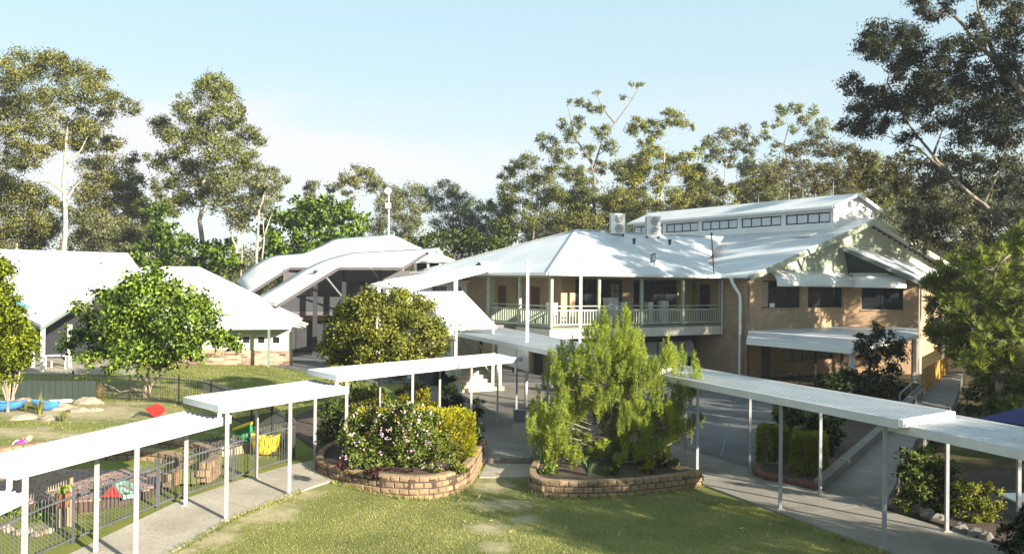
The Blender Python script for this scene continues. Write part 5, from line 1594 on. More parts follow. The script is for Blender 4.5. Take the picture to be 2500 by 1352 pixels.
tree_px('green_tree', 'big rounded bright green tree behind the membrane roofs', 82, [(770, 640), (770, 580)],
        [(690, 540, 42), (730, 525, 44), (785, 525, 44), (840, 530, 42), (875, 545, 32), (700, 590, 46), (760, 580, 50), (825, 585, 46), (870, 590, 34), (720, 640, 44), (780, 630, 42), (680, 645, 40), (655, 620, 34), (725, 495, 22), (800, 492, 22), (765, 500, 20), (655, 570, 30), (840, 505, 18), (855, 620, 34)],
        'bright', size=(0.40, 0.26), dens=2.8, tr=0.3, group='bright green trees', seed=19, bark='bark_brown')
tree_px('gum_tree', 'distant umbrella-shaped gum left of the dish mast', 105, [(880, 560), (878, 500), (876, 470)],
        [(872, 418, 20), (895, 425, 22), (850, 430, 20), (830, 446, 20), (915, 440, 20), (935, 455, 16), (808, 458, 14), (870, 450, 24), (905, 460, 18), (845, 470, 14), (940, 475, 10), (858, 490, 14)],
        'gum_olive', size=(0.34, 0.13), dens=2.0, tr=0.24, group=GUM, seed=20)
tree_px('gum_tree', 'pale feathery tree directly behind the dish mast', 92, [(985, 600), (985, 540)],
        [(960, 480, 32), (1005, 475, 32), (930, 500, 26), (985, 515, 40), (1025, 505, 26), (945, 540, 36), (1010, 550, 36), (975, 580, 36), (920, 570, 28), (1035, 590, 28)],
        'gum_grey', dens=1.9, tr=0.22, group=GUM, seed=21)
tree_px('gum_tree', 'blue-green gum mass between the dish mast and the verandah roof', 100, [(1110, 620), (1105, 540)],
        [(1045, 470, 26), (1085, 462, 28), (1120, 470, 28), (1065, 500, 32), (1110, 505, 36), (1150, 505, 30), (1180, 520, 26), (1135, 540, 36), (1085, 545, 34), (1190, 550, 28), (1165, 570, 34), (1110, 585, 34), (1205, 590, 30)],
        'gum_blue', dens=2.0, tr=0.25, group=GUM, seed=22, bark='bark_grey')
tree_px('green_tree', 'darker green tree low behind the side of the verandah roof', 82, [(1110, 650), (1110, 620)],
        [(1060, 590, 30), (1100, 575, 28), (1130, 600, 32), (1075, 620, 30), (1170, 600, 32), (1210, 590, 28), (1150, 570, 20), (1020, 600, 28), (1240, 570, 28)],
        'shrub', size=(0.36, 0.2), dens=2.6, tr=0.2, group='bright green trees', seed=23, bark='bark_brown')
# ---- behind the brick building
tree_px('gum_tree', 'leaning gum mass left of the tall bare-topped gum', 92, [(1300, 600), (1310, 500), (1320, 400)],
        [(1238, 425, 26), (1260, 405, 24), (1290, 395, 26), (1240, 470, 32), (1285, 445, 34), (1330, 430, 30), (1225, 510, 28), (1265, 500, 34), (1310, 490, 34), (1355, 470, 30), (1240, 545, 34), (1290, 545, 34), (1340, 535, 34), (1225, 580, 26), (1380, 520, 30)],
        'gum', dens=2.0, tr=0.22, group=GUM, seed=31, bark='bark_grey')
tree_px('gum_tree', 'tall gum with thin bare top branches above the air conditioners', 84, [(1452, 560), (1450, 480), (1448, 420), (1440, 370)],
        [(1390, 250, 9), (1415, 252, 15), (1442, 262, 17), (1468, 268, 14), (1456, 226, 8), (1562, 207, 10), (1542, 204, 7), (1520, 236, 9), (1415, 300, 22), (1370, 300, 15), (1395, 330, 22), (1470, 322, 26), (1340, 352, 24), (1322, 336, 15), (1378, 375, 26), (1430, 365, 22), (1350, 400, 26), (1400, 415, 26), (1490, 360, 22), (1460, 410, 24), (1500, 400, 22), (1440, 470, 22), (1420, 445, 22)],
        'gum', dens=1.9, tr=0.26, group=GUM, seed=32, bark='bark_grey', stems_px=[[(1448, 420), (1470, 340), (1510, 290), (1545, 240), (1562, 210)], [(1500, 300), (1470, 262), (1456, 230)], [(1445, 400), (1400, 330), (1385, 255)]])
tree_px('gum_tree', 'yellow-green gum behind the clerestory, right of the bare-topped gum', 86, [(1613, 560), (1612, 480), (1618, 420), (1625, 350)],
        [(1632, 272, 15), (1652, 288, 21), (1622, 300, 18), (1672, 302, 14), (1690, 310, 10), (1560, 300, 24), (1585, 305, 22), (1545, 322, 18), (1600, 330, 18), (1575, 345, 20), (1595, 375, 26), (1635, 385, 28), (1675, 380, 22), (1708, 368, 15), (1575, 410, 26), (1620, 420, 28), (1665, 415, 24), (1555, 440, 22), (1600, 455, 24), (1690, 430, 18)],
        'gum_yellow', dens=2.1, tr=0.2, group=GUM, seed=33)
tree_px('gum_tree', 'olive understorey tree directly behind the air conditioners', 82, [(1500, 600), (1500, 540)],
        [(1430, 500, 32), (1475, 495, 32), (1520, 480, 32), (1560, 485, 30), (1400, 540, 32), (1445, 540, 32), (1500, 530, 32), (1540, 520, 28), (1590, 500, 26), (1640, 480, 28), (1385, 570, 28)],
        'gum_olive', dens=2.3, tr=0.18, group=GUM, seed=34, bark='bark_grey')
tree_px('gum_tree', 'rounded grey gum above the middle of the clerestory roof', 88, [(1765, 540), (1768, 450), (1775, 390)],
        [(1740, 348, 22), (1772, 328, 22), (1810, 322, 22), (1832, 345, 18), (1755, 375, 24), (1795, 362, 26), (1722, 350, 14), (1830, 375, 16), (1780, 395, 20), (1735, 385, 16)],
        'gum_grey', dens=2.0, tr=0.18, group=GUM, seed=35)
tree_px('gum_tree', 'brownish low gum right behind the clerestory roof, left part', 80, [(1740, 560), (1740, 500)],
        [(1660, 490, 26), (1700, 470, 28), (1740, 455, 28), (1780, 470, 30), (1690, 505, 28), (1735, 500, 30), (1780, 505, 28), (1820, 480, 30), (1850, 450, 26), (1830, 430, 22)],
        'gum_olive', dens=2.0, tr=0.16, group=GUM, seed=36, bark='bark_grey')
tree_px('gum_tree', 'open-crowned tall gum above the right part of the clerestory roof', 86, [(1925, 520), (1925, 420), (1915, 350), (1925, 310)],
        [(1905, 270, 18), (1938, 264, 20), (1985, 270, 15), (1962, 292, 20), (2008, 298, 18), (2038, 310, 10), (1898, 300, 14), (1872, 330, 16), (1866, 305, 10), (1992, 325, 22), (1940, 315, 14), (1895, 352, 14), (2015, 330, 12)],
        'gum', dens=1.9, tr=0.2, group=GUM, seed=37, bark='bark_grey', stems_px=[[(1925, 420), (1950, 350), (1985, 300)]])
tree_px('gum_tree', 'brown-green forest gum right of the open-crowned gum', 78, [(1990, 560), (1990, 470)],
        [(1945, 370, 28), (1985, 360, 30), (2030, 365, 30), (2070, 370, 28), (1930, 410, 30), (1975, 410, 32), (2020, 415, 32), (2065, 420, 30), (1890, 430, 28), (1950, 450, 28), (2000, 455, 28), (2060, 455, 28), (2090, 400, 24)],
        'scrub', dens=1.9, tr=0.2, group=GUM, seed=38, bark='bark_grey', stems_px=[[(1960, 540), (1958, 430), (1950, 380)], [(2030, 540), (2035, 430), (2045, 380)]])

for k, (x, y, sp, lf, lab) in enumerate(((1395, 470, 30, 'gum', 'mid-height gum filling the gap left of the air conditioners'), (1545, 430, 30, 'gum_olive', 'olive gum filling the gap behind the yellow-green gum'), (1690, 440, 28, 'gum_grey', 'grey gum just right of the yellow-green gum'), (1850, 430, 30, 'gum_grey', 'grey gum between the rounded gum and the open-crowned gum'), (1215, 530, 26, 'gum', 'gum just left of the verandah roof peak'), (745, 480, 18, 'gum_grey', 'distant gum peeping over the big rounded bright tree'), (345, 520, 30, 'gum', 'shadowy gum between the two tall gums at the left'), (2110, 430, 34, 'gum_olive', 'olive gum right behind the clerestory end wall'))):
    rgm = random.Random(900 + k)
    bl_ = [(x + rgm.uniform(-1.3, 1.3) * sp, y + rgm.uniform(-1.6, 2.6) * sp, sp * rgm.uniform(0.7, 1.1)) for _ in range(11)]
    tree_px('gum_tree', lab, 94, [(x, 600), (x + 3, 520), (x, y)], bl_, lf, dens=2.1, tr=0.18, group=GUM, seed=900 + k, bark='bark_grey')

# the two big dark gums on the right
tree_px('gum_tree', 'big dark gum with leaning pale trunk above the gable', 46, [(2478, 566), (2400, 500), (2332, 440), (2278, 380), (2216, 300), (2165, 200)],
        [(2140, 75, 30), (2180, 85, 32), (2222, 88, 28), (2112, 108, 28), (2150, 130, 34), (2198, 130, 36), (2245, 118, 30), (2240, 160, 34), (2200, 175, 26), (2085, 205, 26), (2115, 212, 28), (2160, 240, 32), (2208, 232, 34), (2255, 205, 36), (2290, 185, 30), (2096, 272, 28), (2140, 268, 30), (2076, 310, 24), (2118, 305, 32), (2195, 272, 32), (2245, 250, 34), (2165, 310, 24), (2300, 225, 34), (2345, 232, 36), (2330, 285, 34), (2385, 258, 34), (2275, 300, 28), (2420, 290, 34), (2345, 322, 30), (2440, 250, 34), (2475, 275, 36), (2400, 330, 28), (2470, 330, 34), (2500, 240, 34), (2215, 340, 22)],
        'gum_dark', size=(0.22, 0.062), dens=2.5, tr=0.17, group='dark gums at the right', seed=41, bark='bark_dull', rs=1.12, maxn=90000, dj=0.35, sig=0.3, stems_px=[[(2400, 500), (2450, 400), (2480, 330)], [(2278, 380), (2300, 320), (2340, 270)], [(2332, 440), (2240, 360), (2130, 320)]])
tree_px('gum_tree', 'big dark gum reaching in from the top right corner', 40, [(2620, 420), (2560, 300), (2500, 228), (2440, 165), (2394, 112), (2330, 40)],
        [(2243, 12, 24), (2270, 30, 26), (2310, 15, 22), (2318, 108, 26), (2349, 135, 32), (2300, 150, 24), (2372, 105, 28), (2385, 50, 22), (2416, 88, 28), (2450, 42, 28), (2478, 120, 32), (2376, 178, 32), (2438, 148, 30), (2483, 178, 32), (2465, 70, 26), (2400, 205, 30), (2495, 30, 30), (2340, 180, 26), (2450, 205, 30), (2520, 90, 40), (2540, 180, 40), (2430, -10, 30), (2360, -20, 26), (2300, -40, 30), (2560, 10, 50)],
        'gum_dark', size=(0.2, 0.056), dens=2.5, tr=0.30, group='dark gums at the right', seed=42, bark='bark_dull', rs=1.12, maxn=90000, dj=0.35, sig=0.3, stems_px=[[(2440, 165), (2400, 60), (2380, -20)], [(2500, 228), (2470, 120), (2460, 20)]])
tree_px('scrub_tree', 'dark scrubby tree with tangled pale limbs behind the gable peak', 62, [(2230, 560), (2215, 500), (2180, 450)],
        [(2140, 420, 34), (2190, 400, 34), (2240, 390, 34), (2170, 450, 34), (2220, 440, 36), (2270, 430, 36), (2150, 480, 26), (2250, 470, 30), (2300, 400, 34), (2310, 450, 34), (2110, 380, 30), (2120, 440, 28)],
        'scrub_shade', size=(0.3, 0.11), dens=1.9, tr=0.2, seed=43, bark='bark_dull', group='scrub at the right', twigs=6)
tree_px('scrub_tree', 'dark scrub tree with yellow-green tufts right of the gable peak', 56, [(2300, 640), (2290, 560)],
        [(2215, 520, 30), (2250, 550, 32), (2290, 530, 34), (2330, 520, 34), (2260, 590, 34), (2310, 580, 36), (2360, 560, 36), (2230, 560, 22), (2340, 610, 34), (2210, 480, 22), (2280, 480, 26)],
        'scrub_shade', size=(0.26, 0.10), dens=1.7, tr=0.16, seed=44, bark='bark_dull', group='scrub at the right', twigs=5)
tree_px('scrub_tree', 'dark understorey tree behind the leaning pale trunk', 60, [(2420, 640), (2420, 540)],
        [(2360, 400, 40), (2410, 400, 40), (2460, 410, 42), (2380, 450, 40), (2440, 460, 42), (2490, 460, 40), (2370, 500, 38), (2430, 520, 40), (2490, 540, 40), (2400, 570, 40), (2460, 590, 40), (2340, 360, 34), (2450, 360, 36)],
        'gum_dark', size=(0.28, 0.1), dens=1.8, tr=0.2, seed=45, bark='bark_brown', group='scrub at the right', twigs=4)

# far woods as one mass behind everything
rng_w = np.random.default_rng(77)
Cw = []
for k in range(250):
    px_ = rng_w.uniform(-150, 2700)
    D_ = rng_w.uniform(96, 150)
    p = at(px_, 690, D_)
    hgt = rng_w.uniform(8, 13) if px_ < 1250 else rng_w.uniform(9, 15.5)
    g_ = gz(p.x, p.y)
    n_k = 600
    nb = 7
    bc = unit(rng_w.normal(size=(nb, 3))) * rng_w.uniform(0.3, 0.8, size=(nb, 1)) * np.array([2.6, 2.6, hgt * 0.40])
    bi = rng_w.integers(0, nb, n_k)
    u = unit(rng_w.normal(size=(n_k, 3))) * (rng_w.uniform(0.15, 1, size=(n_k, 1)) ** 0.5) * np.array([1.7, 1.7, 1.4 + hgt * 0.06]) + bc[bi]
    u = u + np.array([p.x, p.y, g_ + hgt * 0.52])
    Cw.append(u)
Cw = np.concatenate(Cw)
o = link('far_woods', quads_mesh('far_woods', leaves(rng_w, Cw, 0.50, 0.23, 0.3), LF['far']))
tag(o, 'far grey-green woods filling the gaps behind the trees', 'woods', None, 'stuff')

# gums beyond the right edge whose shade falls on the lawn, the yard and the roof
def off_tree(label, x, y, h, r, seed, dens=2.4, lo=0.35, n=26):
    rg = random.Random(seed)
    g = gz(x, y)
    blobs = []
    for k in range(n):
        a = rg.uniform(0, 2 * math.pi); q = math.sqrt(rg.uniform(0.02, 1.0)) * r
        blobs.append((Vector((x + math.cos(a) * q, y + math.sin(a) * q, g + h * rg.uniform(lo, 1.0))), rg.uniform(0.8, 1.5)))
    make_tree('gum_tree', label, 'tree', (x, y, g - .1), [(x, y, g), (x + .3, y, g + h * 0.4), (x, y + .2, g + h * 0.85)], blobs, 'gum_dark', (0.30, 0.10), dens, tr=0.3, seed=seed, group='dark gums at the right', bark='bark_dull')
off_tree('low gum beyond the lower right corner that shades the lawn', 18.5, 6.0, 6.6, 3.2, 51, lo=0.3)
off_tree('gum beyond the right edge level with the blue umbrella', 21.5, 15.5, 10.5, 3.8, 57, lo=0.2)
off_tree('gum beyond the right edge level with the ramp', 27.5, 17.0, 10.0, 4.4, 53, lo=0.25, n=32)
off_tree('gum beyond the right edge behind the spiky tree', 26.5, 30.0, 9.0, 3.8, 54, lo=0.2, n=34)
off_tree('gum beyond the right edge shading the carport', 29.0, 34.0, 19.0, 4.8, 55, lo=0.3, n=36)
off_tree('gum beyond the right edge highest up the slope', 35.5, 40.0, 21.0, 5.2, 56, lo=0.3, n=36)
off_tree('gum beyond the right edge between ramp and slope', 33.0, 26.0, 19.0, 5.0, 58, lo=0.3, n=36)
off_tree('gum beyond the right edge nearest the brick gable', 30.5, 42.0, 12.5, 3.6, 59, lo=0.3, n=26)
# ------------------------------------------------------------------ garden plants
def whorl_mesh(rng, pts, L, W, n=9, up=0.5):
    """rosettes: n blades radiating from each point."""
    out = []
    for p in pts:
        ax = unit(rng.normal(size=3) * 0.5 + np.array([0, 0, up]))
        x = unit(np.cross(ax, rng.normal(size=3))); y = np.cross(ax, x)
        t = np.linspace(0, 2 * np.pi, n, endpoint=False) + rng.uniform(0, 1)
        d = np.outer(np.cos(t), x) + np.outer(np.sin(t), y) + ax * rng.uniform(0.1, 0.9, size=(n, 1))
        d = unit(d)
        s = unit(np.cross(d, ax))
        l = L * rng.uniform(0.7, 1.15, size=(n, 1)); w = W / 2
        c = np.repeat(np.array(p)[None, :], n, 0)
        mid = c + d * l * 0.5 + ax * l * 0.06
        out.append(np.stack([c, mid + s * w, c + d * l, mid - s * w], 1))
    return np.concatenate(out)

# small leafy tree in the play area
tree_px('leafy_tree', 'small round bright green tree with pale forked stems inside the dark fence', 37.5, [(357, 988), (352, 940), (345, 915)],
        [(370, 660, 20), (355, 690, 34), (330, 705, 30), (395, 690, 32), (440, 715, 32), (285, 735, 30), (250, 720, 20), (345, 745, 42), (400, 745, 40), (455, 750, 36), (492, 735, 22), (510, 775, 30), (232, 775, 28), (280, 785, 38), (335, 805, 44), (395, 805, 44), (450, 800, 42), (500, 820, 34), (545, 830, 24), (190, 745, 15), (205, 825, 30), (165, 845, 20), (250, 845, 38), (310, 860, 40), (370, 865, 40), (425, 860, 36), (480, 860, 26), (570, 848, 14), (290, 890, 24), (215, 880, 22), (190, 935, 13), (225, 950, 9), (408, 885, 22)],
        'lime', size=(0.18, 0.115), dens=2.9, rs=1.15, cat='tree', tr=0.12, seed=61, bark='bark_pink', dj=0.75, droop=0.5, sig=0.36, twigs=4, base_z=0.28,
        stems_px=[[(358, 988), (372, 935), (395, 900)], [(350, 930), (320, 885), (300, 850)], [(365, 950), (362, 900), (365, 850)], [(375, 930), (410, 900), (440, 880)]])
tree_px('leafy_tree', 'yellow-green feathery tree cut off by the left edge', 33, [(20, 985), (10, 930)],
        [(-10, 680, 32), (10, 720, 30), (-5, 765, 40), (30, 770, 26), (55, 810, 24), (15, 820, 38), (-20, 850, 45), (35, 860, 34), (70, 850, 20), (10, 900, 34), (50, 885, 22), (-30, 740, 40), (-10, 640, 22), (75, 820, 14)],
        'yellow_green', size=(0.16, 0.07), dens=4.5, rs=1.25, cat='tree', tr=0.09, seed=62, bark='bark_grey', dj=0.8, droop=0.15, base_z=0.25)
# grass tree like stems at the left
def blades(name, label, cat, p, n, L, W, m, lean=0.6, seed=1, group=None, up=1.0, nseg=3, part='blades'):
    rng = np.random.default_rng(seed)
    root = thing(name, label, cat, p, group)
    V = []
    for k in range(n):
        a = rng.uniform(0, 2 * math.pi)
        out_ = rng.uniform(0.1, 1.0) * lean
        l = L * rng.uniform(0.6, 1.1)
        h = np.array([math.cos(a), math.sin(a), 0])
        s = np.array([-math.sin(a), math.cos(a), 0]) * W / 2
        b0 = h * rng.uniform(0, 0.08) * L
        pts = []
        for i in range(nseg + 1):
            t = i / nseg
            pts.append(b0 + h * out_ * l * t ** 1.3 + np.array([0, 0, up * l * (t - 0.42 * out_ * t * t)]))
        for i in range(nseg):
            w0, w1 = (1 - 0.9 * (i / nseg) ** 2), (1 - 0.9 * ((i + 1) / nseg) ** 2)
            V.append([pts[i] - s * w0, pts[i] + s * w0, pts[i + 1] + s * w1, pts[i + 1] - s * w1])
    link(part, quads_mesh(part, np.array(V), LF[m]), root)
    return root
q = G(22, 978)
yu = thing('cordyline', 'clump of bare-stemmed spiky plants at the left edge by the blue boat', 'plant', q)
rgc = np.random.default_rng(3)
for k, (x, y) in enumerate(((0, 900), (12, 890), (28, 885), (42, 880), (50, 900), (20, 910))):
    tp = at(x, y, q.y + 0.3 * (k % 3)); fp = q + Vector((0.05 * (k - 2), 0.1 * (k % 2), 0))
    MB().tube([fp, fp.lerp(tp, 0.5) + Vector((0.03 * (k - 2), 0, 0)), tp], [0.035, 0.03, 0.025], 6).build('stem', MT['bark_pink'], yu)
    V = whorl_mesh(rgc, [tuple(tp - q)] * 4, 0.42, 0.035, 9, 1.2)
    link('leaf_head', quads_mesh('leaf_head', V, LF['flax']), yu)
# olive tree by the stairs
tree_px('olive_tree', 'dense round olive-green tree in front of the hall', 34.5, [(925, 1000), (925, 920)],
        [(870, 755, 32), (905, 735, 30), (945, 738, 34), (990, 742, 36), (1030, 765, 34), (1068, 800, 22), (845, 790, 34), (815, 810, 18), (890, 790, 44), (945, 795, 48), (1000, 800, 46), (1050, 825, 36), (820, 845, 30), (865, 845, 42), (920, 855, 46), (975, 855, 46), (1025, 850, 40), (1070, 830, 18), (845, 885, 34), (900, 895, 40), (950, 890, 36), (830, 915, 24), (1000, 885, 30), (870, 770, 26), (800, 820, 12)],
        'olive', size=(0.125, 0.075), dens=2.6, cat='tree', tr=0.14, seed=63, bark='bark_grey', dj=0.8, droop=0.4, sig=0.24, base_z=0.4, shell=0.7, maxn=120000, rs=1.3)

def shrub_px(label, D, blobs, leaf, size, dens=3.0, seed=1, base=None, group=None, name='shrub', cat='shrub', bz=None, dj=0.6, **kw):
    xs = [b_[0] for b_ in blobs]; yb = max(b_[1] + b_[2] * 0.9 for b_ in blobs)
    bx = base or (sum(xs) / len(xs), yb)
    return tree_px(name, label, D, [bx, (bx[0], bx[1] - 25)], blobs, leaf, size, dens, cat=cat, seed=seed, bark='bark_brown', tr=0.03, dj=dj, base_z=bz, group=group, twigs=2, droop=kw.pop('droop', 0.1), **kw)

# the left bed: flowering shrub, golden hedge and others
fs = shrub_px('big pink flowering shrub in the curved tan block bed', 23.35, [(870, 1040, 34), (915, 1015, 36), (965, 1005, 36), (1015, 1015, 36), (1055, 1035, 32), (860, 1085, 36), (905, 1070, 42), (960, 1065, 46), (1015, 1070, 44), (1065, 1080, 38), (855, 1120, 28), (905, 1122, 36), (960, 1124, 38), (1020, 1126, 38), (1075, 1125, 34), (1000, 1040, 32), (935, 1040, 32), (840, 1060, 22), (1095, 1100, 22), (890, 1140, 20), (990, 1145, 22), (1050, 1148, 20)],
              'rose', (0.075, 0.045), 3.2, 71, (970, 1160), bz=0.5)
rngf = np.random.default_rng(5)
Vf = []
fl_px = [(1000, 985), (930, 985), (880, 1000), (960, 990), (1030, 990), (1050, 1000), (905, 1002), (930, 1010), (985, 1010), (1005, 1035), (960, 1010), (935, 1050), (945, 1055), (955, 1045), (930, 1060), (908, 1052), (860, 1055), (845, 1050), (870, 1015), (1030, 1020), (1020, 1028), (985, 1055), (1000, 1048), (1052, 1010), (1035, 1045), (990, 1075), (860, 1065), (875, 1082), (895, 1095), (850, 1115), (830, 1118), (840, 1140), (1050, 1095), (1035, 1140), (1060, 1140), (1075, 1140), (1010, 1095), (945, 1070), (925, 1105), (1045, 1060), (965, 1080), (1005, 1120), (1020, 1060), (915, 1030), (940, 1025), (1010, 1005), (1070, 1030), (1040, 1080), (890, 1040), (975, 1030)]
for x, y in fl_px:
    c = np.array(at(x, y, 21.75 + rngf.uniform(-0.1, 0.35) + abs(x - 960) * 0.006)) + rngf.normal(size=3) * 0.02
    npet = rngf.integers(2, 8)
    Vf.append(whorl_mesh(rngf, [c + rngf.normal(size=3) * 0.038 for _ in range(npet)], 0.036, 0.032, 5, 0.6))
Vf = np.concatenate(Vf) - np.array(fs.location)
o = link('blossoms', quads_mesh('blossoms', Vf, LF['petal']), fs); o['kind'] = 'stuff'
def box_hedge(label, lo, hi, rz, leaf, size, n, seed, group=None, name='hedge', rough=0.05, tops=None):
    """clipped hedge: leaves over the faces of a rounded box, origin at its base centre."""
    rng = np.random.default_rng(seed)
    w, d, h = hi[0] - lo[0], hi[1] - lo[1], hi[2] - lo[2]
    c = Vector(((lo[0] + hi[0]) / 2, (lo[1] + hi[1]) / 2, lo[2]))
    root = thing(name, label, 'hedge', c, group, rz)
    areas = np.array([w * h, w * h, d * h, d * h, w * d * 1.2])
    f = rng.choice(5, size=n, p=areas / areas.sum())
    u, v = rng.uniform(-.5, .5, n), rng.uniform(0, 1, n)
    X = np.where(f == 0, u * w, np.where(f == 1, u * w, np.where(f == 2, -w / 2, np.where(f == 3, w / 2, u * w))))
    Y = np.where(f == 0, -d / 2, np.where(f == 1, d / 2, np.where(f == 2, u * d, np.where(f == 3, u * d, (v - .5) * d))))
    Zc = np.where(f == 4, h, v * h)
    Cc = np.stack([X, Y, Zc], 1)
    # round the edges
    e = np.abs(Cc / np.array([w / 2, d / 2, h])) 
    k = np.clip((np.sort(e, 1)[:, 1:2] - 0.75) / 0.25, 0, 1)
    Cc[:, :2] *= (1 - 0.07 * k); Cc[:, 2:] *= (1 - 0.05 * k)
    bump_ = np.sin(Cc[:, :1] * 9 + seed) * np.cos(Cc[:, 1:2] * 8) * 0.04
    Cc += rng.normal(size=(n, 3)) * rough + bump_
    nrm = unit(Cc * np.array([2 / w, 2 / d, 1 / h]) + np.array([0, 0, 0.3]))
    V = leaves(rng, Cc, size[0], size[1], -0.1, dirs=nrm)
    link('foliage', quads_mesh('foliage', V, LF[leaf]), root)
    st = MB()
    for k in range(5):
        x, y = rng.uniform(-.3, .3) * w, rng.uniform(-.3, .3) * d
        st.tube([(0.3 * x, 0.3 * y, 0), (x * .8, y * .8, h * .5), (x, y, h * .85)], [0.03, 0.02, 0.01], 5)
    link('stems', st.mesh('stems', MT['bark_brown']), root)
    return root
gA, gB = atz(1040, 1010, 1.75), atz(1150, 1010, 1.75)
pgh = at(1108, 1100, 24.6)
box_hedge('golden clipped hedge at the right end of the curved tan block bed', (pgh.x - 0.72, pgh.y - 0.6, 0.5), (pgh.x + 0.48, pgh.y + 0.6, 1.74), 0.2, 'gold', (0.07, 0.048), 9000, 72)
box_hedge('long golden hedge behind the pink flowering shrub', (-4.5, 24.9, 0.45), (-2.1, 25.5, 1.70), 0.15, 'gold', (0.07, 0.048), 8000, 79)
shrub_px('round mid-green bush right of the golden hedge', 26.0, [(1160, 1075, 20), (1165, 1050, 18), (1150, 1095, 20), (1168, 1095, 16)], 'shrub', (0.08, 0.05), 3.4, 73, bz=0.3)
shrub_px('maroon leaved low groundcover along the tan block bed edge', 22.15, [(835, 1135, 14), (870, 1145, 18), (910, 1153, 19), (950, 1157, 20), (990, 1160, 20), (1030, 1162, 18), (1070, 1160, 14), (890, 1145, 16), (970, 1158, 18)], 'maroon', (0.075, 0.035), 3.4, 74, bz=0.5)
shrub_px('low olive bush at the right corner of the curved bed', 22.4, [(1085, 1148, 20), (1115, 1135, 20), (1105, 1152, 18), (1130, 1140, 14)], 'olive', (0.08, 0.04), 2.6, 75, bz=0.5)
shrub_px('dark wispy bush beside the left path behind the flowering shrub', 26.5, [(800, 1020, 26), (830, 1010, 24), (790, 1050, 22), (820, 1050, 26), (845, 1030, 24), (860, 1000, 22), (810, 985, 20), (795, 1075, 14)], 'shrub', (0.11, 0.035), 2.2, 76, bz=0.35)
shrub_px('bright yellow feathery bush below the walkway roof near the stairs', 33.5, [(990, 960, 20), (1015, 945, 22), (1035, 960, 22), (1005, 980, 24), (1035, 985, 22), (1055, 985, 16)], 'gold', (0.11, 0.035), 2.8, 77, bz=0.4)
shrub_px('dark green bush at the foot of the outdoor stairs', 34.5, [(1095, 950, 22), (1110, 975, 24), (1085, 985, 22), (1115, 1000, 18), (1100, 930, 16)], 'shrub_dark', (0.1, 0.05), 3.0, 78, bz=0.4)
shrub_px('small dark bush right of the stairs bed', 31.5, [(1165, 985, 18), (1160, 1005, 18), (1172, 1005, 12)], 'shrub_dark', (0.09, 0.05), 3.0, 80, bz=0.3)
shrub_px('grey-green bush under the olive tree by the walkway', 31.5, [(880, 960, 28), (920, 965, 28), (860, 985, 24), (900, 990, 24), (940, 990, 20)], 'olive', (0.12, 0.05), 2.6, 81, bz=0.35)

# the feathery pine-like tree
def plume_tree(label, base, trunk, plumes, leaf, seed=1):
    rng = np.random.default_rng(seed)
    base = Vector(base)
    root = thing('bottlebrush_tree', label, 'tree', base)
    tb = MB()
    trunk = [Vector(p) for p in trunk]
    pts, rr = [], []
    for i in range(len(trunk) - 1):
        for q in range(4):
            pts.append(trunk[i].lerp(trunk[i + 1], q / 4) + Vector(rng.normal(size=3) * 0.015)); rr.append(0.10 * (1 - 0.85 * (i + q / 4) / (len(trunk) - 1)))
    tb.tube(pts, rr, 8)
    V = []
    for (c, l, w) in plumes:
        c = Vector(c)
        foot = c - Z_ * l * 0.5
        jt = min(pts[3:], key=lambda p: (p - foot).length + 2.0 * max(0, p.z - foot.z + 0.15))
        if rng.uniform() < 0.4:
            mid = jt.lerp(foot, 0.55) - Z_ * (0.10 + 0.15 * rng.uniform()) + Vector(rng.normal(size=3) * 0.06)
            tb.tube([jt - Z_ * 0.15, mid, foot, foot + Z_ * l * 0.5], [0.02, 0.014, 0.009, 0.005], 5)
        k = max(5, int(w / 0.045))
        for _ in range(k):
            a, r = rng.uniform(0, 2 * math.pi), w * 0.5 * math.sqrt(rng.uniform(0, 1))
            top = np.array(c) + np.array([math.cos(a) * r, math.sin(a) * r, l * (0.5 - 0.9 * (r / w) ** 1.2 - rng.uniform(0, 0.25))])
            ln = l * rng.uniform(0.35, 0.75)
            ax = unit(np.array([math.cos(a) * r * 0.45, math.sin(a) * r * 0.45, ln]) + rng.normal(size=3) * 0.05)
            m = int(ln / 0.0056)
            t = rng.uniform(0, 1, size=(m, 1)) ** 0.8
            P0 = top - ax * ln * (1 - t)
            dirs = unit(rng.normal(size=(m, 3)) * 0.6 + ax * 1.25)
            V.append(leaves(rng, P0, 0.09, 0.015, 0.0, dirs=dirs, bend=0.02))
    V = np.concatenate(V) - np.array(base)
    link('crown', quads_mesh('crown', V, LF[leaf]), root)
    tb.build('trunk', MT['bark_dull'], root, True)
    return root
rgp = random.Random(9)
Dp = 25.0
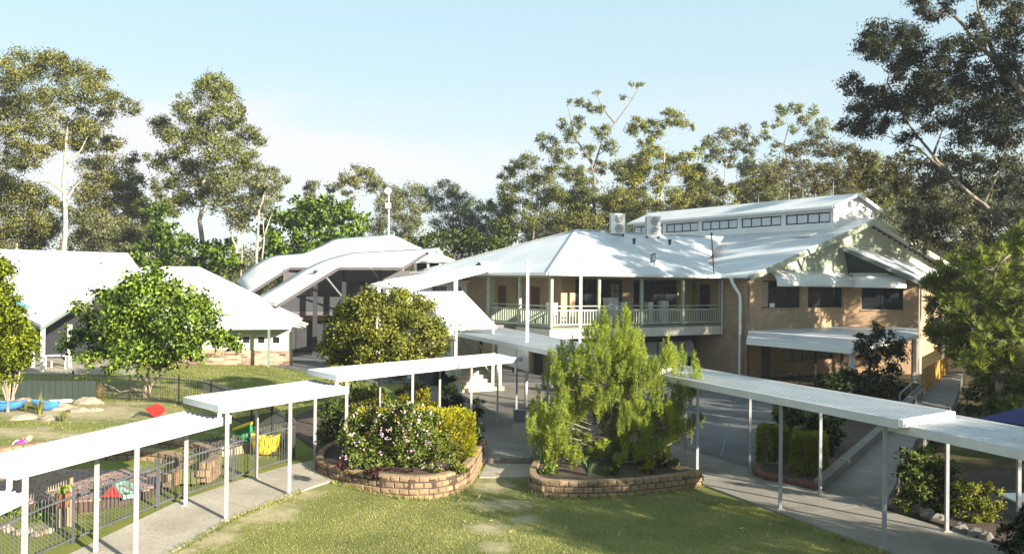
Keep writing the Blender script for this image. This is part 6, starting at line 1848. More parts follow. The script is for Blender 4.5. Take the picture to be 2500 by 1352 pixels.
pl_px = [(1475, 785, 80, 36), (1520, 775, 80, 32), (1445, 815, 70, 32), (1500, 830, 90, 40), (1545, 820, 70, 34), (1395, 850, 80, 30), (1420, 870, 80, 44), (1465, 870, 90, 50), (1515, 880, 90, 52), (1560, 860, 80, 40), (1345, 880, 90, 22), (1375, 890, 80, 34), (1400, 915, 70, 44), (1445, 930, 70, 54), (1490, 945, 60, 54), (1535, 930, 70, 50), (1575, 905, 60, 36), (1360, 930, 60, 36), (1380, 960, 50, 44),
         (1630, 850, 80, 34), (1645, 870, 70, 30), (1610, 890, 60, 34), (1605, 930, 90, 36), (1615, 970, 90, 36), (1600, 1000, 70, 34), (1590, 880, 50, 24), (1688, 915, 70, 22), (1695, 880, 60, 14), (1675, 945, 60, 34), (1655, 975, 60, 34), (1640, 1010, 50, 36), (1690, 950, 40, 24),
         (1310, 985, 80, 26), (1335, 990, 80, 28), (1355, 1000, 70, 24), (1310, 1025, 70, 30), (1340, 1035, 60, 40), (1370, 1030, 50, 40), (1415, 985, 60, 40), (1430, 950, 50, 40), (1400, 1010, 50, 36), (1325, 1075, 70, 30), (1310, 1060, 50, 26), (1360, 1065, 60, 34), (1385, 1070, 70, 30), (1375, 1095, 50, 34), (1405, 1095, 50, 34), (1345, 1090, 44, 34),
         (1550, 990, 70, 44), (1560, 1020, 60, 48), (1530, 1035, 50, 44), (1500, 1030, 60, 34), (1490, 1060, 50, 40), (1530, 1075, 50, 40), (1500, 1100, 50, 34), (1470, 1095, 40, 40), (1440, 1110, 36, 36), (1635, 1020, 60, 26), (1650, 1035, 50, 36), (1620, 1050, 50, 40), (1585, 1060, 50, 40), (1680, 1035, 50, 26), (1690, 1015, 40, 14), (1600, 1085, 40, 44), (1560, 1090, 44, 40), (1640, 1060, 36, 30), (1450, 1080, 40, 34), (1420, 1060, 40, 30), (1570, 960, 60, 34), (1470, 990, 40, 40), (1525, 1000, 50, 36)]
plumes = []
for x, y, l, w in pl_px:
    dd = Dp + rgp.uniform(-1.0, 1.0) * (0.9 - abs(x - 1500) / 400)
    plumes.append((at(x, y, dd), l * 1.2 * dd / F, w * 1.2 * dd / F))
    for _r in range(2):
        d2 = Dp + rgp.uniform(-1.2, 1.2)
        plumes.append((at(x + rgp.uniform(-24, 24), y + rgp.uniform(-10, 26), d2), l * 0.85 * d2 / F, w * 1.0 * d2 / F))
for _ in range(85):
    yy = rgp.uniform(850, 1110)
    hw = 40 + 115 * min(1.0, (yy - 800) / 180)
    d2 = Dp + rgp.uniform(-1.3, 1.5)
    plumes.append((at(1500 + rgp.uniform(-1, 1) * hw, yy, d2), rgp.uniform(45, 75) * d2 / F, rgp.uniform(30, 48) * d2 / F))
bq = at(1500, 1165, Dp); bq.z = 0.35
plume_tree('feathery yellow-green pine-like tree in the right tan block bed', bq, [bq, at(1495, 1110, Dp), at(1478, 1050, Dp), at(1500, 990, Dp), at(1500, 920, Dp), at(1498, 830, Dp)], plumes, 'needle', 9)
# undergrowth in the pine bed
shrub_px('small bright round bush at the left end of the pine bed', 23.2, [(1338, 1150, 18), (1345, 1130, 14), (1328, 1165, 10), (1350, 1160, 12)], 'lime', (0.07, 0.045), 3.6, 82, bz=0.38)
shrub_px('small olive round bush at the middle of the pine bed', 23.1, [(1490, 1155, 18), (1500, 1140, 14), (1480, 1165, 14), (1498, 1168, 12)], 'lime', (0.07, 0.045), 3.6, 83, bz=0.38)
shrub_px('small upright golden bush right of the trunk in the pine bed', 23.4, [(1583, 1145, 15), (1590, 1130, 12), (1578, 1162, 12), (1570, 1140, 9)], 'gold', (0.065, 0.042), 3.4, 84, bz=0.38)
shrub_px('dark green tuft at the right end of the pine bed', 24.2, [(1630, 1145, 16), (1645, 1130, 14), (1620, 1130, 14)], 'shrub', (0.09, 0.04), 3.0, 85, bz=0.38)
p = G(1432, 1180); blades('agave', 'grey-green spiky rosette at the front of the pine bed', 'plant', (p.x, 23.0, 0.38), 34, 0.5, 0.06, 'agave', 0.9, 4)
blades('strappy_plant', 'strappy plant hanging over the left end of the pine bed', 'plant', (at(1315, 1125, 24.5).x, 24.5, 0.36), 46, 0.62, 0.03, 'agave', 0.9, 5)
blades('strappy_plant', 'strappy dark plant behind the right tuft of the pine bed', 'plant', (at(1622, 1150, 24.8).x, 24.8, 0.36), 40, 0.55, 0.04, 'shrub', 0.9, 6)

# right-hand beds
for px_, D_, w_, h_, lab, sd in ((1885, 26.2, 0.8, 1.05, 'clipped box-shaped hedge, the left one of the pair behind the red edging', 86), (1975, 24.6, 0.88, 1.12, 'clipped box-shaped hedge, the right one of the pair beside the kerb wall', 87)):
    c = at(px_, 1150, D_)
    box_hedge(lab, (c.x - w_ / 2, c.y - .3, 0.15), (c.x + w_ / 2, c.y + .3, 0.15 + h_), -0.25, 'hedge', (0.06, 0.04), 9500, sd, 'clipped hedges', rough=0.022)
shrub_px('large grey-green bush behind the pair of clipped hedges', 28.5, [(1930, 1010, 34), (1970, 1005, 38), (2010, 1020, 34), (1920, 1045, 36), (1965, 1050, 40), (2015, 1055, 34), (1950, 1090, 36), (2000, 1095, 34), (2040, 1060, 26), (1905, 1020, 22), (2045, 1030, 22)], 'shrub', (0.11, 0.065), 2.8, 88, bz=0.15)
shrub_px('dark climbing bush against the white carport post', 40, [(2120, 830, 26), (2160, 820, 26), (2190, 835, 24), (2110, 860, 24), (2150, 865, 28), (2190, 870, 26), (2130, 900, 26), (2175, 905, 28), (2095, 840, 12), (2140, 800, 14)], 'shrub_dark', (0.16, 0.08), 2.4, 89, base=(2150, 985), bz=0.0)
shrub_px('low dark green bush mass in front of the carport', 36.5, [(2030, 930, 24), (2070, 925, 28), (2110, 930, 30), (2150, 935, 30), (2050, 955, 26), (2100, 965, 30), (2150, 970, 28), (2190, 950, 24), (2010, 945, 18), (2200, 980, 22)], 'shrub_dark', (0.14, 0.08), 3.0, 90, bz=0.0)
shrub_px('dark leafy bush with bright top leaves behind the rear walkway post', 21.0, [(2225, 1115, 30), (2270, 1110, 30), (2210, 1150, 30), (2255, 1155, 36), (2300, 1140, 34), (2230, 1195, 34), (2280, 1200, 36), (2330, 1170, 34), (2250, 1235, 30), (2305, 1240, 32), (2210, 1225, 24), (2340, 1210, 30)], 'shrub', (0.12, 0.05), 2.8, 91, bz=0.12)
shrub_px('rusty golden bush right of the dark leafy bush', 20.0, [(2360, 1195, 28), (2400, 1190, 28), (2380, 1230, 32), (2420, 1225, 24), (2365, 1260, 28), (2405, 1260, 26), (2430, 1200, 14)], 'olive', (0.075, 0.04), 2.8, 92, bz=0.1)
shrub_px('dark glossy bush in the lower right corner', 16.3, [(2475, 1290, 30), (2500, 1270, 34), (2490, 1330, 36), (2530, 1310, 40), (2465, 1330, 20)], 'shrub_dark', (0.075, 0.045), 3.0, 93, bz=0.1)
rock_where = ['beside the front walkway post', 'second along from the front walkway post', 'under the leafy bush', 'at the foot of the leafy bush', 'left of the rear walkway post', 'right of the rear walkway post', 'below the rusty golden bush', 'nearest the glossy corner bush']
for k, (x, y) in enumerate(((2180, 1238), (2215, 1245), (2235, 1250), (2262, 1262), (2290, 1275), (2345, 1300), (2380, 1310), (2410, 1320))):
    c = G(x, y); rgk = random.Random(k)
    r = thing('garden_rock', 'dull rock edging the shrub bed, ' + rock_where[k], 'rock', (c.x, c.y, 0.05), 'rocks edging the shrub bed')
    b = MB(); n_ = 9
    b.lathe((0, 0, 0), [(0.10, -0.05), (0.17, 0.02), (0.15, 0.12), (0.07, 0.18)], n_)
    b.v = [(v[0] * rgk.uniform(.8, 1.3), v[1] * rgk.uniform(.7, 1.1), v[2] * rgk.uniform(.8, 1.2)) for v in b.v]
    link('stone', b.mesh('stone', MT['concrete_dark']), r)
# spiky-leaved tree at the right
def spiky_tree():
    D = 30.0
    rng = np.random.default_rng(21)
    bl = [(2330, 660, 34), (2375, 640, 38), (2425, 640, 38), (2470, 610, 36), (2500, 580, 30), (2300, 700, 34), (2350, 705, 40), (2400, 700, 42), (2450, 690, 40), (2495, 670, 40), (2290, 745, 28), (2335, 760, 34), (2390, 770, 34), (2440, 750, 38), (2490, 750, 40), (2310, 815, 28), (2350, 825, 34), (2400, 815, 36), (2450, 820, 36), (2495, 820, 36), (2340, 870, 26), (2385, 875, 34), (2435, 880, 36), (2485, 890, 38), (2415, 925, 30), (2460, 945, 34), (2500, 955, 34), (2270, 690, 20), (2440, 990, 26), (2490, 1000, 26), (2280, 810, 14)]
    base = Vector((at(2440, 1000, D).x, D, gz(at(2440, 1000, D).x, D)))
    root = thing('spiky_tree', 'spiky-leaved green tree beside the ramp, leaning over the railing', 'tree', base)
    tb = MB()
    joints = [base, at(2440, 930, D), at(2430, 840, D), at(2420, 750, D), at(2430, 660, D)]
    tb.tube(joints, [0.16, 0.13, 0.1, 0.07, 0.03], 8)
    pts = []
    for x, y, r in bl:
        dd = D + rng.uniform(-2.2, 2.2)
        c = at(x, y, dd); rm = r * dd / F
        jt = min(joints, key=lambda p: (p - c).length + 2 * max(0, p.z - c.z))
        limb(tb, jt, c, 0.03, 0.01, rng, 4, 0.1)
        u = unit(rng.normal(size=(36, 3))) * rm * 1.15 * rng.uniform(0.3, 1.0, size=(36, 1))
        pts += [np.array(c) + q_ for q_ in u]
    V = whorl_mesh(rng, pts, 0.33, 0.048, 17, 0.9) - np.array(base)
    link('crown', quads_mesh('crown', V, LF['spiky']), root)
    tb.build('trunk', MT['bark_dull'], root, True)
spiky_tree()

shrub_px('dark undergrowth between the ramp and the blue umbrella', 33.0, [(2395, 955, 34), (2435, 990, 38), (2480, 975, 40), (2410, 1035, 30), (2460, 1045, 36), (2505, 1030, 40), (2380, 1000, 22)], 'shrub_dark', (0.15, 0.07), 2.4, 95, bz=0.1)
shrub_px('dark undergrowth beside the top of the ramp', 46.0, [(2300, 830, 26), (2340, 850, 30), (2385, 860, 32), (2430, 850, 32), (2370, 895, 24), (2280, 790, 20), (2320, 790, 24), (2410, 900, 28)], 'shrub_dark', (0.2, 0.09), 2.4, 96, bz=0.1)
# plants and rocks of the dry creek in the play area
for x, y, n, L_, m, lab, sd in ((98, 1012, 70, 0.95, 'tussock', 'tall pale tussock grass between the two blue boats', 1), (155, 1030, 90, 0.5, 'tussock', 'round low tussock at the front of the rocks', 2), (62, 1005, 60, 0.45, 'grass', 'low green tussock beside the near blue boat', 3), (243, 975, 60, 0.8, 'flax', 'bronze flax by the dark fence left of the small tree', 4), (110, 968, 50, 0.7, 'flax', 'reddish flax against the dark green screen', 5)):
    blades('tussock', lab, 'plant', G(x, y), n, L_, 0.022, m, 0.6, sd, 'tussocks among the rocks')
rk = random.Random(12)
for k, (x, y, s, lab) in enumerate(((60, 980, .55, 'rounded pale rock behind the near blue boat'), (150, 1000, .8, 'broad flat rock in front of the white plank'), (215, 985, .9, 'big flat topped boulder left of the bronze flax'), (190, 1005, .7, 'cracked flat rock in the middle of the dry creek'), (120, 1025, .6, 'brown rock beside the round tussock'), (65, 1022, .55, 'pale stone at the front edge of the rocks'), (40, 1025, .45, 'small pale stone left of the tall tussock'), (168, 975, .5, 'small grey rock under the screen'), (235, 1003, .45, 'small stone at the right end of the rocks'), (130, 985, .6, 'grey rock between plank and tall tussock'))):
    c = G(x, y)
    r = thing('boulder', lab, 'rock', c, 'rocks of the dry creek')
    b = MB(); n_ = 10
    b.lathe((0, 0, 0), [(0.42, -0.08), (0.52, 0.03), (0.48, 0.15), (0.30, 0.24), (0.05, 0.25)], n_)
    b.v = [(v[0] * s * rk.uniform(.85, 1.25) * 1.2, v[1] * s * rk.uniform(.8, 1.1), v[2] * s * rk.uniform(.8, 1.25)) for v in b.v]
    link('stone', b.mesh('stone', MT['rock']), r)
for k, (x, y) in enumerate(((22, 1298), (45, 1305), (66, 1302), (92, 1308), (118, 1300), (10, 1290))):
    c = G(x, y)
    r = thing('pale_cobble', 'pale rounded cobble in the garden strip behind the near fence', 'rock', c, 'cobbles behind the near fence')
    b = MB(); b.lathe((0, 0, 0), [(0.09, -0.02), (0.13, 0.03), (0.11, 0.09), (0.03, 0.12)], 9)
    b.v = [(v[0] * rk.uniform(.8, 1.3), v[1] * rk.uniform(.8, 1.2), v[2]) for v in b.v]
    link('stone', b.mesh('stone', MT['rock']), r)
for x, y, lab, sd in ((85, 1270, 'green leafy clump behind the near fence', 31), (30, 1262, 'green clump at the far left behind the near fence', 32)):
    c = G(x, y); shrub_px(lab, c.y, [(x, y - 12, 18), (x + 18, y - 6, 14), (x - 18, y - 4, 14)], 'lime', (0.09, 0.04), 2.6, sd, bz=c.z)

# lawn blades and fallen leaves
def scatter_grass(name, label, cat, poly, n, h, w, m, seed, avoid=()):
    rng = np.random.default_rng(seed)
    xs = [p[0] for p in poly]; ys = [p[1] for p in poly]
    X, Y = rng.uniform(min(xs), max(xs), n), rng.uniform(min(ys), max(ys), n)
    ins = np.zeros(n, bool); j = len(poly) - 1
    for i in range(len(poly)):
        xi, yi = poly[i]; xj, yj = poly[j]
        c = ((yi > Y) != (yj > Y)) & (X < (xj - xi) * (Y - yi) / (yj - yi + 1e-12) + xi)
        ins ^= c; j = i
    for (sx, sy, rx, ry) in avoid:
        e = ((X - sx) / (rx * .8)) ** 2 + ((Y - sy) / (ry * .8)) ** 2
        ins &= ~((e < 1) & (rng.uniform(size=n) < 0.85))
    X, Y = X[ins], Y[ins]
    Zg = np.array([gz(x, y) for x, y in zip(X, Y)])
    C = np.stack([X, Y, Zg], 1)
    d = unit(np.stack([rng.normal(size=len(X)) * 0.5, rng.normal(size=len(X)) * 0.5, np.ones(len(X))], 1))
    V = leaves(rng, C, h, w, 0.0, 0.5, dirs=d)
    o = link(name, quads_mesh(name, V, LF[m]))
    return tag(o, label, cat, None, 'stuff')
lawn_poly = [(-8.3, 14.0), (-7.3, 17.3), (-6.3, 20.1), (-5.2, 21.9), (-4.4, 21.9), (-2.0, 21.2), (-0.9, 22.2), (-0.8, 24.0), (0.6, 24.0), (0.5, 22.0), (4.6, 22.2), (6.2, 21.4), (7.3, 18.6), (8.6, 15.6), (10, 12.5), (-8.4, 12.5)]
scatter_grass('lawn_grass', 'short mown grass blades over the front lawn', 'grass', lawn_poly, 200000, 0.034, 0.014, 'grass', 101, lawn_spots)
scatter_grass('play_grass', 'rough grass over the play area', 'grass', [(-22, 24), (-11, 25.5), (-9, 25), (-6.8, 24.6), (-5.2, 28), (-6.5, 45), (-14, 52), (-26, 50), (-24, 35)], 60000, 0.07, 0.02, 'grass', 102, play_spots)
rnge = np.random.default_rng(66)
Ce = []
for (ax_, ay_), (bx_, by_), n_e in [((-8.5, 14.2), (-7.15, 17.2), 900), ((-7.15, 17.2), (-6.25, 20.0), 900), ((-6.25, 20.0), (-5.25, 21.75), 700), ((4.2, 22.75), (7.4, 18.3), 900), ((7.4, 18.3), (10.0, 12.6), 700)] + [((p0[0], p0[1] - 0.03), (p1[0], p1[1] - 0.03), 160) for p0, p1 in zip(bedL[2:-1], bedL[3:])] + [((p0[0], p0[1] - 0.03), (p1[0], p1[1] - 0.03), 160) for p0, p1 in zip(bedR[1:-1], bedR[2:])]:
    t = rnge.uniform(size=(n_e, 1)); o_ = rnge.normal(size=(n_e, 2)) * 0.06
    q_ = np.array([[ax_, ay_]]) * (1 - t) + np.array([[bx_, by_]]) * t + o_
    Ce.append(np.concatenate([q_, np.array([[gz(x, y)] for x, y in q_])], 1))
Ce = np.concatenate(Ce)
de = unit(np.stack([rnge.normal(size=len(Ce)) * 0.6, rnge.normal(size=len(Ce)) * 0.6, np.ones(len(Ce))], 1))
o = link('edge_grass', quads_mesh('edge_grass', leaves(rnge, Ce, 0.10, 0.016, 0.0, 0.6, dirs=de), LF['grass']))
tag(o, 'longer unmown grass along the path edges and below the block walls', 'grass', None, 'stuff')
rngl = np.random.default_rng(55)
Xl, Yl = rngl.uniform(-1.5, 9, 420), rngl.uniform(15.5, 22.3, 420)
okl = (Xl < 7.0 - (Yl - 18.3) * 0.434 + 0.2)
Cl = np.stack([Xl[okl], Yl[okl], np.full(okl.sum(), 0.045)], 1)
dl = unit(np.stack([rngl.normal(size=len(Cl)), rngl.normal(size=len(Cl)), rngl.normal(size=len(Cl)) * 0.15], 1))
o = link('fallen_leaves', quads_mesh('fallen_leaves', leaves(rngl, Cl, 0.11, 0.022, 0.0, dirs=dl), LF['litter']))
tag(o, 'pale fallen gum leaves scattered over the right part of the lawn', 'leaves', None, 'stuff')

# ------------------------------------------------------------------ flagpoles, plinth, mast
def flagpole(label, px_, ytop, D, group='white flagpoles'):
    p = at(px_, 900, D); g = 0.24
    t = at(px_ + 2, ytop, D)
    o = thing('flagpole', label, 'flagpole', (p.x, D, g), group)
    h = t.z - g
    link('shaft', MB().tube([(0, 0, 0), (0, 0, h * 0.5), (0, 0, h)], [0.075, 0.065, 0.05], 10).mesh('shaft', MT['white'], True), o)
    link('cap', MB().lathe((0, 0, h), [(0.07, -0.02), (0.085, 0.0), (0.085, 0.05), (0.03, 0.08)], 10).mesh('cap', MT['white']), o)
    link('base', MB().lathe((0, 0, 0), [(0.16, 0), (0.16, 0.03), (0.09, 0.05)], 10).mesh('base', MT['grey_metal']), o)
    link('rope', MB().tube([(0.09, -0.03, 1.2), (0.085, -0.03, h * 0.6), (0.07, -0.02, h - .05)], 0.006, 4).mesh('rope', MT['white']), o)
flagpole('tall white flagpole behind the plaque plinth', 1285, 640, 36.3)
flagpole('tall white flagpole behind the top of the pine-like tree', 1415, 640, 36.3)
flagpole('white pole in front of the steep stair roof', 1111, 668, 36.3)
pp = G(1270, 1080)
pp = atz(1269, 1079, 0.24)
pn = thing('plaque_plinth', 'pale stone plinth with sloping dark plaque before the flagpole', 'plinth', (pp.x, pp.y + 0.25, 0.24))
b = MB(); b.hexa([(-.26, -.25, 0), (.26, -.25, 0), (.26, .25, 0), (-.26, .25, 0)], [(-.22, -.20, .62), (.22, -.20, .62), (.22, .22, .62), (-.22, .22, .62)])
link('pedestal', b.mesh('pedestal', MT['concrete']), pn)
b = MB(); b.hexa([(-.23, -.215, .622), (.23, -.215, .622), (.23, .225, .622), (-.23, .225, .622)], [(-.23, -.20, .66), (.23, -.20, .66), (.23, .225, 1.02), (-.23, .225, 1.02)])
link('head', b.mesh('head', MT['concrete_dark']), pn)
b = MB(); b.hexa([(-.19, -.19, .675), (.19, -.19, .675), (.19, .16, .975), (-.19, .16, .975)], [(-.19, -.20, .685), (.19, -.20, .685), (.19, .15, .985), (-.19, .15, .985)])
link('plaque', b.mesh('plaque', MT['black']), pn)
ms = thing('dish_mast', 'thin mast with white dish and small square panel on the hall roof', 'mast', at(950, 575, 66))
MB().tube([at(949.5, 580, 66), at(949.5, 465, 66)], 0.05, 6).build('mast', MT['cream'], ms)
c = at(948, 466, 65.8)
b = MB(); vs = [(c.x, c.y + 0.12, c.z)]; 
for k in range(16):
    t = 2 * math.pi * k / 16; vs.append((c.x + 0.27 * math.cos(t), c.y - 0.03, c.z + 0.27 * math.sin(t)))
b.add(vs, [(0, 1 + k, 1 + (k + 1) % 16) for k in range(16)]); b.build('dish', MT['white_metal'], ms)
c = at(948, 502, 65.85)
MB().box((c.x - .21, c.y - .06, c.z - .21), (c.x + .21, c.y + .02, c.z + .21)).build('panel', MT['cream'], ms)

# ------------------------------------------------------------------ play area things
def boat(label, px_, py, l, w, yaw, m):
    c = G(px_, py); o = thing('play_boat', label, 'boat', c, 'blue play boats', yaw)
    prof = []
    b = MB(); rows = []
    for i in range(13):
        t = -1 + 2 * i / 12
        hw = w / 2 * math.sqrt(max(0.002, 1 - t * t))
        z = 0.28 + 0.10 * t * t
        rows.append([(t * l / 2, hw * math.sin(a), z - 0.26 * math.cos(a) * (1 - 0.55 * t * t)) for a in np.linspace(-math.pi / 2, math.pi / 2, 9)])
    b.grid(rows, 0.02); link('hull', b.mesh('hull', MT[m], True), o)
    rim = [(l / 2 * math.cos(t), w / 2 * math.sin(t), 0.29 + 0.10 * math.cos(t) ** 2) for t in np.linspace(0, 2 * math.pi, 33)]
    link('rim', MB().tube(rim, 0.035, 6, False).mesh('rim', MT[m], True), o)
    b = MB(); b.slab([(l / 2 * .97 * math.cos(t), w / 2 * .97 * math.sin(t), 0.27 + 0.08 * math.cos(t) ** 2) for t in np.linspace(0, 2 * math.pi, 24, endpoint=False)], 0.03)
    link('cover', b.mesh('cover', MT[m]), o)
boat('blue covered play boat cut off by the left edge', 12, 1003, 1.55, 0.95, 0.1, 'blue')
boat('second blue play boat half hidden behind the tall tussock', 112, 1002, 1.1, 0.6, -0.1, 'blue')
c = G(150, 992)
pk_ = thing('white_plank', 'white plank lying across the rocks', 'plank', (c.x, c.y, c.z + 0.18), None, 0.45)
link('board', MB().box((-0.38, -0.06, 0), (0.38, 0.06, 0.1)).mesh('board', MT['white']), pk_)
wb_ = G(378, 1018)
wb = thing('toy_wheelbarrow', 'red toy wheelbarrow tipped up under the small tree', 'wheelbarrow', wb_)
Dw = wb_.y
tray = MB(); q = [at(353, 998, Dw), at(374, 990, Dw), at(400, 1008, Dw - .3), at(378, 1019, Dw - .3)]
tray.hexa([q[0], q[1], q[2], q[3]], [q[0].lerp(q[2], .12) + Vector((0.02, 0.35, 0.1)), q[1].lerp(q[3], .12) + Vector((0.02, 0.35, 0.1)), q[2].lerp(q[0], .12) + Vector((0.02, 0.35, 0.1)), q[3].lerp(q[1], .12) + Vector((0.02, 0.35, 0.1))])
tray.build('tray', MT['red'], wb)
MB().tube([at(328, 1030, Dw - .3), at(328, 1014, Dw - .3), at(332, 1012, Dw - .3), at(356, 1009, Dw - .2), at(358, 1014, Dw - .2)], 0.025, 6).build('handle', MT['black'], wb)
b = MB(); cw = at(392, 1024, Dw); b.tube([(cw.x - .05, cw.y, cw.z), (cw.x + .05, cw.y, cw.z)], 0.13, 12); b.build('wheel', MT['black'], wb)
c = G(45, 1098)
pk2 = thing('doll', 'doll with magenta dress and blond hair lying on a small white chair', 'doll', c)
D0 = c.y
MB().lathe(at(53, 1087, D0), [(0.05, -0.22), (0.16, -0.16), (0.17, 0.0), (0.12, 0.13), (0.05, 0.18)], 12).build('dress', MT['pink'], pk2, True)
MB().lathe(at(70, 1071, D0), [(0.03, -0.09), (0.085, -0.03), (0.09, 0.04), (0.05, 0.09), (0.01, 0.1)], 12).build('head', MT['skin'], pk2, True)
MB().lathe(at(72, 1069, D0 + 0.03), [(0.06, -0.05), (0.1, 0.0), (0.1, 0.05), (0.05, 0.1)], 10).build('hair', MT['timber'], pk2, True)
MB().tube([at(60, 1075, D0), at(68, 1082, D0)], 0.03, 6).build('arm', MT['skin'], pk2)
tc = thing('toddler_chair', 'small white frame chair under the magenta doll', 'chair', (c.x - .2, c.y + .1, c.z))
MB().tube([at(27, 1102, D0 + .15), at(33, 1080, D0 + .15), at(42, 1074, D0 + .15), at(50, 1076, D0 + .15)], 0.022, 6).build('frame', MT['white'], tc)
MB().tube([at(48, 1102, D0 + .15), at(52, 1080, D0 + .2)], 0.022, 6).build('frame', MT['white'], tc)
# raised bed of sleepers
rb = thing('raised_bed', 'raised garden bed of pale timber sleepers beside the yellow tub', 'garden bed', G(520, 1110))
f0, f1 = G(506, 1119), G(620, 1103)
b0, b1 = G(437, 1098), G(560, 1080)
nsl = 12
for k in range(nsl):
    p0, p1 = f0.lerp(f1, k / nsl), f0.lerp(f1, (k + .93) / nsl)
    MB().beam(p0 + Z_ * .14, p1 + Z_ * .14, 0.1, 0.30).build('sleeper', MT['timber'], rb)
for k in range(6):
    p0, p1 = b0.lerp(f0, k / 6), b0.lerp(f0, (k + .95) / 6)
    MB().beam(p0 + Z_ * .14, p1 + Z_ * .14, 0.1, 0.26).build('sleeper', MT['timber_dark'], rb)
for p in (b0, f0):
    MB().box((p.x - .07, p.y - .07, p.z - .1), (p.x + .07, p.y + .07, p.z + .36)).build('corner_post', MT['timber'], rb)
b = MB(); b.slab([f0 + Z_ * .22, f1 + Z_ * .22, b1 + Z_ * .22, b0 + Z_ * .22], 0.1); b.build('soil', MT['soil'], rb)
shrub_px('yellow-green vegetables growing in the raised sleeper bed', G(540, 1090).y, [(510, 1085, 12), (530, 1078, 14), (550, 1082, 13), (495, 1090, 10), (570, 1075, 12)], 'lime', (0.1, 0.05), 2.6, 94, bz=0.5)
gbn = thing('green_tub', 'green plastic tub with yellow rim tipped behind the raised bed', 'tub', G(603, 1085))
c = at(600, 1060, G(603, 1088).y)
tilt = Matrix.Rotation(-0.35, 3, 'Y')
def lathe_tilt(mb_prof, c, m, name, par, n=16):
    b = MB().lathe((0, 0, 0), mb_prof, n); b.v = [tuple(c + tilt @ Vector(v)) for v in b.v]; return b.build(name, MT[m], par, False)
lathe_tilt([(0.20, -0.32), (0.30, 0.22), (0.30, 0.25), (0.27, 0.25), (0.18, -0.25)], c, 'green', 'bucket', gbn)
lathe_tilt([(0.295, 0.24), (0.33, 0.25), (0.33, 0.31), (0.29, 0.31)], c, 'yellow', 'rim', gbn)
ty = thing('yellow_tub', 'big yellow plastic tub beside the gate in the dark fence', 'tub', G(648, 1108))
c = at(648, 1082, G(648, 1112).y)
b = MB(); rows = []
for i in range(9):
    a = math.pi * 2 * i / 8
for z, rx in ((-0.30, 0.22), (-0.22, 0.34), (0.0, 0.40), (0.20, 0.43), (0.22, 0.43), (0.22, 0.39), (0.0, 0.36), (-0.2, 0.28)):
    rows.append([(c.x + rx * math.cos(t), c.y + rx * 0.7 * math.sin(t), c.z + z + 0.05 * math.cos(2 * t) * (z > 0.1)) for t in np.linspace(0, 2 * math.pi, 21)])
b.grid(rows[::-1]); b.build('bowl', MT['yellow'], ty, True)
MB().tube([(c.x + .43 * math.cos(t), c.y + .30 * math.sin(t), c.z + 0.22 + 0.05 * math.cos(2 * t)) for t in np.linspace(0, 2 * math.pi, 25)], 0.025, 6, False).build('rim', MT['yellow'], ty)
# red and mint play tent on the paved circle
pt = thing('play_tent', 'red and mint folding play tent on the red pavers', 'toy', atz(280, 1210, 0.31))
e0_, e1_, e2_ = atz(246, 1213, 0.32), atz(301, 1213, 0.32), atz(335, 1208, 0.32)
tp_ = at(279, 1180, (e0_.y + e1_.y) / 2 + 0.25)
MB().slab([e0_, e1_, tp_], 0.025, (0.2, 0.9, 0.1)).build('red_side', MT['red'], pt)
t2_ = at(322, 1178, e2_.y + 0.2)
fr = MB()
for p0, p1 in ((tp_, e1_), (e1_, e2_), (e2_, at(335, 1190, e2_.y + .1)), (at(335, 1190, e2_.y + .1), at(300, 1176, e2_.y + .3)), (at(300, 1176, e2_.y + .3), tp_)):
    fr = MB().beam(p0, p1, 0.05, 0.09); fr.build('mint_frame', MT['mint'], pt)
MB().beam(at(296, 1190, e2_.y), at(322, 1203, e2_.y), 0.05, 0.05).build('mint_frame', MT['mint'], pt)
ptp = atz(153, 1283, 0.0)
fpot = thing('flower_pot', 'terracotta pot of yellow flowers on a pale stand behind the near fence', 'flower pot', ptp)
c = Vector(ptp)
MB().lathe(c + Z_ * 0.42, [(0.10, 0), (0.15, 0.26), (0.17, 0.27), (0.17, 0.31), (0.14, 0.31)], 14).build('pot', MT['terracotta'], fpot)
for dx, dy in ((-.13, 0), (.13, 0), (0, .13), (0, -.13)):
    MB().box((c.x + dx - .025, c.y + dy - .025, c.z), (c.x + dx + .025, c.y + dy + .025, c.z + .42)).build('stand_leg', MT['timber'], fpot)
rngq = np.random.default_rng(8)
V = whorl_mesh(rngq, [np.array(c) - np.array(ptp) + np.array([0, 0, .76]) + rngq.normal(size=3) * 0.06 for _ in range(14)], 0.07, 0.045, 7, 0.8)
link('leaves', quads_mesh('leaves', V, LF['lime']), fpot)
V = whorl_mesh(rngq, [np.array([0, 0, .86]) + rngq.normal(size=3) * np.array([.09, .05, .03]) for _ in range(6)], 0.05, 0.04, 6, 0.8)
link('flowers', quads_mesh('flowers', V, LF['gold']), fpot)
yf = thing('yellow_pinwheel', 'small yellow flower-shaped pinwheel by the pale fence post', 'pinwheel', G(178, 1262))
c = G(180, 1282)
MB().tube([c, c + Z_ * .34], 0.01, 5).build('stick', MT['timber'], yf)
V = whorl_mesh(rngq, [np.array(c + Z_ * .36) - np.array(yf.location)] * 2, 0.09, 0.06, 7, 0.4)
link('petals', quads_mesh('petals', V, LF['gold']), yf)

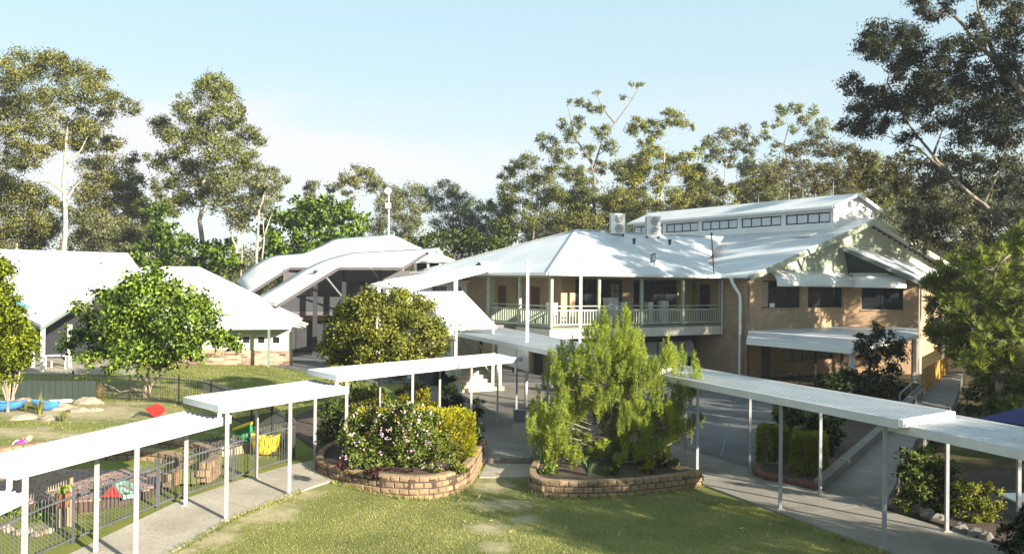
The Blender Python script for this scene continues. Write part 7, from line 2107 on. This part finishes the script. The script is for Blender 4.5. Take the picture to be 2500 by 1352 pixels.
# ------------------------------------------------------------------ right: railing, ochre panel, umbrella, table
rl_ = thing('ramp_railing', 'galvanised ramp railing left of the ochre panel', 'railing', tuple(at(2215, 990, 34)))
for y0_, y1_ in ((960, 900), (985, 925)):
    MB().tube([at(2196, y0_ + 2, 33.5), at(2255, y1_ + 8, 38.5)], 0.035, 6).build('rail', MT['grey_metal'], rl_)
for x, y0_, y1_, d in ((2197, 962, 1005, 33.5), (2225, 935, 985, 36), (2250, 912, 965, 38)):
    MB().tube([at(x, y0_, d), at(x, y1_, d)], 0.035, 6).build('post', MT['grey_metal'], rl_)
oc = thing('ochre_panel', 'ochre sheet panel fixed along the left side of the ramp', 'panel', tuple(at(2280, 930, 41)))
for k in range(4):
    p0 = at(2250 + 15.5 * k, 900 - 8 * k, 38.5 + 1.9 * k); p1 = at(2250 + 15.5 * (k + .95), 900 - 8 * (k + .95), 38.5 + 1.9 * (k + .95))
    r0_, r1_ = at(2250 + 15.5 * k, 960 - 13 * k, 38.5 + 1.9 * k), at(2250 + 15.5 * (k + .95), 960 - 13 * (k + .95), 38.5 + 1.9 * (k + .95))
    MB().hexa([r0_, r1_, r1_ + Vector((.05, -.02, 0)), r0_ + Vector((.05, -.02, 0))], [p0, p1, p1 + Vector((.05, -.02, 0)), p0 + Vector((.05, -.02, 0))]).build('board', MT['ochre'], oc)
r2_ = thing('ramp_railing', 'dark railing along the right side of the ramp below the spiky tree', 'railing', tuple(at(2340, 1010, 30)))
for dy in (0, 22):
    MB().tube([at(2300, 1030 + dy, 26), at(2338, 985 + dy, 31), at(2362, 965 + dy, 34)], 0.03, 6).build('rail', MT['black'], r2_)
for x, y, d in ((2302, 1030, 26), (2338, 986, 31), (2361, 967, 34)):
    MB().tube([at(x, y - 2, d), at(x, y + 60, d)], 0.03, 6).build('post', MT['black'], r2_)
um = thing('umbrella', 'royal blue square umbrella behind the low walkway roof', 'umbrella', tuple(at(2490, 1100, 23.5)))
tpu = at(2530, 985, 23.5)
cs = [at(2388, 1020, 23.0), at(2560, 1045, 21.6), at(2660, 1015, 23.8), at(2500, 1003, 25.4)]
for a, c in zip(cs, cs[1:] + cs[:1]):
    MB().slab([a, c, tpu], 0.012).build('canopy_panel', MT['sail_navy'], um)
    MB().slab([a, c, c - Z_ * .14, a - Z_ * .14], 0.012, (0, 0.1, 0)).build('valance', MT['sail_navy'], um)
    MB().tube([a - Z_ * .02, tpu - Z_ * .05], 0.012, 5).build('rib', MT['grey_metal'], um)
MB().tube([Vector((tpu.x, tpu.y, 0.1)), tpu + Z_ * .1], 0.035, 8).build('pole', MT['grey_metal'], um)
pct = thing('picnic_table', 'pale picnic table under the royal blue umbrella', 'table', tuple(at(2510, 1225, 20.5)))
c = at(2512, 1212, 20.5); zt_ = c.z
for k in range(4):
    MB().box((c.x - .55, c.y - .4 + .2 * k, zt_ - .04), (c.x + .75, c.y - .22 + .2 * k, zt_)).build('plank', MT['wall_white'], pct)
for sx in (-.4, .55):
    MB().box((c.x + sx - .04, c.y - .35, 0.1), (c.x + sx + .04, c.y + .35, zt_ - .045)).build('leg', MT['grey_metal'], pct)

# ------------------------------------------------------------------ air
hz = bpy.data.materials.new('thin_haze'); hz.use_nodes = True
ht = hz.node_tree
for n in list(ht.nodes): ht.nodes.remove(n)
ho = ht.nodes.new('ShaderNodeOutputMaterial'); hv = ht.nodes.new('ShaderNodeVolumePrincipled')
hv.inputs['Color'].default_value = (0.86, 0.93, 1.0, 1)
hv.inputs['Density'].default_value = 0.00042
hv.inputs['Anisotropy'].default_value = 0.2
ht.links.new(hv.outputs[0], ho.inputs['Volume'])
o = link('haze', MB().box((-395, -95, -2.5), (395, 575, 40)).mesh('haze', hz)); o['kind'] = 'stuff'
o['label'] = 'thin pale haze in the air over the whole place'
o['category'] = 'haze'
